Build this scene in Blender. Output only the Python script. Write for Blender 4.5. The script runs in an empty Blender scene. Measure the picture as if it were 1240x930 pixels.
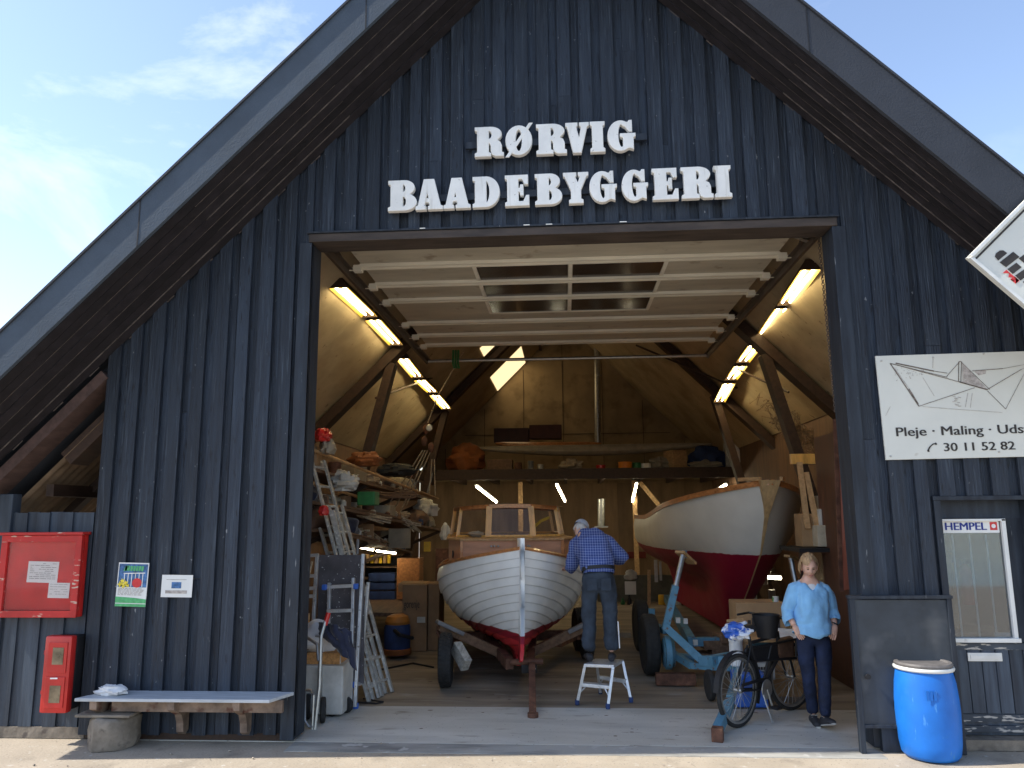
import bpy, bmesh, math, random
import numpy as np
from mathutils import Vector, Matrix, noise
R_ = math.radians
random.seed(7)
S = bpy.context.scene
COL = S.collection

# ------------------------------------------------------------------ camera
CAM_LOC = Vector((0, -7.2455, 2.0))
_p, _y, _r = R_(9.68), R_(3.8), R_(-.44)
_f = Vector((-math.sin(_y)*math.cos(_p), math.cos(_y)*math.cos(_p), math.sin(_p)))
_rt = Vector((math.cos(_y), math.sin(_y), 0))
_up = _rt.cross(_f)
_R2 = _rt*math.cos(_r) + _up*math.sin(_r)
_U2 = -_rt*math.sin(_r) + _up*math.cos(_r)
cd = bpy.data.cameras.new('camera'); cam = bpy.data.objects.new('camera', cd); COL.objects.link(cam)
cd.sensor_width = 36; cd.lens = 36*930/1240; cd.clip_start = .05; cd.clip_end = 3000
m = Matrix((_R2, _U2, -_f)).transposed().to_4x4(); m.translation = CAM_LOC
cam.matrix_world = m
S.camera = cam

def at(px, py, y):
    """point of the depth plane y seen in direction (px,py) of the survey photo"""
    d = _f*930 + _R2*(px-620) - _U2*(py-465)
    return CAM_LOC + d*((y-CAM_LOC.y)/d.y)
def gz(px, py, z=0.):
    d = _f*930 + _R2*(px-620) - _U2*(py-465)
    return CAM_LOC + d*((z-CAM_LOC.z)/d.z)

# ------------------------------------------------------------------ light
SUN_EL, SUN_AZ = R_(48), R_(8.5)          # sun from the left, a little in front of the gable
sdir = Vector((-math.cos(SUN_AZ)*math.cos(SUN_EL), -math.sin(SUN_AZ)*math.cos(SUN_EL), math.sin(SUN_EL)))
w = bpy.data.worlds.new('World'); S.world = w; w.use_nodes = True
nt = w.node_tree; nt.nodes.clear()
N = nt.nodes.new; L = nt.links.new
out = N('ShaderNodeOutputWorld'); bg = N('ShaderNodeBackground'); bg.inputs['Strength'].default_value = .145
sky = N('ShaderNodeTexSky'); sky.sky_type = 'NISHITA'; sky.sun_disc = False
sky.sun_elevation = SUN_EL; sky.sun_rotation = math.atan2(sdir.x, sdir.y)
sky.air_density = 1.0; sky.dust_density = .4; sky.ozone_density = 3.2
tc = N('ShaderNodeTexCoord')
mp = N('ShaderNodeMapping'); mp.inputs['Scale'].default_value = (1.7, 1.7, 3.4); mp.inputs['Location'].default_value = (.35, .1, .3)
mp.inputs['Rotation'].default_value = (0, R_(20), 0)
n1 = N('ShaderNodeTexNoise'); n1.inputs['Scale'].default_value = 1.5; n1.inputs['Detail'].default_value = 9; n1.inputs['Roughness'].default_value = .62
n1.inputs['Distortion'].default_value = .5
cr = N('ShaderNodeValToRGB'); cr.color_ramp.elements[0].position = .52; cr.color_ramp.elements[1].position = .90
sep = N('ShaderNodeSeparateXYZ')
mr = N('ShaderNodeMapRange'); mr.inputs['From Min'].default_value = .55; mr.inputs['From Max'].default_value = -.35
mr.inputs['To Min'].default_value = .12; mr.inputs['To Max'].default_value = 1.0
mul = N('ShaderNodeMath'); mul.operation = 'MULTIPLY'
mix = N('ShaderNodeMix'); mix.data_type = 'RGBA'; mix.inputs['B'].default_value = (5.2, 5.3, 5.7, 1)
L(tc.outputs['Generated'], mp.inputs[0]); L(mp.outputs[0], n1.inputs['Vector']); L(n1.outputs['Fac'], cr.inputs[0])
L(tc.outputs['Generated'], sep.inputs[0]); L(sep.outputs['X'], mr.inputs[0])
L(cr.outputs[0], mul.inputs[0]); L(mr.outputs[0], mul.inputs[1]); L(mul.outputs[0], mix.inputs['Factor'])
tint = N('ShaderNodeMix'); tint.data_type = 'RGBA'; tint.blend_type = 'MULTIPLY'; tint.inputs['Factor'].default_value = 1; tint.inputs['B'].default_value = (1.14, .99, .90, 1)
L(sky.outputs[0], tint.inputs['A']); L(tint.outputs['Result'], mix.inputs['A']); L(mix.outputs['Result'], bg.inputs[0]); L(bg.outputs[0], out.inputs[0])
sl = bpy.data.lights.new('sun', 'SUN'); sl.energy = 2.9; sl.angle = R_(.5); sl.color = (1, .95, .86)
so = bpy.data.objects.new('sun', sl); COL.objects.link(so)
so.rotation_euler = (-sdir).to_track_quat('-Z', 'Y').to_euler()
so.location = (-8, -2, 12)
S.view_settings.view_transform = 'Standard'; S.view_settings.look = 'None'
S.view_settings.exposure = 1.22; S.view_settings.gamma = 1; S.view_settings.use_curve_mapping = False
S.render.engine = 'CYCLES'
S.cycles.max_bounces = 8; S.cycles.diffuse_bounces = 5; S.cycles.sample_clamp_indirect = 6

# ------------------------------------------------------------------ materials
def mat(name, col, rough=.65, metal=0., var=.18, scale=6., stretch=(1, 1, 1), bump=.0, bscale=None, isl=0.,
        speck=None, col2=None, spec=.4, emit=None, estr=0., coat=0., thr=(.35, .65), detail=6, sheen=0.):
    m = bpy.data.materials.new(name); m.use_nodes = True
    t = m.node_tree; n = t.nodes; l = t.links
    b = n['Principled BSDF']
    b.inputs['Roughness'].default_value = rough; b.inputs['Metallic'].default_value = metal
    b.inputs['Specular IOR Level'].default_value = spec; b.inputs['Coat Weight'].default_value = coat
    if sheen: b.inputs['Sheen Weight'].default_value = sheen
    tc = n.new('ShaderNodeTexCoord'); mp = n.new('ShaderNodeMapping'); mp.inputs['Scale'].default_value = stretch
    l.new(tc.outputs['Object'], mp.inputs[0])
    nz = n.new('ShaderNodeTexNoise'); nz.inputs['Scale'].default_value = scale; nz.inputs['Detail'].default_value = detail
    nz.inputs['Roughness'].default_value = .6
    l.new(mp.outputs[0], nz.inputs['Vector'])
    vec = mp.outputs[0]
    if isl:
        ge = n.new('ShaderNodeNewGeometry'); ad = n.new('ShaderNodeVectorMath'); ad.operation = 'MULTIPLY_ADD'
        ad.inputs[1].default_value = (37, 53, 71); l.new(ge.outputs['Random Per Island'], ad.inputs[0]); l.new(mp.outputs[0], ad.inputs[2])
        l.new(ad.outputs[0], nz.inputs['Vector']); vec = ad.outputs[0]
    c2 = col2 if col2 else tuple(c*(1-var) for c in col); c1 = col if col2 else tuple(min(1, c*(1+var)) for c in col)
    rp = n.new('ShaderNodeValToRGB'); e = rp.color_ramp.elements
    e[0].position, e[1].position = thr; e[0].color = (*c2, 1); e[1].color = (*c1, 1)
    l.new(nz.outputs['Fac'], rp.inputs[0]); cur = rp.outputs[0]
    if isl:
        ml = n.new('ShaderNodeMapRange'); ml.inputs['To Min'].default_value = 1-isl; ml.inputs['To Max'].default_value = 1+isl
        l.new(ge.outputs['Random Per Island'], ml.inputs[0])
        hs = n.new('ShaderNodeVectorMath'); hs.operation = 'SCALE'; l.new(cur, hs.inputs[0]); l.new(ml.outputs[0], hs.inputs['Scale']); cur = hs.outputs[0]
    for speck in ([] if not speck else [speck] if not isinstance(speck[0], tuple) else speck):
        sc, lo, hi, scol = speck[:4]
        ns = n.new('ShaderNodeTexNoise'); ns.inputs['Scale'].default_value = sc; ns.inputs['Detail'].default_value = 3
        if len(speck) > 4:
            mp2 = n.new('ShaderNodeMapping'); mp2.inputs['Scale'].default_value = speck[4]; l.new(tc.outputs['Object'], mp2.inputs[0]); l.new(mp2.outputs[0], ns.inputs['Vector'])
        else: l.new(tc.outputs['Object'], ns.inputs['Vector'])
        r2 = n.new('ShaderNodeMapRange'); r2.inputs['From Min'].default_value = lo; r2.inputs['From Max'].default_value = hi
        l.new(ns.outputs['Fac'], r2.inputs[0])
        mx = n.new('ShaderNodeMix'); mx.data_type = 'RGBA'; l.new(r2.outputs[0], mx.inputs['Factor']); l.new(cur, mx.inputs['A'])
        mx.inputs['B'].default_value = (*scol, 1); cur = mx.outputs['Result']
    l.new(cur, b.inputs['Base Color'])
    if bump:
        nb = nz
        if bscale:
            nb = n.new('ShaderNodeTexNoise'); nb.inputs['Scale'].default_value = bscale; nb.inputs['Detail'].default_value = 5; l.new(vec, nb.inputs['Vector'])
        bp = n.new('ShaderNodeBump'); bp.inputs['Strength'].default_value = bump; bp.inputs['Distance'].default_value = .02
        l.new(nb.outputs['Fac'], bp.inputs['Height']); l.new(bp.outputs[0], b.inputs['Normal'])
    rr = n.new('ShaderNodeMapRange'); rr.inputs['To Min'].default_value = max(.05, rough-.1); rr.inputs['To Max'].default_value = min(1, rough+.12)
    l.new(nz.outputs['Fac'], rr.inputs[0]); l.new(rr.outputs[0], b.inputs['Roughness'])
    if emit:
        b.inputs['Emission Color'].default_value = (*emit, 1); b.inputs['Emission Strength'].default_value = estr
    return m

def glass(name, tint=(.9, .93, .92), refl=.5, dirt=.12):
    m = bpy.data.materials.new(name); m.use_nodes = True
    t = m.node_tree; n = t.nodes; l = t.links; n.clear()
    o = n.new('ShaderNodeOutputMaterial'); tr = n.new('ShaderNodeBsdfTransparent'); tr.inputs[0].default_value = (*tint, 1)
    gl = n.new('ShaderNodeBsdfGlossy'); gl.inputs['Roughness'].default_value = .04
    df = n.new('ShaderNodeBsdfDiffuse'); df.inputs[0].default_value = (.5, .5, .48, 1)
    fr = n.new('ShaderNodeFresnel'); fr.inputs[0].default_value = 1.5
    ml = n.new('ShaderNodeMath'); ml.operation = 'MULTIPLY_ADD'; ml.inputs[1].default_value = 1. if refl > .6 else .3; ml.inputs[2].default_value = refl*.15
    l.new(fr.outputs[0], ml.inputs[0])
    m1 = n.new('ShaderNodeMixShader'); m2 = n.new('ShaderNodeMixShader'); m2.inputs[0].default_value = dirt
    nz = n.new('ShaderNodeTexNoise'); nz.inputs['Scale'].default_value = 5
    tcd = n.new('ShaderNodeTexCoord'); l.new(tcd.outputs['Object'], nz.inputs['Vector'])
    md = n.new('ShaderNodeMath'); md.operation = 'MULTIPLY'; md.inputs[1].default_value = dirt*2; l.new(nz.outputs['Fac'], md.inputs[0]); l.new(md.outputs[0], m2.inputs[0])
    l.new(ml.outputs[0], m1.inputs[0]); l.new(tr.outputs[0], m1.inputs[1]); l.new(gl.outputs[0], m1.inputs[2])
    l.new(m1.outputs[0], m2.inputs[1]); l.new(df.outputs[0], m2.inputs[2]); l.new(m2.outputs[0], o.inputs[0])
    return m

M = {}
M['navy'] = mat('navy_boards', (.032, .045, .066), .62, 0, scale=2.6, stretch=(9, 9, .55), col2=(.013, .0175, .028), bump=.6, bscale=9, isl=.30,
                speck=((24, .715, .78, (.24, .25, .26), (1, 1, .6)), (2.2, .58, .80, (.064, .082, .108), (26, 26, .9)), (5, .60, .72, (.012, .014, .02), (7, 7, 1.2))), thr=(.30, .76), detail=12)
M['navy2'] = mat('navy_trim', (.030, .040, .056), .6, 0, scale=3, stretch=(5, 5, .6), col2=(.012, .016, .025), bump=.3, isl=.2,
                 speck=(14, .70, .76, (.17, .18, .19), (2.5, 2.5, .4)))
M['navyfence'] = mat('navy_fence', (.062, .082, .11), .6, 0, scale=2.5, stretch=(6, 6, .5), col2=(.026, .034, .05), bump=.3, isl=.35)
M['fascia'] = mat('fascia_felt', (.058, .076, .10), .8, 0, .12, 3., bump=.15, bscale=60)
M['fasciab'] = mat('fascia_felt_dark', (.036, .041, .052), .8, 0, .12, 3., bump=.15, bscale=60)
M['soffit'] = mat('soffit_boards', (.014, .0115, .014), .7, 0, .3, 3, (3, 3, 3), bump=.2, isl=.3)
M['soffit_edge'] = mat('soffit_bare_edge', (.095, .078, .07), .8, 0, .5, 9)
M['darkbrown'] = mat('dark_brown_wood', (.045, .024, .015), .6, 0, .3, 4, (4, 1, 4), bump=.2)
M['frame'] = mat('header_wood', (.055, .042, .035), .7, 0, .35, 4, (.6, 4, 4), bump=.2)
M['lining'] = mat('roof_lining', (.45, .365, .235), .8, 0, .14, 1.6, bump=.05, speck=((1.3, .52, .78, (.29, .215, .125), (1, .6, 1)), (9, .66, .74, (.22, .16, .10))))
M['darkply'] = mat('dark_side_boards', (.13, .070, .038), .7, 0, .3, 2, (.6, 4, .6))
M['gable'] = mat('rear_gable_boards', (.36, .27, .155), .8, 0, .16, 1.2, speck=(2.2, .52, .75, (.20, .145, .08)))
M['ply'] = mat('back_wall_ply', (.24, .155, .085), .75, 0, .2, 1.5, (3, 1, .6), isl=.12)
M['corr'] = mat('corrugated', (.20, .14, .09), .8, 0, .25, 5)
M['steelpaint'] = mat('door_panel', (.46, .42, .335), .5, 0, .14, 2.2, (.5, 2, 2), bump=.05, speck=(5, .62, .75, (.28, .23, .17)))
M['ribpaint'] = mat('door_rib', (.80, .76, .64), .5, 0, .1, 3, (.5, 2, 2))
M['track'] = mat('track_steel', (.16, .13, .11), .45, .8, .2, 8)
M['galv'] = mat('galvanised', (.45, .45, .43), .4, .85, .15, 12)
M['alu'] = mat('aluminium', (.62, .63, .64), .42, .7, .12, 14, speck=(30, .64, .72, (.25, .25, .25)))
M['aluold'] = mat('worn_aluminium', (.42, .41, .38), .55, .4, .25, 12, speck=(24, .58, .68, (.66, .65, .6)))
M['white'] = mat('white_paint', (.74, .74, .71), .45, 0, .05, 3, speck=(7, .66, .76, (.5, .48, .44)))
M['letter'] = mat('letter_white', (.84, .83, .79), .55, 0, .06, 5, speck=((3, .60, .80, (.62, .60, .54), (6, 6, .6)), (30, .70, .76, (.4, .38, .34))))
M['red'] = mat('red_paint', (.50, .022, .018), .38, 0, .16, 3, coat=.2)
M['redwood'] = mat('red_worn_paint', (.45, .020, .018), .45, 0, .15, 5, speck=(16, .64, .70, (.55, .42, .33), (.5, 2, 2)))
M['redback'] = mat('red_felt', (.56, .022, .020), .8, 0, .22, 3)
M['black'] = mat('black', (.012, .012, .014), .55, 0, .2, 6)
M['rubber'] = mat('rubber', (.022, .022, .022), .8, 0, .3, 18, bump=.3)
M['barrel'] = mat('blue_plastic', (.010, .15, .56), .45, 0, .14, 2.2, bump=.08, bscale=2.5, speck=((26, .66, .72, (.05, .22, .58), (1, 1, .3)), (7, .66, .85, (.03, .18, .50))))
M['lid'] = mat('barrel_lid', (.13, .12, .115), .55, 0, .3, 7)
M['ring'] = mat('barrel_ring', (.70, .70, .67), .45, .1, .1, 5)
M['paper'] = mat('paper', (.74, .74, .72), .85, 0, .04, 3)
M['ink'] = mat('ink', (.045, .04, .038), .8, 0, .1, 6)
M['pencil'] = mat('pencil', (.17, .14, .12), .85, 0, .5, 30)
M['pencil2'] = mat('pencil_light', (.42, .38, .35), .85, 0, .3, 30)
M['signw'] = mat('sign_plate', (.66, .66, .60), .5, 0, .05, 1.5, speck=(6, .70, .82, (.48, .44, .36)))
M['hblue'] = mat('print_blue', (.02, .035, .22), .7, 0, .05, 4)
M['hgreen'] = mat('print_green', (.10, .40, .16), .7, 0, .2, 30)
M['hred'] = mat('print_red', (.6, .05, .05), .7, 0, .1, 10)
M['hyel'] = mat('print_yellow', (.75, .6, .06), .7, 0, .3, 60)
M['hsky'] = mat('print_sky', (.06, .14, .30), .7, 0, .5, 20)
M['hulla'] = None
M['mahog'] = mat('varnished_wood', (.44, .18, .062), .3, 0, .25, 3, (8, 1.2, 8), coat=.4)
M['oak'] = mat('light_varnish', (.66, .36, .095), .3, 0, .2, 3, (6, 6, 1), coat=.4)
M['cedar'] = mat('cedar_plywood', (.50, .26, .15), .5, 0, .15, 2, (1.5, 1.5, 8))
M['stemwood'] = mat('stem_wood', (.50, .34, .17), .55, 0, .18, 2.5, (7, 7, .6))
M['pine'] = mat('pine', (.44, .27, .13), .7, 0, .22, 4, (5, .8, 5))
M['plank'] = mat('old_plank', (.17, .10, .06), .75, 0, .35, 4, (5, .6, 5), isl=.2)
M['rust'] = mat('rusty_steel', (.13, .060, .038), .75, .2, .4, 9, bump=.2, speck=(10, .6, .72, (.25, .12, .07)))
M['bluepaint'] = mat('trailer_blue', (.095, .235, .335), .5, 0, .2, 5, speck=(12, .62, .68, (.14, .09, .07)))
M['card'] = mat('cardboard', (.36, .22, .11), .85, 0, .12, 4)
M['card2'] = mat('cardboard_dark', (.24, .15, .085), .85, 0, .14, 4)
M['osb'] = mat('chipboard', (.46, .24, .09), .8, 0, .3, 34)
M['greyply'] = mat('grey_plank', (.33, .32, .29), .8, 0, .3, 6, (5, .6, 5), bump=.2)
M['bench'] = mat('bench_top', (.44, .47, .50), .6, 0, .15, 4, (1, 8, 8))
M['benchwood'] = mat('bench_wood', (.20, .145, .11), .8, 0, .4, 6, bump=.3, speck=(7, .55, .65, (.09, .03, .02)))
M['concrete'] = mat('concrete_lump', (.20, .17, .135), .9, 0, .3, 7, bump=.7, speck=(9, .6, .7, (.12, .1, .085)))
M['slate'] = mat('dark_board', (.036, .044, .055), .5, 0, .22, 3.5, speck=(2.4, .56, .8, (.12, .125, .13)))
M['paintboard'] = mat('paint_spotted_board', (.085, .078, .085), .7, 0, .25, 6, speck=(34, .67, .71, (.62, .62, .6)))
M['cloth'] = mat('white_cloth', (.68, .68, .68), .9, 0, .08, 6, bump=.3)
M['navycloth'] = mat('navy_cloth', (.016, .020, .045), .9, 0, .3, 6, bump=.4, sheen=.3)
M['orange'] = mat('orange_tarp', (.22, .070, .018), .7, 0, .25, 4, bump=.4)
M['canvas'] = mat('canvas', (.30, .26, .20), .9, 0, .15, 5)
M['bluedark'] = mat('dark_blue', (.02, .04, .12), .7, 0, .3, 6)
M['blue'] = mat('mid_blue', (.03, .12, .5), .5, 0, .15, 6)
M['green'] = mat('green_plastic', (.025, .15, .045), .5, 0, .2, 6)
M['orangeplastic'] = mat('orange_plastic', (.62, .20, .02), .5, 0, .15, 6)
M['yellow'] = mat('yellow', (.72, .45, .03), .5, 0, .15, 6)
M['grey'] = mat('grey_plastic', (.15, .15, .155), .6, 0, .2, 6)
M['lgrey'] = mat('light_grey', (.45, .44, .41), .6, 0, .15, 6)
M['brown'] = mat('brown_leather', (.11, .062, .042), .6, 0, .25, 9, bump=.3)
M['rope'] = mat('rope', (.34, .27, .19), .9, 0, .3, 40)
M['skin'] = mat('skin', (.60, .36, .265), .5, 0, .08, 12)
M['hair'] = mat('blonde_hair', (.36, .23, .12), .6, 0, .35, 14, (6, 6, 1), bump=.5)
M['hairg'] = mat('grey_hair', (.45, .42, .39), .7, 0, .2, 20)
M['blouse'] = mat('light_blue_cotton', (.22, .47, .74), .85, 0, .10, 5, bump=.9, bscale=9, sheen=.2)
M['jeans'] = mat('dark_denim', (.009, .017, .048), .8, 0, .35, 5, bump=.8, bscale=11)
M['work'] = mat('work_trousers', (.028, .038, .054), .85, 0, .45, 5, bump=.8, bscale=7)
M['shoe'] = mat('shoe', (.03, .03, .034), .7, 0, .3, 9)
M['lip'] = mat('lip', (.44, .19, .15), .5, 0, .1, 9)
M['eye'] = mat('eye_dark', (.13, .09, .07), .4, 0, .1, 9)
M['tube'] = mat('lamp_tube', (.9, .85, .6), .5, 0, .0, 4, emit=(1, .82, .46), estr=12)
M['tubew'] = mat('lamp_tube_white', (.9, .9, .8), .5, 0, .0, 4, emit=(1, .90, .62), estr=15)
M['reflector'] = mat('lamp_reflector', (.20, .11, .012), .35, 0, .06, 4, emit=(1, .58, .06), estr=.42)
M['skylight'] = mat('translucent_panel', (.6, .5, .3), .7, 0, .1, 3, emit=(1, .74, .40), estr=.62)
M['darkglass'] = mat('dark_pane', (.020, .012, .014), .12, 0, .2, 3)
M['glass'] = glass('window_glass', (.62, .70, .76), .75, .03)
M['clearg'] = glass('boat_glass', (.9, .87, .82), .1, .04)
M['caseg'] = glass('case_glass', (.97, .95, .95), .0, .015)
M['leaf'] = mat('leaf', (.10, .16, .025), .6, 0, .4, 3, isl=.4)
M['stone'] = mat('stone', (.36, .31, .25), .9, 0, .3, 20, bump=.3)

def shirt_mat():
    m = mat('blue_check_cotton', (.030, .058, .22), .85, 0, .12, 5, bump=.25, bscale=6)
    t = m.node_tree; n = t.nodes; l = t.links; b = n['Principled BSDF']
    tc = n.new('ShaderNodeTexCoord'); sp = n.new('ShaderNodeSeparateXYZ'); l.new(tc.outputs['Object'], sp.inputs[0])
    acc = None
    for ax, fr in (('X', 36.), ('Z', 36.)):
        a = n.new('ShaderNodeMath'); a.operation = 'MULTIPLY'; a.inputs[1].default_value = fr; l.new(sp.outputs[ax], a.inputs[0])
        f = n.new('ShaderNodeMath'); f.operation = 'FRACT'; l.new(a.outputs[0], f.inputs[0])
        c = n.new('ShaderNodeMath'); c.operation = 'LESS_THAN'; c.inputs[1].default_value = .17; l.new(f.outputs[0], c.inputs[0])
        if acc is None: acc = c
        else:
            s = n.new('ShaderNodeMath'); s.operation = 'ADD'; l.new(acc.outputs[0], s.inputs[0]); l.new(c.outputs[0], s.inputs[1])
            k = n.new('ShaderNodeMath'); k.operation = 'MULTIPLY'; k.inputs[1].default_value = .42; l.new(s.outputs[0], k.inputs[0]); acc = k
    mx = n.new('ShaderNodeMix'); mx.data_type = 'RGBA'; l.new(acc.outputs[0], mx.inputs['Factor'])
    src = b.inputs['Base Color'].links[0].from_socket; l.new(src, mx.inputs['A']); mx.inputs['B'].default_value = (.42, .49, .70, 1)
    l.new(mx.outputs['Result'], b.inputs['Base Color']); return m
M['check'] = shirt_mat()

def zband_mat(name, bands, rough=.45, wob=.012, wscale=4., dirt=.08):
    """paint scheme of a hull: horizontal paint lines at given heights"""
    m = mat(name, (.7, .7, .68), rough, 0, .06, 2.2, bump=.04, bscale=5, coat=.1)
    t = m.node_tree; n = t.nodes; l = t.links; b = n['Principled BSDF']
    tc = n.new('ShaderNodeTexCoord'); sp = n.new('ShaderNodeSeparateXYZ'); l.new(tc.outputs['Object'], sp.inputs[0])
    nz = n.new('ShaderNodeTexNoise'); nz.inputs['Scale'].default_value = wscale; l.new(tc.outputs['Object'], nz.inputs['Vector'])
    ma = n.new('ShaderNodeMath'); ma.operation = 'MULTIPLY_ADD'; ma.inputs[1].default_value = wob; l.new(nz.outputs['Fac'], ma.inputs[0]); l.new(sp.outputs['Z'], ma.inputs[2])
    dv = n.new('ShaderNodeMath'); dv.operation = 'MULTIPLY'; dv.inputs[1].default_value = .4; l.new(ma.outputs[0], dv.inputs[0])
    rp = n.new('ShaderNodeValToRGB'); rp.color_ramp.interpolation = 'CONSTANT'
    e = rp.color_ramp.elements; e[0].position = 0; e[0].color = (*bands[0][1], 1); e[1].position = bands[1][0]*.4; e[1].color = (*bands[1][1], 1)
    for z, c in bands[2:]:
        q = e.new(z*.4); q.color = (*c, 1)
    l.new(dv.outputs[0], rp.inputs[0])
    n2 = n.new('ShaderNodeTexNoise'); n2.inputs['Scale'].default_value = 3; n2.inputs['Detail'].default_value = 8; l.new(tc.outputs['Object'], n2.inputs['Vector'])
    r2 = n.new('ShaderNodeMapRange'); r2.inputs['From Min'].default_value = .3; r2.inputs['From Max'].default_value = .75; r2.inputs['To Min'].default_value = 1+dirt; r2.inputs['To Max'].default_value = 1-dirt*1.6
    l.new(n2.outputs['Fac'], r2.inputs[0])
    v = n.new('ShaderNodeVectorMath'); v.operation = 'SCALE'; l.new(rp.outputs[0], v.inputs[0]); l.new(r2.outputs[0], v.inputs['Scale'])
    l.new(v.outputs[0], b.inputs['Base Color']); return m
M['seam'] = mat('hull_seam', (.34, .34, .34), .7, 0, .2, 4)
M['hull1'] = zband_mat('clinker_hull_paint', [(0, (.56, .030, .036)), (.585, (.30, .012, .028)), (.665, (.82, .825, .80))])
M['seamh'] = zband_mat('clinker_seam_paint', [(0, (.33, .02, .026)), (.585, (.20, .010, .020)), (.665, (.62, .63, .62))])  # strip below each plank lap: lap shade and dirt put into darker colours
M['hull2'] = zband_mat('sailboat_hull_paint', [(0, (.28, .005, .032)), (1.425, (.68, .66, .61))], wob=.03, wscale=9, rough=.5, dirt=.05)

# ------------------------------------------------------------------ mesh helpers
class MB:
    def __init__(s): s.v = []; s.f = []; s.mi = []; s.cur = 0
    def add(s, vs, fs):
        o = len(s.v); s.v += [Vector(v) for v in vs]; s.f += [tuple(i+o for i in f) for f in fs]; s.mi += [s.cur]*len(fs); return s
    def box(s, lo, hi):
        x0, y0, z0 = lo; x1, y1, z1 = hi
        return s.add([(x0,y0,z0),(x1,y0,z0),(x1,y1,z0),(x0,y1,z0),(x0,y0,z1),(x1,y0,z1),(x1,y1,z1),(x0,y1,z1)],
                     [(3,2,1,0),(4,5,6,7),(0,1,5,4),(1,2,6,5),(2,3,7,6),(3,0,4,7)])
    def cbox(s, c, size, rz=0., rot=None):
        h = Vector(size)/2; m = rot if rot else Matrix.Rotation(rz, 3, 'Z'); c = Vector(c)
        vs = [c + m @ Vector((sx*h.x, sy*h.y, sz*h.z)) for sz in (-1,1) for sx, sy in ((-1,-1),(1,-1),(1,1),(-1,1))]
        return s.add(vs, [(3,2,1,0),(4,5,6,7),(0,1,5,4),(1,2,6,5),(2,3,7,6),(3,0,4,7)])
    def hexa(s, b, t):
        return s.add(list(b)+list(t), [(3,2,1,0),(4,5,6,7),(0,1,5,4),(1,2,6,5),(2,3,7,6),(3,0,4,7)])
    def bar(s, a, b, w, h, up=(0,0,1)):
        a = Vector(a); b = Vector(b); d = (b-a).normalized(); up = Vector(up)
        if abs(d.dot(up)) > .98: up = Vector((0,1,0))
        x = d.cross(up).normalized(); z = x.cross(d)
        q = [(-1,-1),(1,-1),(1,1),(-1,1)]
        return s.add([p + x*(w/2*i) + z*(h/2*j) for p in (a, b) for i, j in q], [(3,2,1,0),(4,5,6,7),(0,1,5,4),(1,2,6,5),(2,3,7,6),(3,0,4,7)])
    def tube(s, pts, r, n=8, caps=True, closed=False):
        pts = [Vector(p) for p in pts]; k = len(pts); rr = r if isinstance(r, (list, tuple)) else [r]*k
        o = len(s.v); ref = None
        for i, p in enumerate(pts):
            if closed: d = pts[(i+1)%k]-pts[i-1]
            else: d = pts[min(i+1, k-1)]-pts[max(i-1, 0)]
            d.normalize()
            if ref is None:
                ref = Vector((0,0,1)) if abs(d.z) < .9 else Vector((1,0,0))
            x = d.cross(ref).normalized(); ref = x.cross(d).normalized()
            s.v += [p + (x*math.cos(2*math.pi*j/n) + ref*math.sin(2*math.pi*j/n))*rr[i] for j in range(n)]
        for i in range(k if closed else k-1):
            a = o+i*n; b = o+((i+1)%k)*n
            for j in range(n): s.f.append((a+j, a+(j+1)%n, b+(j+1)%n, b+j)); s.mi.append(s.cur)
        if caps and not closed:
            s.f.append(tuple(o+j for j in range(n))[::-1]); s.f.append(tuple(o+(k-1)*n+j for j in range(n))); s.mi += [s.cur]*2
        return s
    def lathe(s, prof, c=(0,0,0), n=24, axis='Z'):
        o = len(s.v); c = Vector(c)
        for r, z in prof:
            for j in range(n):
                a = 2*math.pi*j/n; p = Vector((r*math.cos(a), r*math.sin(a), z))
                if axis == 'X': p = Vector((p.z, p.x, p.y))
                elif axis == 'Y': p = Vector((p.x, p.z, p.y))
                elif isinstance(axis, Matrix): p = axis @ p
                s.v.append(c+p)
        for i in range(len(prof)-1):
            a = o+i*n; b = a+n
            for j in range(n): s.f.append((a+j, a+(j+1)%n, b+(j+1)%n, b+j)); s.mi.append(s.cur)
        s.f.append(tuple(o+j for j in range(n))[::-1]); s.f.append(tuple(o+(len(prof)-1)*n+j for j in range(n))); s.mi += [s.cur]*2
        return s
    def prism(s, poly, d):
        n = len(poly); d = Vector(d); poly = [Vector(p) for p in poly]
        return s.add(poly+[p+d for p in poly], [tuple(range(n))[::-1], tuple(range(n, 2*n))]+[(i, (i+1)%n, n+(i+1)%n, n+i) for i in range(n)])
    def grid(s, fn, nu, nv):
        o = len(s.v)
        for i in range(nu+1):
            for j in range(nv+1): s.v.append(Vector(fn(i/nu, j/nv)))
        for i in range(nu):
            for j in range(nv):
                a = o+i*(nv+1)+j; s.f.append((a, a+1, a+nv+2, a+nv+1)); s.mi.append(s.cur)
        return s
    def blob(s, c, r, seed=0, amp=.25, fr=2., nu=14, nv=10, flat=-9., q=1.):
        """lumpy soft thing (bundle, bag, coil of cloth)"""
        c = Vector(c); r = Vector(r)
        def fn(u, v):
            a = u*2*math.pi; b = (v-.5)*math.pi
            d = Vector((math.cos(a)*math.cos(b), math.sin(a)*math.cos(b), math.sin(b)))
            d = Vector([math.copysign(abs(k)**q, k) for k in d])
            k = 1+amp*noise.noise(d*fr+Vector((seed*7.3, seed, -seed)))
            p = Vector((d.x*r.x*k, d.y*r.y*k, d.z*r.z*k))
            p.z = max(p.z, flat*r.z); return c+p
        return s.grid(fn, nu, nv)
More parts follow.
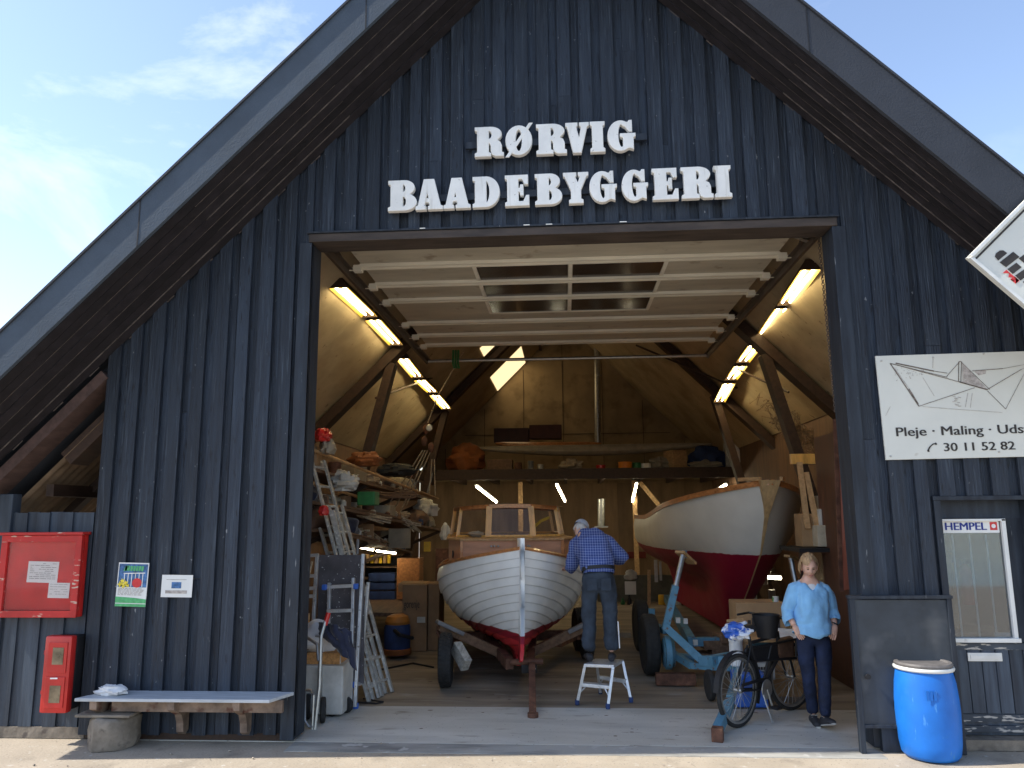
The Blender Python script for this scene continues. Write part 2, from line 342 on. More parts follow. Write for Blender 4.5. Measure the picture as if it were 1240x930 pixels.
    def coil(s, c, R, r, n=4, turns=5, ax='Z', seed=1):
        rnd = random.Random(seed); pts = []
        for i in range(turns*14+1):
            a = 2*math.pi*i/14; q = R*(.85+.15*math.sin(i*.37+seed)); h = r*2*(i/14)*.7
            p = (q*math.cos(a), q*math.sin(a), h) if ax == 'Z' else (h, q*math.cos(a), q*math.sin(a)) if ax == 'X' else (q*math.cos(a), h, q*math.sin(a))
            pts.append(Vector(c)+Vector(p)+Vector((rnd.uniform(-1,1), rnd.uniform(-1,1), rnd.uniform(-1,1)))*r*.5)
        return s.tube(pts, r, 5)

MW = {}
def _fin(me, smooth, ang=35):
    me.validate()
    bm = bmesh.new(); bm.from_mesh(me); bmesh.ops.remove_doubles(bm, verts=bm.verts, dist=1e-5)
    bmesh.ops.recalc_face_normals(bm, faces=bm.faces); bm.to_mesh(me); bm.free()
    if smooth:
        me.polygons.foreach_set('use_smooth', [True]*len(me.polygons)); me.set_sharp_from_angle(angle=R_(ang))
def T(name, label, cat, loc=(0,0,0), rz=0., group=None, rot=None):
    o = bpy.data.objects.new(name, None); COL.objects.link(o); o.empty_display_size = .2
    o.location = loc; o.rotation_euler = rot if rot else (0, 0, rz)
    MW[o] = Matrix.LocRotScale(Vector(loc), o.rotation_euler, None)
    tag(o, label, cat, group); return o
def tag(o, label=None, cat=None, group=None, kind=None):
    for k, v in (('label', label), ('category', cat), ('group', group), ('kind', kind)):
        if v: o[k] = v
    return o
def O(name, mb, m, parent=None, label=None, cat=None, group=None, kind=None, smooth=False, local=False, bevel=0., ang=35, origin=None, merge=True):
    me = bpy.data.meshes.new(name); vs = mb.v
    if parent is not None and not local:
        inv = MW[parent].inverted(); vs = [inv @ v for v in vs]
    o = bpy.data.objects.new(name, me)
    if parent is None and not local and kind is None:
        xs = [v.x for v in vs]; ys = [v.y for v in vs]; zs = [v.z for v in vs]
        c = Vector(((min(xs)+max(xs))/2, (min(ys)+max(ys))/2, min(zs))) if origin is None else Vector(origin)
        vs = [v-c for v in vs]; o.location = c
    me.from_pydata([tuple(v) for v in vs], [], mb.f)
    ms = m if isinstance(m, (list, tuple)) else [m]
    for q in ms: me.materials.append(M[q] if isinstance(q, str) else q)
    if len(ms) > 1: me.polygons.foreach_set('material_index', mb.mi)
    if merge: _fin(me, smooth, ang)
    if bevel:
        bm = bmesh.new(); bm.from_mesh(me)
        ed = [e for e in bm.edges if len(e.link_faces) == 2 and e.calc_face_angle(0) > .5]
        bmesh.ops.bevel(bm, geom=ed, offset=bevel, segments=2, affect='EDGES', profile=.6, clamp_overlap=True); bm.to_mesh(me); bm.free()
        if smooth: me.polygons.foreach_set('use_smooth', [True]*len(me.polygons)); me.set_sharp_from_angle(angle=R_(40))
    COL.objects.link(o)
    if parent is not None:
        o.parent = parent; MW[o] = MW[parent]
    else: MW[o] = Matrix.Translation(o.location)
    tag(o, label, cat, group, kind); return o
def TH(name, label, cat, mb, m, group=None, **k): return O(name, mb, m, None, label, cat, group, **k)
def copy_tree(o, parent=None):
    c = o.copy(); COL.objects.link(c); MW[c] = MW.get(o, Matrix())
    if parent is not None: c.parent = parent
    for ch in list(o.children): copy_tree(ch, c)
    return c
def ev_mesh(o):
    bpy.context.view_layer.update(); dg = bpy.context.evaluated_depsgraph_get()
    me = bpy.data.meshes.new_from_object(o.evaluated_get(dg)); d = o.data; bpy.data.objects.remove(o)
    return me
def mesh_to_mb(me, mx=None):
    b = MB(); b.add([(mx @ v.co) if mx else v.co.copy() for v in me.vertices], [tuple(p.vertices) for p in me.polygons]); bpy.data.meshes.remove(me); return b
def text_mb(s, size, depth=.003, mx=None, align='LEFT', offset=0., spacing=1.):
    c = bpy.data.curves.new('txt', 'FONT'); c.body = s; c.size = size; c.extrude = depth/2; c.align_x = align; c.offset = offset; c.resolution_u = 3; c.space_character = spacing
    o = bpy.data.objects.new('txt', c); COL.objects.link(o); me = ev_mesh(o); return mesh_to_mb(me, mx)
def curve_mb(loops, depth, bevel=0., mx=None):
    c = bpy.data.curves.new('crv', 'CURVE'); c.dimensions = '2D'; c.fill_mode = 'BOTH'; c.extrude = depth/2; c.bevel_depth = bevel; c.bevel_resolution = 1
    for lp in loops:
        s = c.splines.new('POLY'); s.points.add(len(lp)-1)
        for i, (x, y) in enumerate(lp): s.points[i].co = (x, y, 0, 1)
        s.use_cyclic_u = True
    o = bpy.data.objects.new('crv', c); COL.objects.link(o); return mesh_to_mb(ev_mesh(o), mx)
def plane_mx(o, ex, ez):
    """matrix: local (a,b,out) -> world; a along ex, b along ez, out towards the viewer"""
    ex = Vector(ex).normalized(); ez = (Vector(ez) - ex*Vector(ez).dot(ex)).normalized(); n = ex.cross(ez)
    mm = Matrix((ex, ez, n)).transposed().to_4x4(); mm.translation = Vector(o); return mm
def xf(mb, mx):
    mb.v = [mx @ v for v in mb.v]; return mb
def merge(a, *bs):
    for b in bs:
        o = len(a.v); a.v += b.v; a.f += [tuple(i+o for i in f) for f in b.f]; a.mi += b.mi
    return a
# ------------------------------------------------------------------ ground
XA_ = -2.47
b = MB(); b.box((-600, -15, -1.6), (600, 1500, -.006))
ground_m = mat('sandy_concrete', (.44, .375, .29), .9, 0, scale=1.3, col2=(.33, .28, .215), bump=.25, bscale=40, speck=((14, .64, .76, (.50, .47, .41)), (3, .56, .72, (.27, .23, .18)), (60, .64, .70, (.20, .17, .14))), thr=(.3, .7))
O('ground', b, ground_m, kind='structure')
b = MB(); b.box((-900, -900, -1.9), (900, -15.01, -1.2)); O('water', b, mat('harbour_water', (.10, .115, .135), .12, 0, .2, .5, bump=.25, bscale=1.6), kind='structure')  # unseen water added behind the camera to give the office window its reflection
floor_m = mat('shed_floor', (.60, .585, .53), .75, 0, scale=.9, stretch=(.5, 1.6, 1), col2=(.42, .395, .335), bump=.12, bscale=30, speck=((5, .60, .78, (.20, .165, .125), (.5, 1.6, 1)), (1.1, .50, .72, (.36, .35, .32), (.3, 2.2, 1)), (38, .66, .72, (.16, .14, .12))), thr=(.3, .66), detail=10)
b = MB(); b.box((-4.4, -.02, -.3), (4.6, 1.3, .0)); O('shed_floor', b, floor_m, kind='structure')
fl2 = mat('worn_rear_floor', (.34, .28, .205), .8, 0, scale=1.1, stretch=(.35, 2.6, 1), col2=(.13, .10, .07), bump=.2, bscale=20, speck=(4, .60, .74, (.34, .31, .26), (.5, 1.8, 1)), thr=(.3, .68), detail=11)
b = MB(); b.box((-4.4, 1.302, -.3), (4.6, 16, -.004)); O('rear_floor', b, fl2, kind='structure')
b = MB(); b.box((XA_, -.30, -.3), (2.62, -.024, -.002))
thr_m = mat('worn_threshold', (.38, .37, .335), .85, 0, scale=1.6, stretch=(.5, 2, 1), col2=(.17, .168, .16), bump=.2, bscale=30, speck=(6, .6, .66, (.44, .43, .40)), thr=(.36, .54), detail=10)
O('threshold', b, thr_m, kind='structure')
# stains on the working floor
b = MB(); rnd = random.Random(3)
for i in range(60):
    x = rnd.uniform(-2, 2.2); y = rnd.uniform(.2, 4.5); r = rnd.uniform(.006, .022); n = 8
    b.add([(x+r*rnd.uniform(.6, 1.9)*math.cos(k*6.283/n), y+r*rnd.uniform(.5, 1)*math.sin(k*6.283/n), .003) for k in range(n)], [tuple(range(n))])
O('floor_stain', b, mat('stain', (.12, .085, .06), .9), kind='structure')
# pebbles on the sandy apron
b = MB()
for i in range(55):
    x = rnd.uniform(-5.2, 5); y = rnd.uniform(-1.6, -.05); r = rnd.choice([.004, .006, .007, .011])
    b.blob((x, y, r*.3), (r, r, r*.7), i, .3, 2, 6, 4)
O('gravel', b, 'stone', None, 'loose pebbles scattered over the sandy apron', 'gravel', kind='stuff', smooth=True)

# ------------------------------------------------------------------ the shed
shed = T('boat_shed', 'dark blue timber boat shed with a steep gable and a wide open doorway', 'building', (0, 0, 0))
ZL = lambda x: 8.07+x          # soffit meets wall, left slope
ZR = lambda x: 8.25-x
zr = lambda x: min(ZL(x), ZR(x))
XO0, XO1, ZO = -2.47, 2.60, 4.70
DX0, DX1, DZ = 3.30, 4.16, 2.12
rnd = random.Random(11)
def spans(x):   # z spans of cladding at x
    top = zr(x)+.03
    if XO0-.02 < x < XO1+.02: return [(ZO+.09, top)]
    if DX0-.02 < x < DX1+.02: return [(DZ+.02, top)]
    return [(.055, top)]
def boards(b, x0, x1, wd, gap, y0, y1):
    x = x0
    while x < x1:
        wj = wd*rnd.uniform(.86, 1.14); xe = min(x+wj, x1)
        for e in (XO0, XO1, DX0, DX1):
            if x < e-.015 and xe > e-.015: xe = min(xe, e)
        if xe-x > .015:
            for za, zb in spans((x+xe)/2):
                j0 = rnd.uniform(-.004, .004); dz = rnd.uniform(-.012, .012) if za < .2 else 0
                sl = zr(xe)-zr(x); s = sl/2
                if zb-za < .05: continue
                segs = [(za+dz, zb)]
                if rnd.random() < .22 and zb-za > 2: q = za+(zb-za)*rnd.uniform(.3, .7); segs = [(za+dz, q-.002), (q+.002, zb)]
                for k, (a, c) in enumerate(segs):
                    tl, tr = (c-s, c+s) if k == len(segs)-1 else (c, c)
                    yy = y0+j0+(.003 if k else 0)
                    b.hexa([(x, yy, a), (xe, yy, a), (xe, y1, a), (x, y1, a)], [(x, yy, tl), (xe, yy, tr), (xe, y1, tr), (x, y1, tl)])
        x = xe + (gap if xe-x > .015 else .0)+.001
    return b
b = MB()
boards(b, -4.5, 6.12, .21, 0, -.014, .0)
boards(b, -4.49, 6.12, .128, .092, -.058, -.030)
O('wall', b, 'navy', shed, merge=False)
b = MB()                                     # inner face of the gable
for x0, x1, z0 in ((-4.49, XO0-.02, .07), (XO1+.02, DX0, .07), (DX1, 6.1, .07)):
    b.hexa([(x0, .02, z0), (x1, .02, z0), (x1, .10, z0), (x0, .10, z0)], [(x0, .02, zr(x0)), (x1, .02, zr(x1)), (x1, .10, zr(x1)), (x0, .10, zr(x0))])
b.hexa([(DX0, .02, DZ), (DX1, .02, DZ), (DX1, .1, DZ), (DX0, .1, DZ)], [(DX0, .02, zr(DX0)), (DX1, .02, zr(DX1)), (DX1, .1, zr(DX1)), (DX0, .1, zr(DX0))])
b.prism([(XO0, .02, ZO+.02), (XO1, .02, ZO+.02), (XO1, .02, ZR(XO1)), (.09, .02, 8.16), (XO0, .02, ZL(XO0))], (0, .08, 0))
O('wall', b, 'ply', shed)
for xa, xc in ((-4.49, XO0-.13), (XO1+.13, DX0-.01), (DX1+.01, 6.1)): b = MB(); b.box((xa, -.006, .0), (xc, .1, .068)); O('sill_board', b, 'darkbrown', shed)
for xa, xc in ((XO0-.125, XO0), (XO1, XO1+.125)): b = MB(); b.box((xa, -.070, .02), (xc, .24, ZO)); O('door_frame', b, 'navy2', shed, bevel=.006)
b = MB(); b.box((XO0-.03, -.078, ZO+.002), (XO1+.05, .24, ZO+.085)); O('lintel', b, 'frame', shed, bevel=.006)
b = MB(); b.box((XO0-.05, -.095, ZO+.088), (XO1+.07, -.03, ZO+.108)); O('drip_board', b, 'navy2', shed, bevel=.004)
b = MB(); rnd2 = random.Random(5)
for cx in (-1.35, -.32, -.1, .62): b.cbox((cx, -.097, ZO+.100), (rnd2.uniform(.03, .07), .006, .008))
O('mortar_splash', b, 'letter', shed)

# roof edge lines read off the gable, plane y = -.88
YO = -.88
def line2(p, q):
    a, c = at(*p, YO), at(*q, YO); k = (c.z-a.z)/(c.x-a.x); return lambda x: a.z+k*(x-a.x)
fbl = line2((0, 456), (420, 56)); ftl = line2((0, 404), (420, 5)); fbr = line2((903, 0), (1240, 274)); ftr = line2((966, 0), (1240, 217))
def cross(f, g):
    lo, hi = -3., 3.
    for _ in range(50):
        mdl = (lo+hi)/2
        if f(mdl) < g(mdl): lo = mdl
        else: hi = mdl
    return lo
xb, xt = cross(fbl, fbr), cross(ftl, ftr); xw = .09
XE = 6.15
for side in (-1, 1):
    fb, ft, zw = (fbl, ftl, ZL) if side < 0 else (fbr, ftr, ZR)
    xe = side*XE
    b = MB(); b.hexa([(xe, YO, fb(xe)), (xb, YO, fb(xb)), (xb, YO+.04, fb(xb)), (xe, YO+.04, fb(xe))], [(xe, YO, ft(xe)), (xt, YO, ft(xt)), (xt, YO+.04, ft(xt)), (xe, YO+.04, ft(xe))])
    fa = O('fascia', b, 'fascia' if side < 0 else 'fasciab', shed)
    for q in ((.29, .62) if side < 0 else (.36, .67)):
        x = xt+(xe-xt)*q; x2 = x+.012; b = MB()
        b.hexa([(x, YO-.003, fb(x)), (x2, YO-.003, fb(x2)), (x2, YO-.0005, fb(x2)), (x, YO-.0005, fb(x))], [(x, YO-.003, ft(x)), (x2, YO-.003, ft(x2)), (x2, YO-.0005, ft(x2)), (x, YO-.0005, ft(x))])
        O('felt_joint', b, 'black', fa)
    b = MB(); b.hexa([(xe, YO-.018, ft(xe)+.002), (xt, YO-.018, ft(xt)+.002), (xt, YO+.1, ft(xt)+.002), (xe, YO+.1, ft(xe)+.002)], [(xe, YO-.018, ft(xe)+.03), (xt, YO-.018, ft(xt)+.03), (xt, YO+.1, ft(xt)+.03), (xe, YO+.1, ft(xe)+.03)])
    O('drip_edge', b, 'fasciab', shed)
    b = MB(); e = MB(); nb = 7
    for k in range(nb):
        f0, f1 = k/nb, (k+1)/nb
        def pt(x, f, up): 
            return (x if f < 1 else x, YO+.041+(0-.0-YO-.041-.046)*f, fb(x)*(1-f)+zw(x)*f+up)
        g = .012; st = (k % 3)*.005
        xa, xm = xe, (xb if k < 3 else xw)
        xm = xb*(1-f0)+xw*f0
        b.hexa([pt(xa, f0+g/2, st), pt(xm, f0+g/2, st), pt(xm, f1-g/2, st), pt(xa, f1-g/2, st)], [pt(xa, f0+g/2, .03+st), pt(xm, f0+g/2, .03+st), pt(xm, f1-g/2, .03+st), pt(xa, f1-g/2, .03+st)])
        if k: 
            c0 = xm+(xa-xm)*(.0 if k % 2 else .35); c1 = xm+(xa-xm)*(.55 if k % 2 else .98)
            e.hexa([pt(c1, f0-.004, st-.004), pt(c0, f0-.004, st-.004), pt(c0, f0+.004, st-.004), pt(c1, f0+.004, st-.004)], [pt(c1, f0-.004, .01), pt(c0, f0-.004, .01), pt(c0, f0+.004, .01), pt(c1, f0+.004, .01)])
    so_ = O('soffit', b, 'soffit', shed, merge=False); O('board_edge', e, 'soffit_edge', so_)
    x = .35
    while x < 5.9:
        xx = xw+side*x; b = MB(); b.bar((xx, -.052, zw(xx)-.012), (xx+side*.09, -.052, zw(xx+side*.09)-.012), .008, .008); O('nail_stub', b, 'soffit_edge', so_); x += .36+.02*math.sin(x*9)
    # roof over everything
    b = MB()
    zt = lambda x: 8.68+x if side < 0 else 8.86-x
    b.hexa([(xe, YO+.042, fb(xe)+.05), (xb, YO+.042, fb(xb)+.05), (xw, .12, zw(xw)+.05), (xe, .12, zw(xe)+.05)], [(xe, YO+.042, ft(xe)-.01), (xt, YO+.042, ft(xt)-.01), (xw, .12, zt(xw)), (xe, .12, zt(xe))])
    b.hexa([(xe, .125, zw(xe)-.22), (xw, .125, zw(xw)-.22), (xw, 16.3, zw(xw)-.22), (xe, 16.3, zw(xe)-.22)], [(xe, .125, zt(xe)), (xw, .125, zt(xw)), (xw, 16.3, zt(xw)), (xe, 16.3, zt(xe))])
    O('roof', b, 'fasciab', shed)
    # inner lining
    zl = lambda x: (7.75+x if side < 0 else 7.95-x)
    xs = side*4.35; b = MB()
    for k in range(5):
        ya, yb = .14+k*3.17, .14+(k+1)*3.17-.006
        b.hexa([(xs, ya, zl(xs)), (.1, ya, zl(.1)), (.1, yb, zl(.1)), (xs, yb, zl(xs))], [(xs, ya, zl(xs)+.02), (.1, ya, zl(.1)+.02), (.1, yb, zl(.1)+.02), (xs, yb, zl(xs)+.02)])
    O('roof_lining', b, 'lining', shed, merge=False)
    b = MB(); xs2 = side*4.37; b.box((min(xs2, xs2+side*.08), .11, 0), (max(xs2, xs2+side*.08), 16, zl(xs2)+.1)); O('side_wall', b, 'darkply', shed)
    # frames
    for yf in ((.32, 5.5, 11.5) if side < 0 else (.32, 4.93, 9.1)):
        b = MB(); b.bar((.1-side*.0, yf, zl(.1)-.16), (side*5, yf, zl(side*5)-.16), .16, .30, (-side, 0, 1)); O('rafter', b, 'darkbrown', shed, bevel=.01)
    for yf in ((5.5, 11.5) if side < 0 else (4.93, 9.1)):
        b = MB(); xk = 2.9 if side < 0 else 3.2; p = Vector((side*xk, yf, zl(side*xk)-.28)); b.bar(p, (side*(xk+1.15), yf+.02, 0.02), .15, .24, (0, 1, 0)); O('brace_post', b, 'darkbrown', shed, bevel=.01)
    b = MB(); b.bar((side*.65, .4, zl(side*.65)-.05), (side*.65, 16, zl(side*.65)-.05), .07, .1)
    O('purlin', b, 'darkbrown', shed)
for c4 in (((593,460),(625,427),(637,463),(612,490)), ((574,424),(596,415),(590,428),(579,434))):
    b = MB(); q = []
    for p in c4:
        d = at(*p, 10)-CAM_LOC; t = (7.735-CAM_LOC.z+CAM_LOC.x)/(d.z-d.x); q.append(CAM_LOC+d*t)
    nrm = Vector((1, 0, -1)).normalized()
    # squared up to a panel lying on the slope
    ys = [p.y for p in q]; xs_ = [p.x for p in q]
    y0, y1, x0, x1 = (13.6, 15.9, -1.98, -1.12) if c4[0][0] == 593 else (10.2, 11.1, -1.9, -1.2)
    b.hexa([(x0, y0, 7.73+x0), (x1, y0, 7.73+x1), (x1, y1, 7.73+x1), (x0, y1, 7.73+x0)], [(x0, y0, 7.745+x0), (x1, y0, 7.745+x1), (x1, y1, 7.745+x1), (x0, y1, 7.745+x0)])
    O('skylight', b, 'skylight', shed)
b = MB(); b.box((-4.36, 16.0, 0), (4.56, 16.1, 3.0))
for k in range(9): b.box((-4.3+k*.98, 15.975, .9), (-4.3+k*.98+.965, 15.998, 2.92))
O('wall', b, 'ply', shed, merge=False)
b = MB()
b.prism([(-4.3, 16.0, 3.0), (4.5, 16.0, 3.0), (4.5, 16.0, 3.5), (.1, 16.0, 7.85), (-4.3, 16.0, 3.5)], (0, .1, 0)); O('wall', b, 'gable', shed)
b = MB()
for k in range(7): b.box((-3.6+k*1.2, 15.985, 3.05), (-3.6+k*1.2+.012, 15.999, min(7.7-abs(-3.6+k*1.2-.1), 7.7)))
b.box((-3, 15.984, 4.4), (3.2, 15.999, 4.412)); O('panel_joint', b, 'darkbrown', shed)
# loft
lf = MB(); lf.box((-4.3, 12.06, 3.08), (4.5, 16, 3.12)); loft = O('loft', lf, 'plank', shed)
b = MB(); b.box((-4.3, 12.0, 2.87), (4.5, 12.06, 3.13)); O('beam', b, 'darkbrown', loft)
for k in range(9): b = MB(); b.box((-4+k*1.0, 12.07, 2.9), (-3.92+k*1.0, 15.9, 3.07)); O('joist', b, 'darkbrown', loft)
for x in (-1.2, 1.9): b = MB(); b.bar((x, 14, .0), (x, 14, 2.9), .12, .12, (0, 1, 0)); O('post', b, 'pine', loft)
b = MB(); b.bar((2.05, 13.9, 2.85), (2.75, 13.9, 1.95), .1, .12, (0, 1, 0)); O('brace', b, 'pine', loft)
# open lean-to under the left eave
b = MB(); b.bar((-4.51, .06, 8.07-4.51-.16), (-6.3, .06, 8.07-6.3-.16), .1, .27, (1, 0, 1)); O('rafter', b, mat('brown_bargeboard', (.085, .052, .045), .7, 0, .25, 5, (4, 1, 4)), shed)
b = MB()
def cor(u, v):
    x = -4.45-2.0*v; y = .16+u*6.0; return (x, y, 7.60+x*1.0+.016*math.sin(y*2*math.pi/.125))
b.grid(cor, 240, 2); O('corrugated_sheet', b, 'corr', shed, smooth=True)
b = MB(); b.bar((-4.42, .9, 3.02), (-5.9, .9, 1.55), .08, .12, (1, 0, 1)); b.bar((-5.15, .2, 2.28), (-5.15, 6, 2.28), .08, .12); b.box((-4.56, .11, .05), (-4.52, 6, 3.2)); O('rafter', b, 'darkbrown', shed)

# sectional overhead door
ZD = 4.85
def dz_(px, py): return gz(px, py, ZD)
xl0 = dz_(413, 302).x; xr0 = dz_(985, 287).x; yA = .42; yB = dz_(700, 415).y
DL, DR = -2.36, 2.50
ys = [yA]+[dz_(700, k).y for k in (317, 340, 360, 388, 403)]+[yB]
door = MB()
for k in range(len(ys)-1):
    door.box((DL+.06, ys[k]+.004, ZD+.03), (DR-.06, ys[k+1]-.004, ZD+.07))
door.box((DL+.05, yA, ZD+.0), (DR-.05, yA+.05, ZD+.09))
dr = O('sectional_door', door, 'steelpaint', shed)
for k in range(1, len(ys)):
    b = MB(); y = ys[k]
    b.box((DL+.05, y-.085, ZD-.01), (DR-.05, y+.06, ZD+.028)); b.box((DL+.05, y-.012, ZD-.018), (DR-.05, y+.004, ZD-.011))
    O('rib', b, 'ribpaint', dr, bevel=.006)
x0, xm0, x1 = -.98, .12, 1.20
for k in (1, 2, 3):
    ya, yb = ys[k]+.05, ys[k+1]-.06
    if k == 3: yb = ya+(yb-ya)*.62
    for xa, xb_ in ((x0, xm0-.03), (xm0+.03, x1)):
        b = MB(); b.box((xa, ya, ZD+.018), (xb_, yb, ZD+.026)); O('pane', b, 'darkglass', dr)
b = MB()
for x in (x0-.025, xm0, x1+.025): b.box((x-.022, ys[1]+.05, ZD+.006), (x+.022, ys[4]-.5, ZD+.029))
b.box((x0-.04, ys[4]-.50, ZD+.008), (x1+.04, ys[4]-.46, ZD+.029)); O('window_frame', b, 'ribpaint', dr)
for x, sg in ((DL, -1), (DR, 1)):
    for y in ys[1:]:
        b = MB(); b.cbox((x-sg*.02, y-.03, ZD-.02), (.10, .10, .075)); b.tube([(x-sg*.02, y-.03, ZD-.02), (x+sg*.11, y-.03, ZD-.02)], .022, 8); O('roller', b, 'ribpaint', dr, bevel=.006)
    b = MB(); b.bar((x+sg*.10, .2, ZD-.07), (x+sg*.10, yB+1.0, ZD-.07), .035, .09); b.bar((x+sg*.075, .2, ZD-.028), (x+sg*.075, yB+1.0, ZD-.028), .07, .012)
    b.bar((x+sg*.10, 1.2, ZD-.05), (x+sg*.3, 1.1, ZD+.35), .03, .03)
    O('track', b, 'track', dr)
b = MB(); b.tube([(DL-.1, yB+1.0, ZD-.06), (DR+.1, yB+1.0, ZD-.06)], .03, 8); O('spring_shaft', b, 'galv', dr)
b = MB(); b.bar((DR-.1, .35, ZD-.08), (DR+.15, .7, ZD-.02), .05, .05); b.bar((DR-.35, .33, ZD-.03), (DR+.05, .33, ZD-.03), .05, .05); O('bracket', b, 'galv', dr)

# ------------------------------------------------------------------ office door, right
od = MB()
yD = .09
od.box((DX0+.02, yD, .09), (DX1-.02, yD+.05, .82))
odoor = O('office_door', od, 'navyfence', shed)
b = MB()
for k in range(6): b.box((DX0+.1+k*.118, yD-.012, .27), (DX0+.1+k*.118+.108, yD-.001, .80))
O('panel_board', b, 'navyfence', odoor, merge=False)
peel_ = (mat('peeling_navy', (.045, .058, .078), .6, 0, .3, 4, speck=(9, .56, .60, (.42, .40, .37), (1, 1, 5))))
for z_, z2_, y_ in ((.80, .855, .02), (.12, .17, .026), (.20, .262, .018)): b = MB(); b.box((DX0+.02, yD-y_, z_), (DX1-.02, yD-.001, z2_)); O('rail', b, peel_, odoor)
b = MB(); b.box((DX0+.02, yD, .86), (DX0+.05, yD+.05, DZ-.18)); b.box((DX1-.20, yD, .86), (DX1-.02, yD+.05, DZ-.18)); b.box((DX0-.0, yD, DZ-.18), (DX1, yD+.06, DZ+.02)); O('stile', b, 'navy2', odoor)
for lo, hi in (((DX0-.004, -.055, .086), (DX0+.055, yD+.1, DZ-.021)), ((DX1-.055, -.055, .086), (DX1+.004, yD+.1, DZ-.021)), ((DX0-.01, -.06, DZ-.02), (DX1+.01, yD-.002, DZ+.018))): b = MB(); b.box(lo, hi); O('door_frame', b, 'navy2', shed, bevel=.004)
wx0, wx1, wz0, wz1 = DX0+.06, DX1-.205, .89, 1.935
wf = MB()
for lo, hi in (((wx0, .055, wz0), (wx0+.012, yD+.02, wz1)), ((wx1-.035, .055, wz0), (wx1, yD+.02, wz1)), ((wx0, .055, wz1-.022), (wx1, yD+.02, wz1-.001)), ((wx0-.01, .035, wz0-.025), (wx1+.01, yD+.02, wz0+.01))): wf.box(lo, hi)
wfo = O('window', wf, 'white', odoor, bevel=.003)
b = MB(); b.box((wx0+.012, yD-.004, wz0+.01), (wx1-.035, yD+.002, wz1-.022)); O('pane', b, 'glass', wfo)
for x in (wx0+.15, wx0+.30, wx0+.445):
    b = MB(); b.bar((x, yD+.035, wz0+.01), (x, yD+.035, wz1-.14), .014, .01, (0, 1, 0)); O('security_bar', b, 'letter', wfo)
b = MB(); b.box((3.51, yD-.03, .705), (3.80, yD-.014, .775)); b.box((3.53, yD-.036, .722), (3.78, yD-.031, .758)); O('letter_slot', b, 'ring', odoor, bevel=.006)
b = MB(); b.box((DX1-.10, yD-.02, .60), (DX1-.03, yD-.002, .72)); O('lock_plate', b, 'ring', odoor)
b = MB(); b.box((DX0-.03, -.055, .0), (DX1+.6, .2, .085)); O('doorstep', b, 'concrete', shed)
# office walls inside
b = MB(); b.box((3.26, .12, 0), (3.32, 3.0, 2.9)); b.box((3.26, .12, 2.9), (4.36, 3.0, 2.96))
b2 = MB(); b2.box((3.325, 1.5, 0), (4.36, 1.55, 2.89)); b2.box((3.325, .12, 0), (3.33, 1.5, 2.89)); O('partition', b2, 'grey', shed)
O('partition', b, mat('red_brown_boards', (.085, .035, .02), .55, 0, .25, 3, (3, 6, .7)), shed)
# left low fence panel is its own thing
fence = T('fence', 'low dark blue board fence on a concrete base beside the red cases', 'fence', (-5.2, .0, 0))
b = MB(); x = -6.3; rnd = random.Random(4)
while x < -4.52:
    wj = rnd.uniform(.10, .13); yy = rnd.uniform(-.006, .006); off = 0 if int(x*8.7) % 2 else -.022
    b.box((x, .01+yy+off, .10), (min(x+wj, -4.515), .035+yy+off, 2.06+rnd.uniform(-.005, .005))); x += wj*.93
O('boards', b, 'navyfence', fence, merge=False)
b = MB(); b.box((-5.50, -.03, .1), (-5.36, .10, 2.24)); O('post', b, 'navyfence', fence, bevel=.01)
b = MB(); b.box((-6.4, -.01, .0), (-4.46, .08, .098)); O('plinth', b, 'concrete', fence)
# ------------------------------------------------------------------ lettering
def arc(cx, cy, rx, ry, a0, a1, n=12): return [(cx+rx*math.cos(R_(a0+(a1-a0)*i/n)), cy+ry*math.sin(R_(a0+(a1-a0)*i/n))) for i in range(n+1)]
ser = [(0, 1), (0, .91), (.07, .87), (.07, .13), (0, .09)]
G_ = {}
G_['I'] = ([[(0, 0), (.5, 0), (.5, .09), (.43, .13), (.43, .87), (.5, .91), (.5, 1)]+ser], .5)
G_['E'] = ([[(0, 0), (.74, 0), (.74, .32), (.67, .32), (.58, .12), (.40, .12), (.40, .46), (.47, .45), (.49, .34), (.56, .34), (.56, .68), (.49, .68), (.47, .57), (.40, .56), (.40, .89), (.55, .89), (.63, .71), (.71, .71), (.71, 1)]+ser], .74)
G_['B'] = ([[(0, 0), (.47, 0)]+arc(.47, .27, .33, .27, -85, 62)+arc(.45, .76, .29, .24, -58, 88)+ser,
            [(.40, .11)]+arc(.42, .29, .10, .18, -80, 80, 8)+[(.40, .47)], [(.40, .60)]+arc(.41, .745, .09, .145, -80, 80, 8)+[(.40, .89)]], .8)
G_['D'] = ([[(0, 0), (.40, 0)]+arc(.40, .5, .42, .5, -85, 85, 18)+ser, [(.40, .12)]+arc(.40, .5, .13, .38, -80, 80, 12)+[(.40, .88)]], .82)
G_['R'] = ([[(0, 0), (.47, 0), (.47, .09), (.40, .13), (.40, .46), (.46, .44), (.49, .36), (.49, .18), (.53, .06), (.62, 0), (.86, 0), (.86, .10), (.80, .12), (.80, .36), (.76, .47), (.66, .53)]+arc(.46, .765, .34, .235, -45, 88)+ser,
            [(.40, .58)]+arc(.42, .735, .10, .155, -80, 80, 8)+[(.40, .89)]], .86)
G_['A'] = ([[(0, 0), (.36, 0), (.36, .09), (.29, .11), (.33, .24), (.50, .24), (.53, .11), (.46, .09), (.46, 0), (.98, 0), (.98, .09), (.90, .12), (.66, 1), (.30, 1), (.08, .12), (0, .09)], [(.36, .35), (.485, .35), (.425, .64)]], .98)
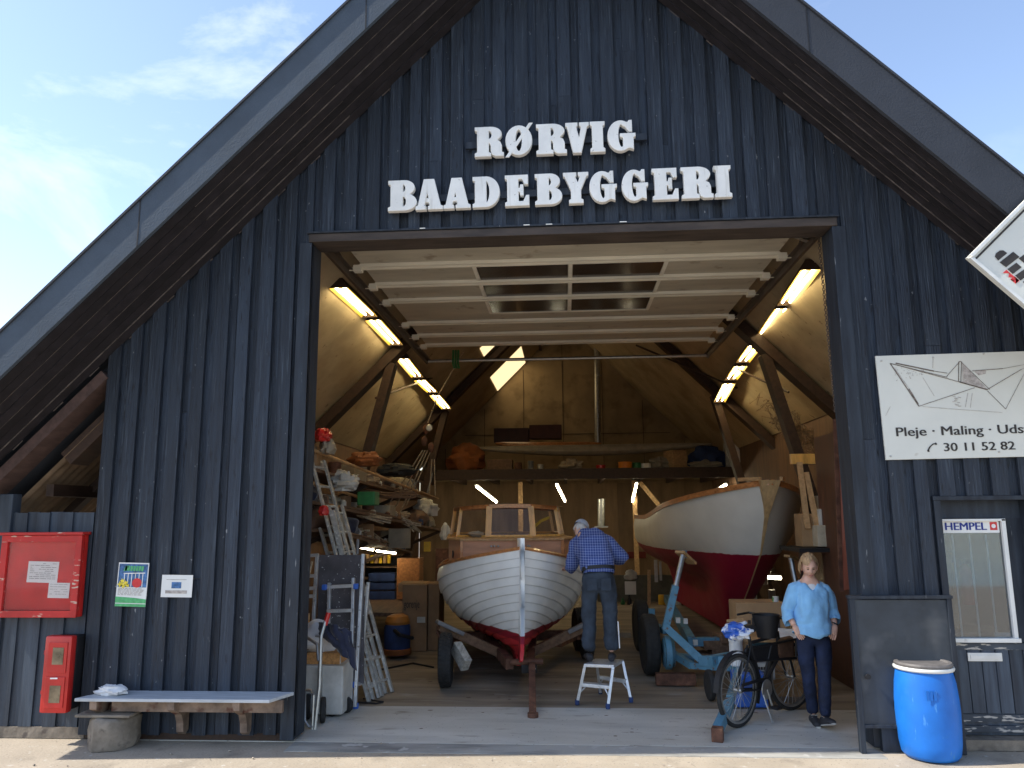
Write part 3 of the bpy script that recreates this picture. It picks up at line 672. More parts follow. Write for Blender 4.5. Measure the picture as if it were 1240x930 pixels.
G_['V'] = ([[(0, 1), (0, .91), (.06, .88), (.30, 0), (.60, 0), (.86, .88), (.93, .91), (.93, 1), (.57, 1), (.57, .91), (.65, .88), (.54, .42), (.40, .88), (.46, .91), (.46, 1)]], .93)
G_['Y'] = ([[(0, 1), (0, .91), (.06, .88), (.28, .42), (.28, .13), (.20, .09), (.20, 0), (.70, 0), (.70, .09), (.62, .13), (.62, .44), (.84, .88), (.91, .91), (.91, 1), (.56, 1), (.56, .91), (.63, .88), (.53, .62), (.41, .88), (.46, .91), (.46, 1)]], .91)
G_['G'] = ([[(.80, 1), (.72, 1), (.68, .94)]+arc(.42, .5, .42, .5, 62, 300, 24)+[(.72, .10), (.84, .06), (.84, .44), (.91, .48), (.91, .56), (.42, .56), (.42, .48), (.52, .44), (.52, .14)]+arc(.45, .5, .12, .40, 300, 62, 16)+[(.60, .80), (.72, .64), (.80, .64)]], .91)
G_['O'] = ([arc(.42, .5, .42, .5, 0, 345, 23), arc(.42, .5, .12, .39, 0, 345, 23)], .84)
def sign_row(word, xs, tl, tr, bl, br, rail, label):
    root = T('sign_lettering', label, 'sign', at((xs[0][0]+xs[-1][1])/2, (bl[1]+br[1])/2, -.08), group='white letter rows on the gable')
    b = MB(); b.bar(at(*rail[0], -.075), at(*rail[1], -.075), .035, .07); O('rail', b, 'navy2', root)
    for ch, (xa, xb) in zip(word, xs):
        g, wd = G_['O' if ch == 'Ø' else ch]
        yb = lambda x: bl[1]+(br[1]-bl[1])*(x-bl[0])/(br[0]-bl[0]); yt = lambda x: tl[1]+(tr[1]-tl[1])*(x-tl[0])/(tr[0]-tl[0])
        o = at(xa, yb(xa), -.13); e = at(xb, yb(xb), -.13); t = at(xa+.6, yt(xa), -.13)
        wdt = (e-o).length; h = (t-o).length; mx = plane_mx(o, e-o, Vector((0, 0, 1)))
        loops = [[(x*wdt/wd, y*h) for x, y in lp] for lp in g]
        mb = curve_mb(loops, .05, .006, mx)
        if ch == 'Ø':
            mb = merge(mb, MB().prism([mx @ Vector((x*wdt/wd, y*h, .02)) for x, y in ((-.02, -.08), (.10, -.08), (.88, 1.08), (.76, 1.08))], mx.to_3x3() @ Vector((0, 0, .014))))
        O('letter', mb, 'letter', root)
Z6 = lambda a, c: (450+a*.363, 450+c*.363)
sign_row('RØRVIG', [Z6(347, 440), Z6(449, 535), Z6(552, 650), Z6(650, 725), Z6(732, 778), Z6(790, 880)], (576, 156.5), (769, 147), (576, 191), (769, 183), ((564, 177), (783, 166)), 'upper row of white slab letters reading RØRVIG on the gable')
sign_row('BAADEBYGGERI', [Z6(58, 150), Z6(150, 237), Z6(243, 329), Z6(340, 427), Z6(448, 525), Z6(548, 635), Z6(643, 724), Z6(730, 818), Z6(838, 922), Z6(940, 1022), Z6(1037, 1138), Z6(1147, 1200)],
         (471, 221), (886, 202), (471, 256.5), (886, 239), ((488, 243), (880, 222)), 'lower row of white slab letters reading BAADEBYGGERI on the gable')
# ------------------------------------------------------------------ things on and before the gable
def seg(b, mx, p, q, wd, out=.004):
    a = mx @ Vector((*p, out)); c = mx @ Vector((*q, out)); n = mx.to_3x3() @ Vector((0, 0, 1)); b.bar(a, c, wd, .0016, n)
def poly(b, mx, pts, out=.003, d=.002):
    b.prism([mx @ Vector((x, y, out)) for x, y in pts], mx.to_3x3() @ Vector((0, 0, d)))

# white sign with the paper boat
o = at(1073, 557, -.075); e = at(1240, 553, -.075); t = at(1062.5, 431, -.075)
mx = plane_mx(o, e-o, t-o); ppx = (e-o).length/167.; H = (t-o).length
SW = (e-o).length*1.42
sg = T('painted_sign', 'white sign plate with a drawn paper boat and a phone number', 'sign', o)
b = MB(); b.prism([mx @ Vector(p) for p in ((0, 0, -.02), (SW, 0, -.02), (SW, H, -.02), (0, H, -.02))], mx.to_3x3() @ Vector((0, 0, .02))); O('plate', b, 'signw', sg, bevel=.003)
zx = (e-o).length/(1104-134); 
def q(px, py):   # zoomed sketch pixels -> plate coordinates
    k = (py-855)/(115-855); xl = 134+(60-134)*k
    return ((px-xl)*zx*1.0, H*((855-(px-134)*.0)-py)/740.)
b = MB()
sk = [((165, 172), (370, 485), 7), ((165, 172), (575, 285), 4), ((205, 172), (480, 238), 9), ((165, 172), (860, 380), 4), ((370, 485), (770, 365), 4), ((660, 320), (860, 382), 8),
      ((570, 280), (670, 172), 3.5), ((670, 172), (875, 380), 3.5), ((660, 175), (655, 318), 5), ((680, 175), (672, 318), 5), ((860, 380), (1104, 245), 4), ((860, 390), (985, 522), 3.5), ((985, 522), (1104, 310), 2.5),
      ((480, 238), (575, 255), 4), ((755, 245), (975, 235), 5), ((975, 235), (1104, 215), 2.5), ((365, 470), (300, 360), 9)]
for p, r, wd in sk: seg(b, mx, q(*p), q(*r), wd*zx)
O('drawing', b, 'pencil', sg)
b = MB()
for p, r, wd in [((395, 488), (700, 520), 2.5), ((700, 520), (960, 545), 2), ((400, 280), (480, 415), 2), ((475, 150), (472, 215), 3), ((720, 400), (700, 500), 3), ((752, 402), (735, 505), 2.5), ((190, 200), (330, 400), 3), ((1104, 310), (1180, 180), 3), ((1104, 245), (1240, 195), 3), ((1104, 215), (1240, 192), 3), ((130, 545), (165, 480), 2)]: seg(b, mx, q(*p), q(*r), wd*zx)
rr = random.Random(2)
for i in range(46):
    u, v = rr.random(), rr.random(); x = 200+u*210; y = 200+v*100*(1-u*.6)+u*20; seg(b, mx, q(x, y), q(x+rr.uniform(-9, 9), y+rr.uniform(3, 9)), 3*zx)
for i in range(10): x = 600+rr.random()*50; y = 420+i*8; seg(b, mx, q(x, y), q(x+22, y+rr.uniform(-5, 9)), 4*zx)
O('light_drawing', b, 'pencil2', sg)
b = MB()
for i in range(16):
    y = 195+i*9; k = (y-180)/200.; seg(b, mx, q(684, y), q(690+k*170*rr.uniform(.6, 1), y+12+k*14), 5*zx)
poly(b, mx, [q(690, 190), q(745, 250), q(775, 285), q(690, 300)], .0022)
poly(b, mx, [q(675, 322), q(860, 378), q(770, 280)], .002, .001)
poly(b, mx, [q(770, 250), q(855, 240), q(850, 268), q(800, 278)], .002, .001)
O('shading', b, 'pencil2', sg)
def tplate(s, x, y, size, mt, parent, m_=mx, off=.0, out=.003, **k):
    mm = m_ @ Matrix.Translation((x, y, out)); return O('lettering', text_mb(s, size, .003, mm, offset=off, **k), mt, parent)
def ttext(s, ref, xa, xb, y, size):
    x, yy = q(xa, y); w_ = q(xb, y)[0]-x; t1 = text_mb(ref, size); wr = max(v.x for v in t1.v); tm = text_mb(s, size, .003); t2 = text_mb(s, size, .003)
    for v in t2.v: v.x += size*.030; v.z += .0007
    merge(tm, t2)
    for v in tm.v: v.x *= w_/wr
    tm.v = [mx @ (Vector((x, yy, .003))+v) for v in tm.v]; O('lettering', tm, 'ink', sg)
ttext('Pleje · Maling · Udstyr', 'Pleje · Maling · Uds', 200, 1104, 692, 94*zx); ttext('30 11 52 82', '30 11 52 82', 538, 1042, 804, 86*zx)
b = MB(); hs = [q(430, 798), q(446, 770), q(468, 752), q(490, 750)]
for p, r, wd in zip(hs[:-1], hs[1:], (10, 8, 8)): seg(b, mx, p, r, wd*zx)
seg(b, mx, q(427, 800), q(441, 800), 12*zx); seg(b, mx, q(482, 745), q(492, 757), 12*zx); O('handset_symbol', b, 'ink', sg)
for px, py in ((102, 152), (475, 140), (838, 124), (165, 830), (930, 818)):
    b = MB(); x, y = q(px, py); p = mx @ Vector((x, y, .001)); b.lathe([(.009, 0), (.009, .004), (.004, .006)], p, 10, Matrix((mx.col[0][:3], mx.col[1][:3], mx.col[2][:3])).transposed()); O('screw', b, 'lgrey', sg)

# tilted square sign hanging at the gable edge
yS = -.96
c0 = at(1171, 312, yS); ce = at(1240, 371, yS); ct = at(1229, 263, yS)
mx = plane_mx(c0, ce-c0, ct-c0); LS = 1.02; u = (ct-c0).length/76.
ds = T('square_sign', 'tilted square white sign with black and red marks at the eaves', 'sign', c0)
b = MB(); b.prism([mx @ Vector(p) for p in ((0, 0, -.03), (LS, 0, -.03), (LS, LS, -.03), (0, LS, -.03))], mx.to_3x3() @ Vector((0, 0, .03))); O('plate', b, 'signw', ds)
b = MB()
for p, q2, wd in (((.013, .013), (LS, .013), .026), ((.013, .02), (.013, LS), .026)): a = mx @ Vector((*p, .012)); c = mx @ Vector((*q2, .012)); b.bar(a, c, wd, .03, mx.to_3x3() @ Vector((0, 0, 1)))
O('frame', b, 'ring', ds)
b = MB(); seg(b, mx, (.055, .036), (.055, LS), .016, .002); seg(b, mx, (.05, .036), (LS, .036), .006, .002); O('border_line', b, 'ink', ds)
ppm = 698/120*76/(ct-c0).length  # zoomed px per metre
def q3(px, py):
    d = at(1120+px/5.817, 240+py/5.813, yS)-c0; return (d.dot(mx.col[0].xyz), d.dot(mx.col[1].xyz))
b = MB()
poly(b, mx, [q3(*p) for p in ((515, 440), (492, 412), (500, 388), (525, 370), (550, 368), (578, 388))])
for pl in (((525, 452), (620, 378), (664, 414), (570, 487)), ((580, 500), (642, 455), (680, 487), (618, 534)), ((635, 545), (700, 500), (740, 532), (672, 580)), ((690, 590), (740, 552), (790, 600), (735, 640)), ((660, 424), (700, 395), (800, 480), (760, 510))): poly(b, mx, [q3(*p) for p in pl])
O('emblem', b, 'ink', ds)
b = MB()
for pl in (((548, 528), (572, 505), (600, 530)), ((588, 558), (592, 524), (632, 556)), ((600, 572), (625, 548), (638, 602), (662, 578)), ((635, 604), (640, 562), (666, 582))): poly(b, mx, [q3(*p) for p in pl])
O('red_emblem', b, 'hred', ds)
b = MB(); b.tube([mx @ Vector((.5, LS, -.01)), mx @ Vector((.5, LS, -.01))+Vector((.0, .06, .35))], .012, 6); O('hanger', b, 'black', ds)
b = MB(); p = mx @ Vector((.02, .02, .028)); b.blob(p, (.008, .008, .008), 1, 0, 1, 8, 6); O('screw', b, 'lgrey', ds)

# red glazed noticeboard
yB_ = -.13
A = at(92, 748, yB_); Bt = at(99, 648, yB_); Lx = at(0, 748, yB_).x-.06; x1 = (A.x+Bt.x)/2; z0 = A.z; z1 = Bt.z
nb = T('notice_case', 'wide red glazed notice case on the low blue fence', 'notice board', ((Lx+x1)/2, -.02, z0))
b = MB(); b.box((Lx, yB_+.05, z0), (x1, -.025, z1)); O('case', b, 'red', nb, bevel=.006)
b = MB(); b.box((Lx+.05, yB_+.04, z0+.05), (x1-.05, yB_+.049, z1-.05)); O('back_panel', b, 'redback', nb)
b = MB(); fr = .062
for lo, hi in (((Lx, yB_, z0), (x1, yB_+.039, z0+fr)), ((Lx, yB_, z1-fr), (x1, yB_+.039, z1)), ((Lx, yB_, z0+fr), (Lx+fr, yB_+.039, z1-fr)), ((x1-fr, yB_, z0+fr), (x1, yB_+.039, z1-fr))): b.box(lo, hi)
O('frame', b, 'redwood', nb, bevel=.004)
b = MB(); b.box((Lx-.02, yB_-.025, z1+.003), (x1+.02, -.02, z1+.03)); O('lid', b, 'redwood', nb, bevel=.006)
b = MB(); b.box((Lx+fr, yB_+.018, z0+fr), (x1-fr, yB_+.021, z1-fr)); O('pane', b, 'caseg', nb)
def paper(name, c4, y, label, tilt=0, lines=7, cat='notice', extra=None, group=None):
    o = at(*c4[0], y); ex = at(*c4[1], y)-o; ez = at(*c4[2], y)-o; mm = plane_mx(o, ex, ez); W_, H_ = ex.length, ez.length
    r = T(name, label, cat, o, group=group)
    b = MB(); poly(b, mm, [(0, 0), (W_, 0), (W_, H_), (0, H_)], 0, .0015); O('sheet', b, 'paper', r)
    if lines:
        b = MB(); rn = random.Random(len(label))
        for i in range(lines):
            x = W_*.08; yy = H_*(.9-.8*i/lines)
            while x < W_*.86:
                l = rn.uniform(.05, .2)*W_
                if rn.random() < .7: seg(b, mm, (x, yy), (min(x+l, W_*.93), yy), H_*.02, .003)
                x += l+.03*W_
        O('print', b, 'pencil', r)
    return r, mm, W_, H_
paper('notice', ((32, 705), (69, 706), (34, 679.5)), yB_+.038, 'larger sheet of paper pinned upper left in the red case', lines=9)
paper('notice', ((57.5, 724), (83, 724.5), (59, 705.5)), yB_+.036, 'smaller sheet of paper pinned lower right in the red case', lines=5)

# poster and leaflet
r, mm, W_, H_ = paper('poster', ((139, 734), (176, 735), (142.5, 681)), -.066, 'colourful green and yellow event poster in a clear sleeve', lines=0, cat='poster')
P = lambda b, pts, o_=.003: poly(b, mm, [(x*W_, y*H_) for x, y in pts], o_, .001)
b = MB(); P(b, [(0, .0), (1, 0), (1, .06), (0, .06)]); O('print_green', b, 'hgreen', r); b = MB(); P(b, [(.0, .08), (1, .08), (1, .17), (.6, .20), (0, .22)]); O('print_green', b, 'hgreen', r); b = MB()
for i in range(7): P(b, [(.22+i*.09, .82), (.28+i*.09, .80), (.31+i*.09, .92), (.24+i*.09, .93)], .0045)
P(b, [(.18, .80), (.24, .92), (.36, .94), (.30, .82)], .0045); O('print_green', b, 'hgreen', r)
b = MB(); P(b, [(.03, .44), (.97, .44), (.97, .97), (.03, .97)], .002); O('print_sky', b, 'hsky', r)
b = MB()
for i in range(6): P(b, [(.22+i*.12, .45), (.24+i*.12, .45), (.24+i*.12, .75), (.22+i*.12, .75)], .0045)
P(b, [(.2, .74), (.9, .76), (.9, .78), (.2, .76)], .0045); O('print_white', b, 'letter', r)
b = MB(); rr = random.Random(9)
for cx, cy, s in ((.12, .5, .11), (.22, .47, .10), (.3, .53, .10), (.18, .58, .09), (.36, .48, .08)):
    P(b, [(cx+s*(1 if k % 2 else .5)*math.cos(k*.6283), cy+.7*s*(1 if k % 2 else .5)*math.sin(k*.6283)) for k in range(10)], .006)
O('print_yellow', b, 'hyel', r)
b = MB(); P(b, [(.66+.16*math.cos(k*.5236), .54+.11*math.sin(k*.5236)) for k in range(12)], .006); P(b, [(.56, .46), (.7, .46), (.66, .54)], .0075); O('print_red', b, 'hred', r)
b = MB()
for i in range(6):
    x = .06
    while x < .8: 
        l = rr.uniform(.04, .14); P(b, [(x, .26+i*.028), (x+l, .26+i*.028), (x+l, .272+i*.028), (x, .272+i*.028)], .0045); x += l+.03
O('print_text', b, 'pencil2', r)
r, mm, W_, H_ = paper('leaflet', ((194.5, 723), (232, 723.5), (197, 696)), -.064, 'small white leaflet with a blue photo beside the poster', lines=0, cat='leaflet')
b = MB(); P(b, [(.33, .40), (.64, .40), (.64, .68), (.33, .68)]); O('photo', b, 'hsky', r)
b = MB(); P(b, [(.14, .17), (.84, .17), (.84, .31), (.14, .31)]); P(b, [(.15, .78), (.8, .78), (.8, .80), (.15, .80)]); O('print', b, 'pencil2', r)

# fire extinguisher cabinet
yC = -.24
a = at(42, 864, yC); c = at(77, 864, yC); t = at(51, 770, yC)
x0, x1, z0, z1 = a.x+.035, c.x+.02, a.z, t.z
ec = T('extinguisher_cabinet', 'narrow red and black fire extinguisher cabinet below the notice case', 'fire cabinet', ((x0+x1)/2, -.02, z0))
b = MB(); b.box((x0+.012, yC+.085, z0+.012), (x1-.006, -.014, z1-.012)); O('body', b, 'black', ec, bevel=.02)
b = MB(); b.box((x0, yC, z0), (x1, yC+.083, z1)); O('door', b, 'red', ec, bevel=.022, smooth=True)
b = MB(); w_ = x1-x0; h_ = z1-z0
for lo, hi in (((x0+w_*.16, yC-.010, z0+h_*.07), (x1-w_*.12, yC-.0005, z0+h_*.47)), ((x0+w_*.16, yC-.010, z0+h_*.52), (x1-w_*.12, yC-.0005, z0+h_*.92))): b.box(lo, hi)
O('door_panel', b, 'red', ec, bevel=.008)
for zz in (.14, .63):
    b = MB(); b.box((x0+w_*.36, yC-.014, z0+h_*zz), (x1-w_*.24, yC-.0105, z0+h_*(zz+.22))); O('window', b, mat('cab_window', (.20, .15, .09), .3, 0, .4, 10), ec)
b = MB(); b.box((x0+w_*.36, yC-.018, z0+h_*.445), (x0+w_*.62, yC-.0105, z0+h_*.462)); O('handle', b, 'letter', ec)
for zz in (.25, .27, .76, .79):
    b = MB(); b.tube([(x0-.02, yC+.04, z0+h_*zz), (x0+.01, yC+.04, z0+h_*zz)], .012, 8); O('hinge', b, 'red', ec)

# wall bench
yb0 = -.37
l = at(90, 847, yb0); r_ = at(326, 846, yb0); zt_ = (l.z+r_.z)/2
be = T('wall_bench', 'narrow pale plank bench on brackets along the blue wall', 'bench', ((l.x+r_.x)/2, -.05, 0))
b = MB(); b.hexa([(l.x, yb0, zt_-.028), (r_.x, yb0, zt_-.028), (r_.x+.12, -.05, zt_-.028), (l.x+.14, -.05, zt_-.028)], [(l.x, yb0, zt_), (r_.x, yb0, zt_), (r_.x+.12, -.05, zt_), (l.x+.14, -.05, zt_)]); O('seat', b, 'bench', be, bevel=.005)
b = MB(); b.box((l.x+.28, -.26, zt_-.135), (r_.x+.08, -.22, zt_-.03)); O('apron', b, 'benchwood', be, bevel=.004)
for px in (212, 290, 119):
    x = at(px, 860, -.26).x; b = MB(); pts = [(x, -.05, zt_-.03), (x, -.35, zt_-.03), (x, -.345, zt_-.10), (x, -.28, zt_-.13), (x, -.20, zt_-.17), (x, -.16, zt_-.25), (x, -.15, zt_-.33), (x, -.10, zt_-.36), (x, -.05, zt_-.33)]
    b.prism([Vector(p)-Vector((.033, 0, 0)) for p in pts], (.066, 0, 0)); O('bracket', b, 'benchwood', be, bevel=.004)
p = at(122, 842, -.30)
b = MB(); b.blob((p.x+.05, -.22, zt_+.035), (.135, .09, .048), 5, .5, 2.2, 22, 14, -.7); TH('rag', 'crumpled white rag lying on the left end of the bench', 'rag', b, 'cloth', smooth=True)
p0 = gz(115, 909); p1 = at(118, 870, -.25)
b = MB(); cx, cy = p0.x+.06, -.20
b.lathe([(.205, 0), (.215, .05), (.205, .15), (.20, .235), (.17, .262)], (cx, cy, 0), 14)
for v in b.v: v += Vector((1, 1, .3))*noise.noise(v*6)*.05
st = TH('concrete_footing', 'rough round concrete footing under the left end of the bench', 'concrete block', b, 'concrete', smooth=True, ang=50)
b = MB(); b.cbox((cx-.03, cy, .278), (.50, .3, .022)); O('slab', b, 'concrete', st, bevel=.006)
for px, py, s in ((36, 886, .035), (300, 917, .03), (22, 889, .025)):
    pass

# blue barrel
bc = gz(1128, 916); Rb = .246
bl = T('barrel', 'blue plastic barrel with a grey clamp lid before the dark board', 'barrel', (bc.x, bc.y, 0))
hz = at(1128, 806, bc.y-.0).z; h = hz+.025
kb = Rb/.288
prof = [(.17*kb, .0), (.235*kb, .006), (.262*kb, .035), (.278*kb, .12), (Rb*.995, h*.34), (Rb*1.01, h*.5), (Rb, h*.62), (.275*kb, h*.80), (.258*kb, h*.90), (.248*kb, h*.955), (.235*kb, h*.965)]
b = MB(); b.lathe(prof, (bc.x, bc.y, 0), 48); O('body', b, 'barrel', bl, smooth=True, ang=60)
b = MB(); b.lathe([(.24*kb, h*.93), (.270*kb, h*.935), (.277*kb, h*.955), (.270*kb, h*.975), (.24*kb, h*.978)], (bc.x, bc.y, 0), 48); O('clamp_ring', b, 'ring', bl, smooth=True, ang=60)
b = MB(); b.lathe([(.24*kb, h*.979), (.264*kb, h*.982), (.266*kb, h*1.0), (.255*kb, h*1.018), (.225*kb, h*1.02), (.215*kb, h*1.004), (.05*kb, h*1.004)], (bc.x, bc.y, 0), 48); O('lid', b, 'lid', bl, smooth=True)
b = MB(); xx = bc.x-.06
for k in range(3): b.cbox((xx-.03+k*.03, bc.y-Rb*1.0+.003, h*.71), (.022, .006, .075))
O('moulded_mark', b, 'barrel', bl)

# dark board on legs
yN = -.15
tl, tr, blw = at(1027, 722, yN), at(1150, 720, yN), at(1044, 912, yN)
x0, x1, zt_ = tl.x, tr.x+.0, tl.z
bd = T('board', 'dark blue painted board on legs standing beside the doorway', 'board', ((x0+x1)/2, yN, 0))
b = MB(); b.box((x0+.045, yN-.01, .23), (x1-.04, yN+.012, zt_-.03)); O('panel', b, 'slate', bd)
for lo, hi, nm in (((x0, yN-.03, .0), (x0+.044, yN+.03, zt_-.021), 'leg'), ((x1-.04, yN-.03, .0), (x1, yN+.03, zt_-.021), 'leg'), ((x0-.01, yN-.034, zt_-.02), (x1+.01, yN+.034, zt_+.008), 'top_rail'), ((x0+.045, yN-.026, .20), (x1-.041, yN+.02, .229), 'bottom_rail')):
    b = MB(); b.box(lo, hi); O(nm, b, 'navy2', bd, bevel=.004)
b = MB(); p = at(1041, 840, yN); b.lathe([(.022, 0), (.024, .01), (.010, .02), (.008, .045)], (x0+.10, yN-.05, .62), 12, 'Y'); O('knob', b, 'black', bd, smooth=True)
b = MB(); b.box((x0+.2, yN+.03, .0), (x0+.55, yN+.09, .20)); O('foot', b, 'navy2', bd)

# ------------------------------------------------------------------ lamps
def trough_lamp(p0, p1, label, group, wdt=.24):
    p0, p1 = Vector(p0), Vector(p1); d = (p1-p0); Ln = d.length; d.normalize(); mid = (p0+p1)/2
    side = d.cross(Vector((0, 0, 1))).normalized(); up = side.cross(d)
    r = T('strip_lamp', label, 'lamp', mid, group=group)
    a, c = p0+d*.02, p1-d*.02
    b = MB()
    sec = [(-wdt/2, 0), (-wdt/4, .09), (wdt/4, .09), (wdt/2, 0)]; sec2 = [(x*1.06, z+.008) for x, z in sec]
    v = [p+side*x+up*z for p in (a, c) for x, z in sec2]; 
    b.add(v, [(0, 1, 5, 4), (1, 2, 6, 5), (2, 3, 7, 6), (3, 2, 1, 0), (4, 5, 6, 7)]); b.bar(a+up*.115, c+up*.115, .10, .05, up); O('housing', b, 'darkbrown', r)
    b = MB(); v = [p+side*x*.97+up*(z*.96+.001) for p in (a+d*.004, c-d*.004) for x, z in sec]; b.add(v, [(4, 5, 1, 0), (5, 6, 2, 1), (6, 7, 3, 2)]); O('reflector', b, 'reflector', r)
    for s in (-1, 1):
        b = MB(); b.tube([a+d*.05+side*s*.05+up*.035, c-d*.05+side*s*.05+up*.035], .015, 8); O('tube', b, 'tube', r)
def lamp_row(pts, names, group):
    for (pa, ya, pb, yb), n in zip(pts, names): trough_lamp(at(*pa, ya), at(*pb, yb), n, group)
lamp_row([((409, 349), 1.9, (448, 385), 3.45), ((451, 388), 3.6, (480, 419), 5.2), ((487, 435), 5.9, (506, 458), 7.5), ((508, 461), 7.6, (524, 476), 9.2), ((526, 479), 9.3, (541, 496), 11.0)],
         ['strip lamp nearest the doorway in the left row under the roof', 'strip lamp just before the first rafter in the left row', 'strip lamp just behind the first rafter in the left row', 'middle lamp of the three behind the first rafter, left row', 'strip lamp farthest back in the left row under the roof'], 'strip lamps in the left row')
lamp_row([((982, 327), 1.7, (951, 371), 3.2), ((949, 374), 3.3, (925, 407), 4.9), ((915, 419), 4.95, (899, 440), 6.1), ((897, 444), 6.2, (885, 461), 7.4), ((883, 465), 7.5, (871, 488), 8.9)],
         ['strip lamp nearest the doorway in the right row by the chain', 'strip lamp just before the first rafter in the right row', 'strip lamp just behind the first rafter in the right row', 'middle lamp of the three behind the first rafter, right row', 'strip lamp farthest back in the right row under the roof'], 'strip lamps in the right row')
def tube_lamp(p0, p1, label, r=.028, group='bare tube lamps under the loft'):
    p0, p1 = Vector(p0), Vector(p1); t_ = T('tube_lamp', label, 'lamp', (p0+p1)/2, group=group)
    b = MB(); b.tube([p0, p1], r, 8); O('tube', b, 'tubew', t_)
    b = MB(); b.bar(p0+Vector((0, 0, r+.02)), p1+Vector((0, 0, r+.02)), .07, .035); O('batten', b, 'lgrey', t_)
tube_lamp(at(577, 589, 12.4), at(601, 608, 13.9), 'leftmost bare tube lamp below the loft over the cabin boat')
tube_lamp(at(674, 587, 12.4), at(684, 607, 13.9), 'bare tube lamp below the loft right of the cabin roof')
tube_lamp(at(771, 586, 12.4), at(766, 607, 13.9), 'bare tube lamp below the loft beside the steel flue')
tube_lamp(at(879, 587, 12.3), at(869, 594, 13.2), 'short bare tube lamp below the loft above the sailboat')
tube_lamp(at(426, 661, 6.6), at(452, 666, 6.4), 'left bright tube lamp under the tool shelf', .016, 'tube lamps under the tool shelf')
tube_lamp(at(456, 667, 6.4), at(479, 670, 6.2), 'right bright tube lamp under the tool shelf', .016, 'tube lamps under the tool shelf')
tube_lamp(at(930, 699, 7.6), at(946, 700, 7.6), 'small tube lamp over the bench behind the sailboat', .03, 'bench lamp')
# flue and hood
fl = T('flue_pipe', 'tall shiny steel flue pipe rising in front of the rear gable', 'flue', at(725, 545, 15.6))
b = MB(); b.tube([at(724, 547, 15.6), at(723, 430, 15.6), at(722, 360, 15.6)], .095, 14); O('pipe', b, 'galv', fl, smooth=True)
for py in (505, 455): b = MB(); p = at(724, py, 15.6); b.lathe([(.105, -.03), (.105, .03)], p, 14); O('collar', b, 'galv', fl)
sh = T('stove_hood', 'short shiny steel flue with a flanged hood below the loft', 'flue', at(728, 640, 14.2))
b = MB(); b.tube([at(728, 637, 14.2), at(728, 604, 14.2)], .10, 14); O('pipe', b, 'galv', sh, smooth=True)
b = MB(); b.cbox(at(728, 638, 14.2), (.36, .3, .03)); O('flange', b, 'galv', sh)
b = MB(); b.cbox(at(728, 648, 14.2), (.12, .12, .2)); O('elbow', b, 'black', sh)
# ------------------------------------------------------------------ cabin boat (clinker)
def smooth(x, a, b):
    t = min(1, max(0, (x-a)/(b-a))); return t*t*(3-2*t)
def lerp(a, b, t): return a+(b-a)*t
def interp(xs, ys, x):
    if x <= xs[0]: return ys[0]
    for i in range(len(xs)-1):
        if x <= xs[i+1]:
            t = (x-xs[i])/(xs[i+1]-xs[i]); return lerp(ys[i], ys[i+1], t)
    return ys[-1]
B1 = Vector((-.485, 1.56, 0)); TH1 = R_(7.5)
b1 = T('cabin_boat', 'white clinker motorboat with a varnished wheelhouse and red bottom', 'boat', B1, TH1)
L1 = 6.0
def hp1(t, v, off=0.):
    us = .30*(1-t)**2.2+.04*(1-t); zst = lerp(.40, 1.63, t)
    u = lerp(us, L1-.25*(1-t), v); d = u/L1
    ue = lerp(u-us, u, smooth(u, 0, 1.6))
    B = .985*(1-max(0, 1-ue/2.3)**2.5) if u < 2.3 else .985*(1-max(0, (u-3.0)/3.05)**2.6*.92) if u > 3 else .985
    B = max(.012, B)
    zsheer = 1.27+.36*max(0, 1-u/2.9)**1.7+.12*max(0, (u-3.6)/2.4)**2
    w = smooth(u, .0, 1.7); tm = t**(1+.75*smooth(u-us, .0, 2.6)); full = math.sin(tm*math.pi/2)**.95*1.035*(1-.035*max(0, (tm-.82)/.18)**2) ; vee = t**.92
    x = B*lerp(vee, full, w)
    zk = lerp(.40, .34, smooth(u, 0, 1)); zm = zk+(zsheer-zk)*tm**1.62
    zb = zk+(zsheer-zk)*t
    z = lerp(zb, zm, smooth(u, .1, 2.2))
    x = max(x, .022); off = off*min(1, max(0, (u-us)/.25))
    return Vector((x+off, u, z-off*.25))
NS = 12; NV = 44
hull = MB(); ts = [0]+[(.06+.94*k/NS) for k in range(1, NS+1)]
for s in (-1, 1):
    for k in range(NS):
        t0, t1 = ts[k], ts[k+1]
        def rowf(t, off): return [Vector((s*p.x, p.y, p.z)) for p in (hp1(t, (i/NV)**1.5, off) for i in range(NV+1))]
        lap = .020 if k else 0
        lo_in, lo, mdl, sm, hi = rowf(t0, 0), rowf(t0, lap), rowf((t0+t1)/2, lap*.75), rowf(t1-(t1-t0)*.13, .003), rowf(t1, .001)
        for r0, r1 in ((lo_in, lo), (lo, mdl), (mdl, sm), (sm, hi)):
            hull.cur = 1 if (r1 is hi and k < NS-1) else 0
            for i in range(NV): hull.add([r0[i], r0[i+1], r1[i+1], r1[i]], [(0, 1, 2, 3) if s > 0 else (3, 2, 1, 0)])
O('hull', hull, ['hull1', 'seamh'], b1, smooth=True, local=True, ang=22)
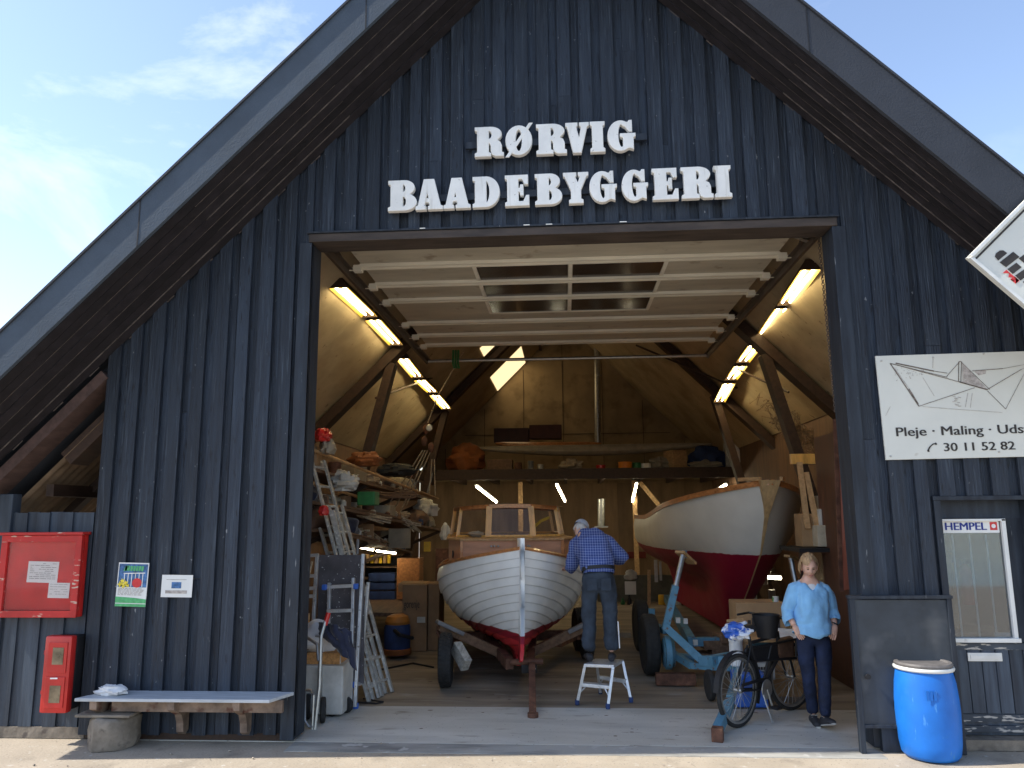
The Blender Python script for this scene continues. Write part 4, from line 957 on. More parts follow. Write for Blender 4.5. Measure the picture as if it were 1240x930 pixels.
# keel and stem
b = MB(); 
stem = [(-.03, 1.745), (-.035, 1.6), (-.02, 1.3), (.01, 1.0), (.055, .70), (.12, .50), (.24, .385), (.42, .325), (.8, .30)]
for i in range(len(stem)-1):
    (u0, z0), (u1, z1) = stem[i], stem[i+1]; wa = lerp(.045, .032, i/8); wb = lerp(.045, .032, (i+1)/8)
    d = Vector((0, u1-u0, z1-z0)).normalized(); n = Vector((0, -d.z, d.y)); n = n if n.y > 0 else -n
    if i > 5: n = Vector((0, .2, 1)).normalized()
    n2 = n
    b.hexa([(-wa*.62, u0-.0, z0), (wa*.62, u0, z0), Vector((wa*.8, u0, z0))+n*.30, Vector((-wa*.8, u0, z0))+n*.30], [(-wb*.62, u1, z1), (wb*.62, u1, z1), Vector((wb*.8, u1, z1))+n2*.30, Vector((-wb*.8, u1, z1))+n2*.30])
O('stem', b, 'hull1', b1, local=True, bevel=.006, smooth=True)
b = MB(); b.box((-.035, .55, .27), (.035, 5.6, .36)); O('keel', b, 'hull1', b1, local=True)
# rubbing strake and deck
for s in (-1, 1):
    b = MB(); pts = [hp1(1, (i/NV)**1.5, .008) for i in range(NV+1)]; b.tube([Vector((s*p.x, p.y, p.z+.004)) for p in pts], .020, 6); O('gunwale', b, 'mahog', b1, local=True, smooth=True)
b = MB()
def deck(u, v):
    p = hp1(1, u**1.4*.98); return Vector((p.x*(2*v-1)*.98, p.y, p.z-.01+.05*(1-(2*v-1)**2)))
b.grid(deck, 30, 8); O('deck', b, 'cedar', b1, local=True, smooth=True)
# cabin trunk: faceted front
cf, cbk, zc0, zc1 = 1.42, 4.6, 1.20, 1.665
plan = [(-.86, 2.15), (-.68, 1.62), (-.02, cf), (.66, 1.62), (.86, 2.15), (.88, cbk), (-.88, cbk)]
b = MB(); b.prism([(x, y, zc0) for x, y in plan], (0, 0, zc1-zc0)); tr_ = O('coaming', b, 'cedar', b1, local=True)
b = MB(); b.prism([(x*1.035, y-.03 if y < 2.5 else y, zc1+.001) for x, y in plan], (0, 0, .028)); O('cabin_top', b, 'pine', b1, local=True, bevel=.006)
for x, y in plan[1:4:2]:
    b = MB(); b.bar((x, y-.012, zc0+.03), (x, y-.012, zc1), .035, .03, (0, 1, 0)); O('corner_post', b, 'mahog', tr_, local=True)
b = MB()
for x in (-.30, -.26, -.21, .18, .2): b.tube([(x, 1.46, 1.60), (x+.01, 1.43, 1.60)], .012, 6)
O('fitting', b, 'galv', tr_, local=True)
b = MB(); b.lathe([(.05, -.006), (.05, .006)], (-.80, 1.95, 1.48), 14, 'X'); O('porthole', b, 'black', tr_, local=True)
# wheelhouse
zw0, zw1 = zc1+.03, 2.10
wp = [(-.84, 2.95), (-.74, 2.48), (-.31, 2.24), (.33, 2.24), (.74, 2.48), (.84, 2.95), (.85, 4.3), (-.85, 4.3)]
wt = [(x*.93, y+.10 if y < 4 else y) for x, y in wp]
ztop = lambda x: zw1+.05*(1-(x/.85)**2)-.02
wh = T('x', '', ''); bpy.data.objects.remove(wh)
b = MB()
for i in (0, 1, 2, 3, 4, 5, 6, 7):
    w_ = .085 if i in (2, 3) else .05
    b.bar((*wp[i], zw0), (*wt[i], ztop(wt[i][0])), w_, .045, (0, 1, 0))
for i in range(8):
    j = (i+1) % 8; b.bar((*wp[i], zw0+.015), (*wp[j], zw0+.015), .04, .03)
hw = O('wheelhouse', b, 'oak', b1, local=True, bevel=.004)
b = MB()
for i in range(8):
    j = (i+1) % 8
    n = 5
    for k in range(n):
        p = Vector((*wt[i], 0)).lerp(Vector((*wt[j], 0)), k/n); q_ = Vector((*wt[i], 0)).lerp(Vector((*wt[j], 0)), (k+1)/n); p.z = ztop(p.x); q_.z = ztop(q_.x)
        b.bar(p, q_, .05, .055)
O('roof_beam', b, 'mahog', hw, local=True)
b = MB(); b.grid(lambda u, v: ((2*v-1)*.79, 2.38+u*1.92, ztop((2*v-1)*.79)+.03), 4, 8); O('roof', b, 'mahog', hw, local=True, smooth=True)
for i in (0, 1, 2, 3, 4, 5, 7):
    j = (i+1) % 8; b = MB(); p, q_ = Vector((*wp[i], zw0+.03)), Vector((*wp[j], zw0+.03)); a2, c2 = Vector((*wt[i], ztop(wt[i][0])-.03)), Vector((*wt[j], ztop(wt[j][0])-.03))
    b.add([p, q_, c2, a2], [(0, 1, 2, 3)]); O('window', b, 'clearg', hw, local=True)
b = MB(); b.tube([(.28, 2.5, 1.72), (.36, 2.48, 1.85), (.47, 2.47, 1.93), (.62, 2.5, 1.99)], .024, 8); TH('hose', 'yellow hose curled behind the right wheelhouse window', 'hose', MB().tube([Matrix.Translation(B1) @ Matrix.Rotation(TH1, 4, 'Z') @ Vector(p) for p in ((.30, 2.52, 1.71), (.36, 2.52, 1.82), (.47, 2.54, 1.91), (.60, 2.6, 1.96))], .022, 8), 'yellow', smooth=True)
mxB = Matrix.Translation(B1) @ Matrix.Rotation(TH1, 4, 'Z')
b = MB(); b.blob(mxB @ Vector((-.48, 2.3, 1.74)), (.12, .07, .04), 3, .5, 3); TH('cloth', 'bundle of pale cloth on the cabin top by the left window', 'cloth', b, 'canvas', smooth=True)

# trailer under the cabin boat
MT = mxB
tr1 = T('boat_trailer', 'rusty brown two-wheel boat trailer under the white cabin boat', 'trailer', B1, TH1)
def lw(p): return MT @ Vector(p)
tip = gz(645, 867, .03); hd = at(668, 797, 1.95)
b = MB(); b.bar(at(645, 866, .95), lw((.13, .40, .30)), .075, .085); O('drawbar', b, 'rust', tr1, bevel=.006)
b = MB(); p = at(645.5, 866, .93); b.lathe([(.028, -.03), (.055, -.03), (.055, .03), (.028, .03)], p+Vector((0, -.03, .0)), 16); O('coupling_eye', b, 'rust', tr1, smooth=True)
b = MB(); b.tube([lw((-.12, .42, .335)), lw((.26, .42, .335))], .035, 10); O('keel_roller', b, 'rust', tr1)
b = MB(); b.cbox(lw((.10, .46, .26)), (.18, .10, .10), TH1); O('winch_block', b, 'black', tr1, bevel=.01)
b = MB(); b.lathe([(.018, 0), (.018, .02)], lw((.155, .40, .26)), 8, 'Y'); O('bolt', b, 'galv', tr1)
for s in (-1, 1):
    b = MB(); b.bar(lw((s*.95, 1.1, .66)), lw((s*.16, 1.25, .28)), .12, .11); O('bunk_arm', b, 'plank' , tr1, bevel=.008)
    b = MB(); b.bar(lw((s*.98, 1.02, .72)), lw((s*.66, 1.10, .56)), .15, .05); O('bunk_pad', b, 'grey', tr1, bevel=.01)
    b = MB(); b.bar(lw((s*.12, .5, .30)), lw((s*.55, 4.4, .33)), .09, .12); O('side_beam', b, 'rust', tr1)
    b = MB(); b.tube([lw((s*.98, 1.1, .60)), lw((s*.88, 1.15, .36))], .016, 6); O('stay', b, 'rust', tr1)
b = MB(); b.bar(lw((-.85, 2.4, .33)), lw((1.1, 2.4, .33)), .10, .13); O('axle', b, 'rust', tr1)
def wheel(c, R, wd, rz, parent, rim='grey', tread=True):
    b = MB(); R0 = R*.60; prof = [(R0, -wd/2*.8), (R*.86, -wd/2), (R*.96, -wd*.42), (R, -wd*.25), (R, wd*.25), (R*.96, wd*.42), (R*.86, wd/2), (R0, wd/2*.8)]
    mm = Matrix.Rotation(rz, 3, 'Z') @ Matrix(((0, 0, 1), (1, 0, 0), (0, 1, 0)))
    b.lathe(prof, c, 36, mm)
    if tread:
        for k in range(40):
            a = 2*math.pi*k/40
            for x in (-.32, -.11, .11, .32):
                rr = R*(1.004 if abs(x) < .2 else .985); p = mm @ Vector((rr*math.cos(a+x*.25), rr*math.sin(a+x*.25), x*wd)); d = (mm @ Vector((math.cos(a), math.sin(a), 0)))
                ax = mm @ Vector((0, 0, 1)); tg = d.cross(ax); b.cbox(Vector(c)+p, (1, 1, 1), 0, Matrix((ax*wd*.17, tg*R*.10, d*R*.03)).transposed())
    ty = O('wheel', b, 'rubber', parent, smooth=True, merge=False)
    b = MB(); b.lathe([(.02, -wd*.30), (R*.30, -wd*.30), (R*.52, -wd*.22), (R0*1.02, -wd*.40), (R0*1.02, wd*.40), (R*.5, wd*.22), (R*.28, wd*.32), (.02, wd*.32)], c, 24, mm); O('rim', b, rim, ty, smooth=True)
    return ty
wc = gz(535, 838); wheel(Vector((wc.x, wc.y+.29, .305)), .305, .155, TH1*.6, tr1)
wheel(Vector((wc.x-.12, wc.y+.95, .305)), .305, .155, TH1, tr1)
wheel(lw((1.08, 2.4, .305)), .305, .155, TH1, tr1); wheel(lw((1.08, 3.1, .305)), .305, .155, TH1, tr1)
b = MB(); b.bar(at(552, 783, 2.3), at(565, 806, 2.1), .10, .16); TH('timber_block', 'split grey timber block wedged behind the trailer wheel', 'timber', b, 'greyply', bevel=.008)
b = MB(); b.bar(lw((.55, 1.4, .40)), lw((1.12, 3.0, .30)), .10, .14); O('side_beam', b, 'rust', tr1)
b = MB(); b.bar(lw((-.95, 1.15, .60)), lw((-.75, 2.4, .38)), .08, .10); O('side_beam', b, 'rust', tr1)

# ------------------------------------------------------------------ sailing boat
B2 = Vector((2.80, 3.5, 0)); TH2 = R_(2.4)
b2 = T('sailing_boat', 'unfinished white sailing boat with a deep red keel on the blue trailer', 'boat', B2, TH2)
L2 = 8.0
def hp2(t, v):
    us = interp([0, .17, .35, .58, .8, 1], [2.6, 1.95, 1.35, .64, .27, 0], t); zst = lerp(.10, 2.40, t); u = lerp(us, L2-.8*(1-t), v)
    B = 1.12*(1-max(0, 1-(u+.12)/2.9)**2.4) if u < 2.78 else 1.12*(1-.30*max(0, (u-4.2)/3.8)**2)
    zs = 1.93+.47*max(0, 1-u/4.2)**1.25
    prof = interp([0, .22, .38, .50, .60, .68, .78, .90, 1], [.05, .07, .16, .42, .74, .90, 1.0, 1.02, .985], t)
    zf = interp([0, .22, .38, .50, .60, .68, .78, .90, 1], [.10, .55, .85, 1.0, 1.14, 1.30, 1.50, 1.76, 1.93], t)
    vee = .05+.95*t**1.25; up = max(0, u-us)
    w = smooth(up, .0, 3.2); x = max(.02, B*lerp(vee, prof, w)); x = .012+x*math.tanh(up*1.55/x)
    zm = zf+(zs-1.93)*max(0, (t-.45)/.55)
    z = lerp(zst, zm, smooth(up, 0, 3.0))
    if t >= .9999: z = zs
    else: z = min(z, zs-(1-t)*.4)
    return Vector((x, u, z))
hb = MB(); NT, NU = 26, 40
for s in (-1, 1):
    g = [[hp2(i/NT, (j/NU)**1.6) for j in range(NU+1)] for i in range(NT+1)]
    for i in range(NT):
        for j in range(NU):
            q4 = [g[i][j], g[i][j+1], g[i+1][j+1], g[i+1][j]]; hb.add([Vector((s*p.x, p.y, p.z)) for p in q4], [(0, 1, 2, 3)])
O('hull', hb, 'hull2', b2, local=True, smooth=True, ang=60)
b = MB()     # broad raw stem, wedge shaped
for (u0, z0, w0), (u1, z1, w1) in zip([(-.03, 2.44, .14), (.14, 2.1, .054), (.27, 1.94, .030), (.64, 1.43, .012), (1.35, .905, .010), (1.95, .49, .010)], [(.14, 2.1, .054), (.27, 1.94, .030), (.64, 1.43, .012), (1.35, .905, .010), (1.95, .49, .010), (2.6, .1, .010)]):
    b.hexa([(-w0, u0, z0), (w0, u0, z0), (w0*1.05, u0+.35, z0), (-w0*1.05, u0+.35, z0)], [(-w1, u1, z1), (w1, u1, z1), (w1*1.05, u1+.35, z1), (-w1*1.05, u1+.35, z1)])
O('stem', b, 'stemwood', b2, local=True)
for s in (-1, 1):
    b = MB(); pts = [hp2(1, (i/NU)**1.6) for i in range(NU+1)]
    for i in range(NU):
        p, q_ = pts[i], pts[i+1]; b.bar((s*(p.x+.004), p.y, p.z+.012), (s*(q_.x+.004), q_.y, q_.z+.012), .03, .075)
    O('rubbing_strake', b, 'mahog', b2, local=True)
    b = MB(); b.bar((s*.14, -.03, 2.46), (s*.31, .42, 2.47), .04, .05); O('toe_rail', b, 'pine', b2, local=True)
b = MB()
def deck2(u, v):
    p = hp2(1, u**1.5*.98); return Vector((p.x*(2*v-1)*.97, p.y, p.z-.02))
b.grid(deck2, 24, 6); O('deck', b, 'pine', b2, local=True, smooth=True)
b = MB(); b.box((-.05, 2.6, .09), (.05, 6.5, .6)); O('keel', b, 'hull2', b2, local=True)
mB2 = Matrix.Translation(B2) @ Matrix.Rotation(TH2, 4, 'Z')
b = MB(); b.box((-.62, 2.7, 1.98), (.0, 3.5, 2.17)); O('hatch_cover', xf(b, Matrix()), 'bluedark', b2, local=True, bevel=.03)
# blue trailer
bt = T('boat_trailer', 'pale blue steel boat trailer with props under the sailing boat', 'trailer', (1.6, 2.6, 0))
b = MB()
kA = at(808, 756, 2.6); up_ = at(822, 718, 2.6)
b.bar(at(806, 760, 2.6), at(818, 709, 2.62), .085, .085, (0, 1, 0)); O('prop_base', b, 'bluepaint', bt, bevel=.006)
b = MB(); b.tube([at(818, 712, 2.62), at(827, 672, 2.75)], .034, 10); O('prop', b, 'galv', bt, smooth=True)
b = MB(); b.bar(at(823, 668, 2.72), at(838, 682, 2.9), .14, .03); O('prop_pad', b, 'pine', bt)
b = MB(); b.cbox(at(828, 671, 2.78), (.06, .06, .09), .4); O('prop_head', b, 'bluepaint', bt)
b = MB(); b.bar(at(806, 759, 2.58), at(850, 800, 2.2), .09, .11, (0, 1, 0)); b.bar(at(848, 800, 2.2), at(895, 801, 1.9), .09, .11); O('side_beam', b, 'bluepaint', bt, bevel=.006)
b = MB(); b.bar(at(806, 786, 2.9), at(838, 806, 2.3), .07, .08); b.bar(at(838, 806, 2.3), at(892, 809, 1.85), .07, .07); O('lower_beam', b, 'bluepaint', bt, bevel=.006)
b = MB(); b.tube([at(803, 790, 2.75), at(816, 790, 2.75)], .17, 18); b.tube([at(805, 790, 2.65), at(812, 790, 2.65)], .20, 18); b.tube([at(816, 795, 2.8), at(840, 797, 2.8)], .05, 10); O('hub', b, 'bluepaint', bt, smooth=True)
for px, py in ((817, 752), (838, 779), (826, 753)):
    b = MB(); b.cbox(at(px+4, py-1, 2.5), (.05, .05, .06)); O('lug', b, 'lgrey', bt)
b = MB(); b.bar(at(792, 757, 3.6), at(806, 764, 2.9), .07, .07); b.bar(at(789, 737, 3.6), at(789, 757, 3.6), .08, .08, (0, 1, 0)); O('rear_prop', b, 'bluepaint', bt)
wp_ = gz(789, 824); wheel(Vector((wp_.x+.03, wp_.y+.36, .37)), .37, .19, .05, bt, 'redwood', tread=False)
wp2 = gz(772, 794); wheel(Vector((wp2.x+.1, wp2.y+.36, .37)), .37, .19, .05, bt, 'redwood', tread=False)
b = MB(); b.bar(at(860, 800, 2.0)+Vector((0, 0, 0)), (2.9, 2.8, .42), .08, .1); b.bar((1.5, 2.9, .42), (3.5, 3.1, .42), .1, .1); b.bar((3.4, 2.9, .42), (3.3, 8, .42), .1, .12); b.bar((1.55, 2.9, .42), (1.9, 8, .42), .1, .12); O('frame', b, 'bluepaint', bt)
b = MB(); b.tube([at(970, 740, 3.4), at(957, 674, 3.6)], .034, 10); O('prop', b, 'galv', bt)
b = MB(); b.bar(at(953, 673, 3.55), at(966, 678, 3.7), .1, .03); O('prop_pad', b, 'pine', bt)
b = MB(); b.bar(gz(868, 886, .06), at(884, 850, .75), .075, .10); b.bar(at(884, 848, .76), at(897, 806, 1.8), .07, .09); O('drawbar', b, 'bluepaint', bt, bevel=.006)
b = MB(); b.cbox(gz(869, 889, .06), (.10, .10, .12), -.3); b.cbox(gz(870, 882, .06), (.075, .16, .10), -.3); O('coupling', b, 'rust', bt, bevel=.008)
wp3 = gz(860, 852); wheel(Vector((wp3.x+.03, wp3.y+.14, .16)), .16, .06, .1, bt, 'redwood', tread=False)
b = MB(); b.bar(at(794, 822, 2.4), at(842, 822, 2.4), .12, .13); TH('chock_plank', 'plank lying on the floor in front of the blue trailer wheel', 'plank', b, 'rust', bevel=.006)
for i, (px, py, sx) in enumerate(((868, 795, .5), (880, 786, .42), (868, 779, .4), (884, 772, .34))):
    b = MB(); b.cbox(at(px, py, 3.0), (sx, .3, .10), .1*i-.1); TH('timber_block', ['lowest', 'second', 'third', 'topmost'][i]+' timber block stacked beneath the red keel', 'timber', b, 'plank', group='timber stacked beneath the keel', bevel=.006)
# ------------------------------------------------------------------ people
def skin_mb(J, E, root, sub=2):
    names = list(J); me = bpy.data.meshes.new('sk'); me.from_pydata([J[n][0] for n in names], [(names.index(a), names.index(b)) for a, b in E], [])
    o = bpy.data.objects.new('sk', me); COL.objects.link(o); o.modifiers.new('s', 'SKIN')
    for i, n in enumerate(names):
        r = J[n][1]; r = r if isinstance(r, tuple) else (r, r)
        v = me.skin_vertices[0].data[i]; v.radius = r; v.use_root = (n == root)
    s = o.modifiers.new('d', 'SUBSURF'); s.levels = sub; s.render_levels = sub
    return mesh_to_mb(ev_mesh(o))
def wrinkle(b, amp, fr, seed=0, st=(1, 1, 1)):
    for v in b.v:
        n = noise.noise_vector(Vector((v.x*st[0], v.y*st[1], v.z*st[2]))*fr+Vector((seed, seed*2, 0))); v += n*amp
    return b
def loft_mb(rings, n=24, fold=0., seed=0, cap=True, fine=1):
    """rings: (centre, rx, ry, xdir)"""
    if fine > 1:
        rr_ = []
        for i in range(len(rings)-1):
            for k in range(fine):
                t = k/fine; a, c = rings[i], rings[i+1]; rr_.append((Vector(a[0]).lerp(Vector(c[0]), t), a[1]+(c[1]-a[1])*t, a[2]+(c[2]-a[2])*t, Vector(a[3]).lerp(Vector(c[3]), t)))
        rings = rr_+[rings[-1]]
    b = MB(); k = len(rings); vs = []
    for i, (c, rx, ry, xd) in enumerate(rings):
        c = Vector(c); d = (Vector(rings[min(i+1, k-1)][0])-Vector(rings[max(i-1, 0)][0])).normalized(); x = Vector(xd); x = (x-d*x.dot(d)).normalized(); y = d.cross(x)
        for j in range(n):
            a = 2*math.pi*j/n; f = 1+fold*noise.noise(Vector((math.cos(a)*1.6, math.sin(a)*1.6, i*.35+seed)))
            vs.append(c+x*rx*f*math.copysign(abs(math.cos(a))**.85, math.cos(a))+y*ry*f*math.copysign(abs(math.sin(a))**.85, math.sin(a)))
    fs = [(i*n+j, i*n+(j+1)%n, (i+1)*n+(j+1)%n, (i+1)*n+j) for i in range(k-1) for j in range(n)]
    if cap: fs += [tuple(range(n))[::-1], tuple((k-1)*n+j for j in range(n))]
    return b.add(vs, fs)
def head_mb(c, mx, sc=1.):
    """face looks along local -y; material slots 0 skin 1 dark 2 lip"""
    b = MB(); c = Vector(c)
    def fn(u, v):
        a = u*2*math.pi; e = (v-.5)*math.pi
        d = Vector((math.cos(a)*math.cos(e), math.sin(a)*math.cos(e), math.sin(e)))
        x, y, z = d.x*.073, d.y*.092, d.z*.112
        fr = max(0, -d.y)
        if d.z < 0: k = 1-.34*(-d.z)**1.4; x *= k; y *= (1-.16*(-d.z)) if d.y < 0 else (1-.40*(-d.z))
        g = lambda x0, z0, sx, sz: math.exp(-((d.x-x0)/sx)**2-((d.z-z0)/sz)**2)
        if d.y < 0:
            y -= .022*g(0, -.16, .13, .14)+.012*g(0, .05, .09, .2)+.010*g(0, -.80, .3, .15)+.007*g(0, -.48, .26, .08)
            y += .012*(g(.36, .08, .18, .12)+g(-.36, .08, .18, .12))-.006*(g(.4, .28, .3, .08)+g(-.4, .28, .3, .08))
            y -= .006*(g(.5, -.2, .2, .2)+g(-.5, -.2, .2, .2))
        return mx @ (Vector((x, y, z))*sc)+c
    b.grid(fn, 40, 30)
    P_ = lambda p: mx @ (Vector(p)*sc)+c
    for s in (-1, 1): b.blob(P_((s*.074, .012, -.005)), (.012*sc, .02*sc, .034*sc), 1, 0, 1, 10, 8)
    b.cur = 1
    for s in (-1, 1): b.blob(P_((s*.028, -.081, .008)), (.0135*sc, .007*sc, .0055*sc), 1, 0, 1, 10, 8); b.blob(P_((s*.029, -.088, .026)), (.018*sc, .006*sc, .003*sc), 1, 0, 1, 8, 6)
    b.cur = 2; b.blob(P_((0, -.087, -.054)), (.024*sc, .009*sc, .007*sc), 1, 0, 1, 12, 8); b.cur = 0
    return b
def hand_mb(b, wrist, d, palm_n, sc=1., curl=.5, thumb=1):
    """palm + five bent fingers, added to the body mesh"""
    w_ = Vector(wrist); d = Vector(d).normalized(); nrm = Vector(palm_n).normalized(); s = d.cross(nrm).normalized()
    k = loft_mb([(w_-d*.01, .026*sc, .018*sc, s), (w_+d*.03*sc, .036*sc, .017*sc, s), (w_+d*.075*sc, .040*sc, .015*sc, s), (w_+d*.09*sc, .038*sc, .012*sc, s)], 12); merge(b, k)
    for i, (off, ln) in enumerate(((-.030, .066), (-.010, .076), (.010, .072), (.029, .056))):
        p = w_+d*.085*sc+s*off*sc; q_ = p+(d+nrm*curl*.4)*ln*.5*sc; r = q_+(d*.6+nrm*curl)*ln*.5*sc
        b.tube([p-d*.012, p, q_, r], [.0095*sc, .0095*sc, .0085*sc, .0065*sc], 8)
    p = w_+d*.025*sc-s*.032*thumb*sc; b.tube([p+s*.01*thumb, p-s*.02*thumb*sc+d*.025*sc, p-s*.026*thumb*sc+d*.055*sc+nrm*.012], [.012*sc, .0115*sc, .008*sc], 8)
    return b
# woman walking out, hands in pockets
W0 = Vector((2.372, .66, 0))
wo = T('person', 'woman in a pale blue blouse and dark jeans with hands in her pockets', 'person', W0, .06)
J = {'pel': ((0, .01, .86), (.10, .065)), 'w': ((0, .01, 1.0), (.11, .08)), 'ch': ((0, .01, 1.18), (.13, .095)), 'nb': ((0, .015, 1.325), .065), 'nk': ((0, .0, 1.40), .047), 'hd': ((0, -.015, 1.46), .05),
     'sl': ((-.13, .015, 1.275), .05), 'sr': ((.13, .015, 1.275), .05), 'el': ((-.228, .05, 1.05), .040), 'er': ((.228, .05, 1.05), .040), 'wl': ((-.200, -.06, .925), .029), 'wr': ((.205, -.06, .925), .029),
     'hl': ((-.085, .01, .76), .055), 'hr': ((.085, .01, .76), .055), 'kl': ((-.065, .02, .44), .05), 'kr': ((.06, -.06, .45), .05), 'al': ((-.012, .10, .08), .035), 'ar': ((.022, -.10, .10), .035)}
E_ = [('pel', 'w'), ('w', 'ch'), ('ch', 'nb'), ('nb', 'nk'), ('nk', 'hd'), ('nb', 'sl'), ('nb', 'sr'), ('sl', 'el'), ('el', 'wl'), ('sr', 'er'), ('er', 'wr'), ('pel', 'hl'), ('hl', 'kl'), ('kl', 'al'), ('pel', 'hr'), ('hr', 'kr'), ('kr', 'ar')]
body = skin_mb(J, E_, 'pel')
hm = Matrix.Rotation(R_(-10), 3, 'Z') @ Matrix.Rotation(R_(17), 3, 'X')
body.cur = 0; merge(body, head_mb((0, -.028, 1.475), hm, .98))
hand_mb(body, (-.200, -.06, .925), (.50, -.30, -1), (.2, -1, .1), .95, .1, 1); hand_mb(body, (.205, -.06, .925), (-.50, -.30, -1), (-.2, -1, .1), .95, .1, -1)
O('body', body, ['skin', 'eye', 'lip'], wo, local=True, smooth=True, ang=60, merge=False)
for f in wo.children[0].data.polygons: f.use_smooth = True
J2 = {'wst': ((0, .01, .965), (.135, .10)), 'pel': ((0, .0, .88), (.148, .112)), 'hl': ((-.086, -.0, .79), (.094, .098)), 'hr': ((.086, -.0, .79), (.094, .098)), 'tl': ((-.082, .01, .60), (.083, .083)), 'tr': ((.08, -.03, .60), (.083, .083)), 'kl': ((-.062, .02, .44), .066), 'kr': ((.06, -.07, .45), .066),
      'cl': ((-.04, .07, .25), .064), 'cr': ((.042, -.085, .27), .064), 'al': ((-.014, .10, .085), .058), 'ar': ((.024, -.10, .10), .058)}
jm = skin_mb(J2, [('wst', 'pel'), ('pel', 'hl'), ('pel', 'hr'), ('hl', 'tl'), ('hr', 'tr'), ('tl', 'kl'), ('tr', 'kr'), ('kl', 'cl'), ('kr', 'cr'), ('cl', 'al'), ('cr', 'ar')], 'pel', 3)
O('jeans', wrinkle(wrinkle(jm, .009, 11, 3, (1, 1, .8)), .005, 26, 4, (.6, 1, 1.2)), 'jeans', wo, local=True, smooth=True, ang=80)
bl_ = loft_mb([((.0, -.005, .862), .188, .142, (1, 0, 0)), ((.0, -.005, .88), .191, .144, (1, 0, 0)), ((0, 0, .95), .184, .138, (1, 0, 0)), ((0, 0, 1.03), .172, .130, (1, 0, 0)), ((0, .0, 1.13), .168, .130, (1, 0, 0)), ((0, .005, 1.23), .170, .122, (1, 0, 0)), ((0, .012, 1.285), .158, .100, (1, 0, 0)), ((0, .018, 1.325), .110, .080, (1, 0, 0)), ((0, .014, 1.350), .070, .062, (1, 0, 0))], 64, .10, 2, cap=False, fine=4)
for v in bl_.v:
    if v.z < .90: v.z -= (.045*max(0, -v.y/.15)*max(0, 1-abs(v.x)/.2)+.05*max(0, v.y/.15))*(1 if v.z < .87 else .5)
    if v.y < -.03 and v.z > 1.24: v.z -= max(0, 1-abs(v.x)/.07)*.085*((v.z-1.24)/.125)
for s in (-1, 1):
    merge(bl_, loft_mb([((s*.08, .012, 1.295), .056, .056, (0, 1, 0)), ((s*.145, .018, 1.262), .066, .066, (0, 1, 0)), ((s*.188, .03, 1.17), .064, .062, (0, 1, 0)), ((s*.226, .045, 1.07), .062, .060, (0, 1, 0)), ((s*.236, .025, 1.00), .062, .060, (0, 1, 0)), ((s*.226, -.008, .960), .062, .056, (0, 1, 0))], 32, .16, s+5, cap=False, fine=4))
O('blouse', wrinkle(wrinkle(bl_, .012, 8, 7, (1, 1, .55)), .009, 20, 3, (1, 1, .35)), 'blouse', wo, local=True, smooth=True, ang=80)
b = loft_mb([((0, -.052, 1.235), .05, .028, (1, 0, 0)), ((0, -.045, 1.285), .062, .03, (1, 0, 0)), ((0, -.030, 1.31), .05, .03, (1, 0, 0))], 16); O('undershirt', b, 'cloth', wo, local=True, smooth=True)
def hair_mb(c, mx, sc, fringe, low, thick=1.12, seed=1, side=.09):
    b = MB(); c = Vector(c); nu, nv = 40, 28; g = {}
    for i in range(nu):
        for j in range(nv+1):
            a = 2*math.pi*i/nu; e = (j/nv-.5)*math.pi; d = Vector((math.cos(a)*math.cos(e), math.sin(a)*math.cos(e), math.sin(e)))
            k = thick+.10*noise.noise(Vector((d.x*5, d.y*5, d.z*1.3))+Vector((seed, 0, 0)))+side*max(0, -abs(d.z+.25)*1.1+.6)*(1 if abs(d.x) > .3 else .4)
            p = Vector((d.x*.078*k, d.y*.096*k, d.z*.116*k)); b.v.append(mx @ (p*sc)+c); g[i, j] = d
    for i in range(nu):
        for j in range(nv):
            d = (g[i, j]+g[(i+1) % nu, j+1])/2
            face = d.y < -.26 and abs(d.x) < .86 and d.z < fringe+.20*math.sin(d.x*4+.6)
            if face or d.z < low+.1*math.sin(d.x*11): continue
            a0 = i*(nv+1)+j; a1 = ((i+1) % nu)*(nv+1)+j; b.f.append((a0, a1, a1+1, a0+1)); b.mi.append(0)
    return b
O('hair', hair_mb((0, -.018, 1.482), hm, 1.10, .50, -.34, 1.07, 1, .34), 'hair', wo, local=True, smooth=True, ang=80)
def shoe_mb(c, yaw, pitch, L=.25, w=.09):
    mx = Matrix.Translation(c) @ Matrix.Rotation(yaw, 4, 'Z') @ Matrix.Rotation(pitch, 4, 'X')
    up = MB(); b2_ = loft_mb([((0, .055, .03), .030, .028, (1, 0, 0)), ((0, .045, .035), .036, .035, (1, 0, 0)), ((0, 0, .045), .040, .045, (1, 0, 0)), ((0, -.07, .040), .043, .036, (1, 0, 0)), ((0, -.14, .030), .045, .026, (1, 0, 0)), ((0, -.18, .024), .034, .018, (1, 0, 0)), ((0, -.195, .022), .012, .010, (1, 0, 0))], 16)
    return xf(b2_, mx), mx
for c, ya, pi_, nm in (((-.012, .115, .0), -.12, 0, 0), ((.024, -.085, .025), .10, R_(-16), 1)):
    sb, mx_ = shoe_mb(Vector(c), ya, pi_); sho = O('shoe', sb, 'shoe', wo, local=True, smooth=True, ang=70)
    b = loft_mb([((0, .06, .008), .03, .008, (1, 0, 0)), ((0, 0, .008), .04, .009, (1, 0, 0)), ((0, -.1, .008), .047, .009, (1, 0, 0)), ((0, -.195, .010), .022, .008, (1, 0, 0))], 14); O('sole', xf(b, mx_), 'lgrey', sho, local=True, smooth=True)
    b = MB()
    for k in range(3): b.bar(mx_ @ Vector((-.03, -.03-k*.035, .083-k*.013)), mx_ @ Vector((.03, -.035-k*.035, .083-k*.013)), .008, .006)
    O('laces', b, 'lgrey', sho, local=True)
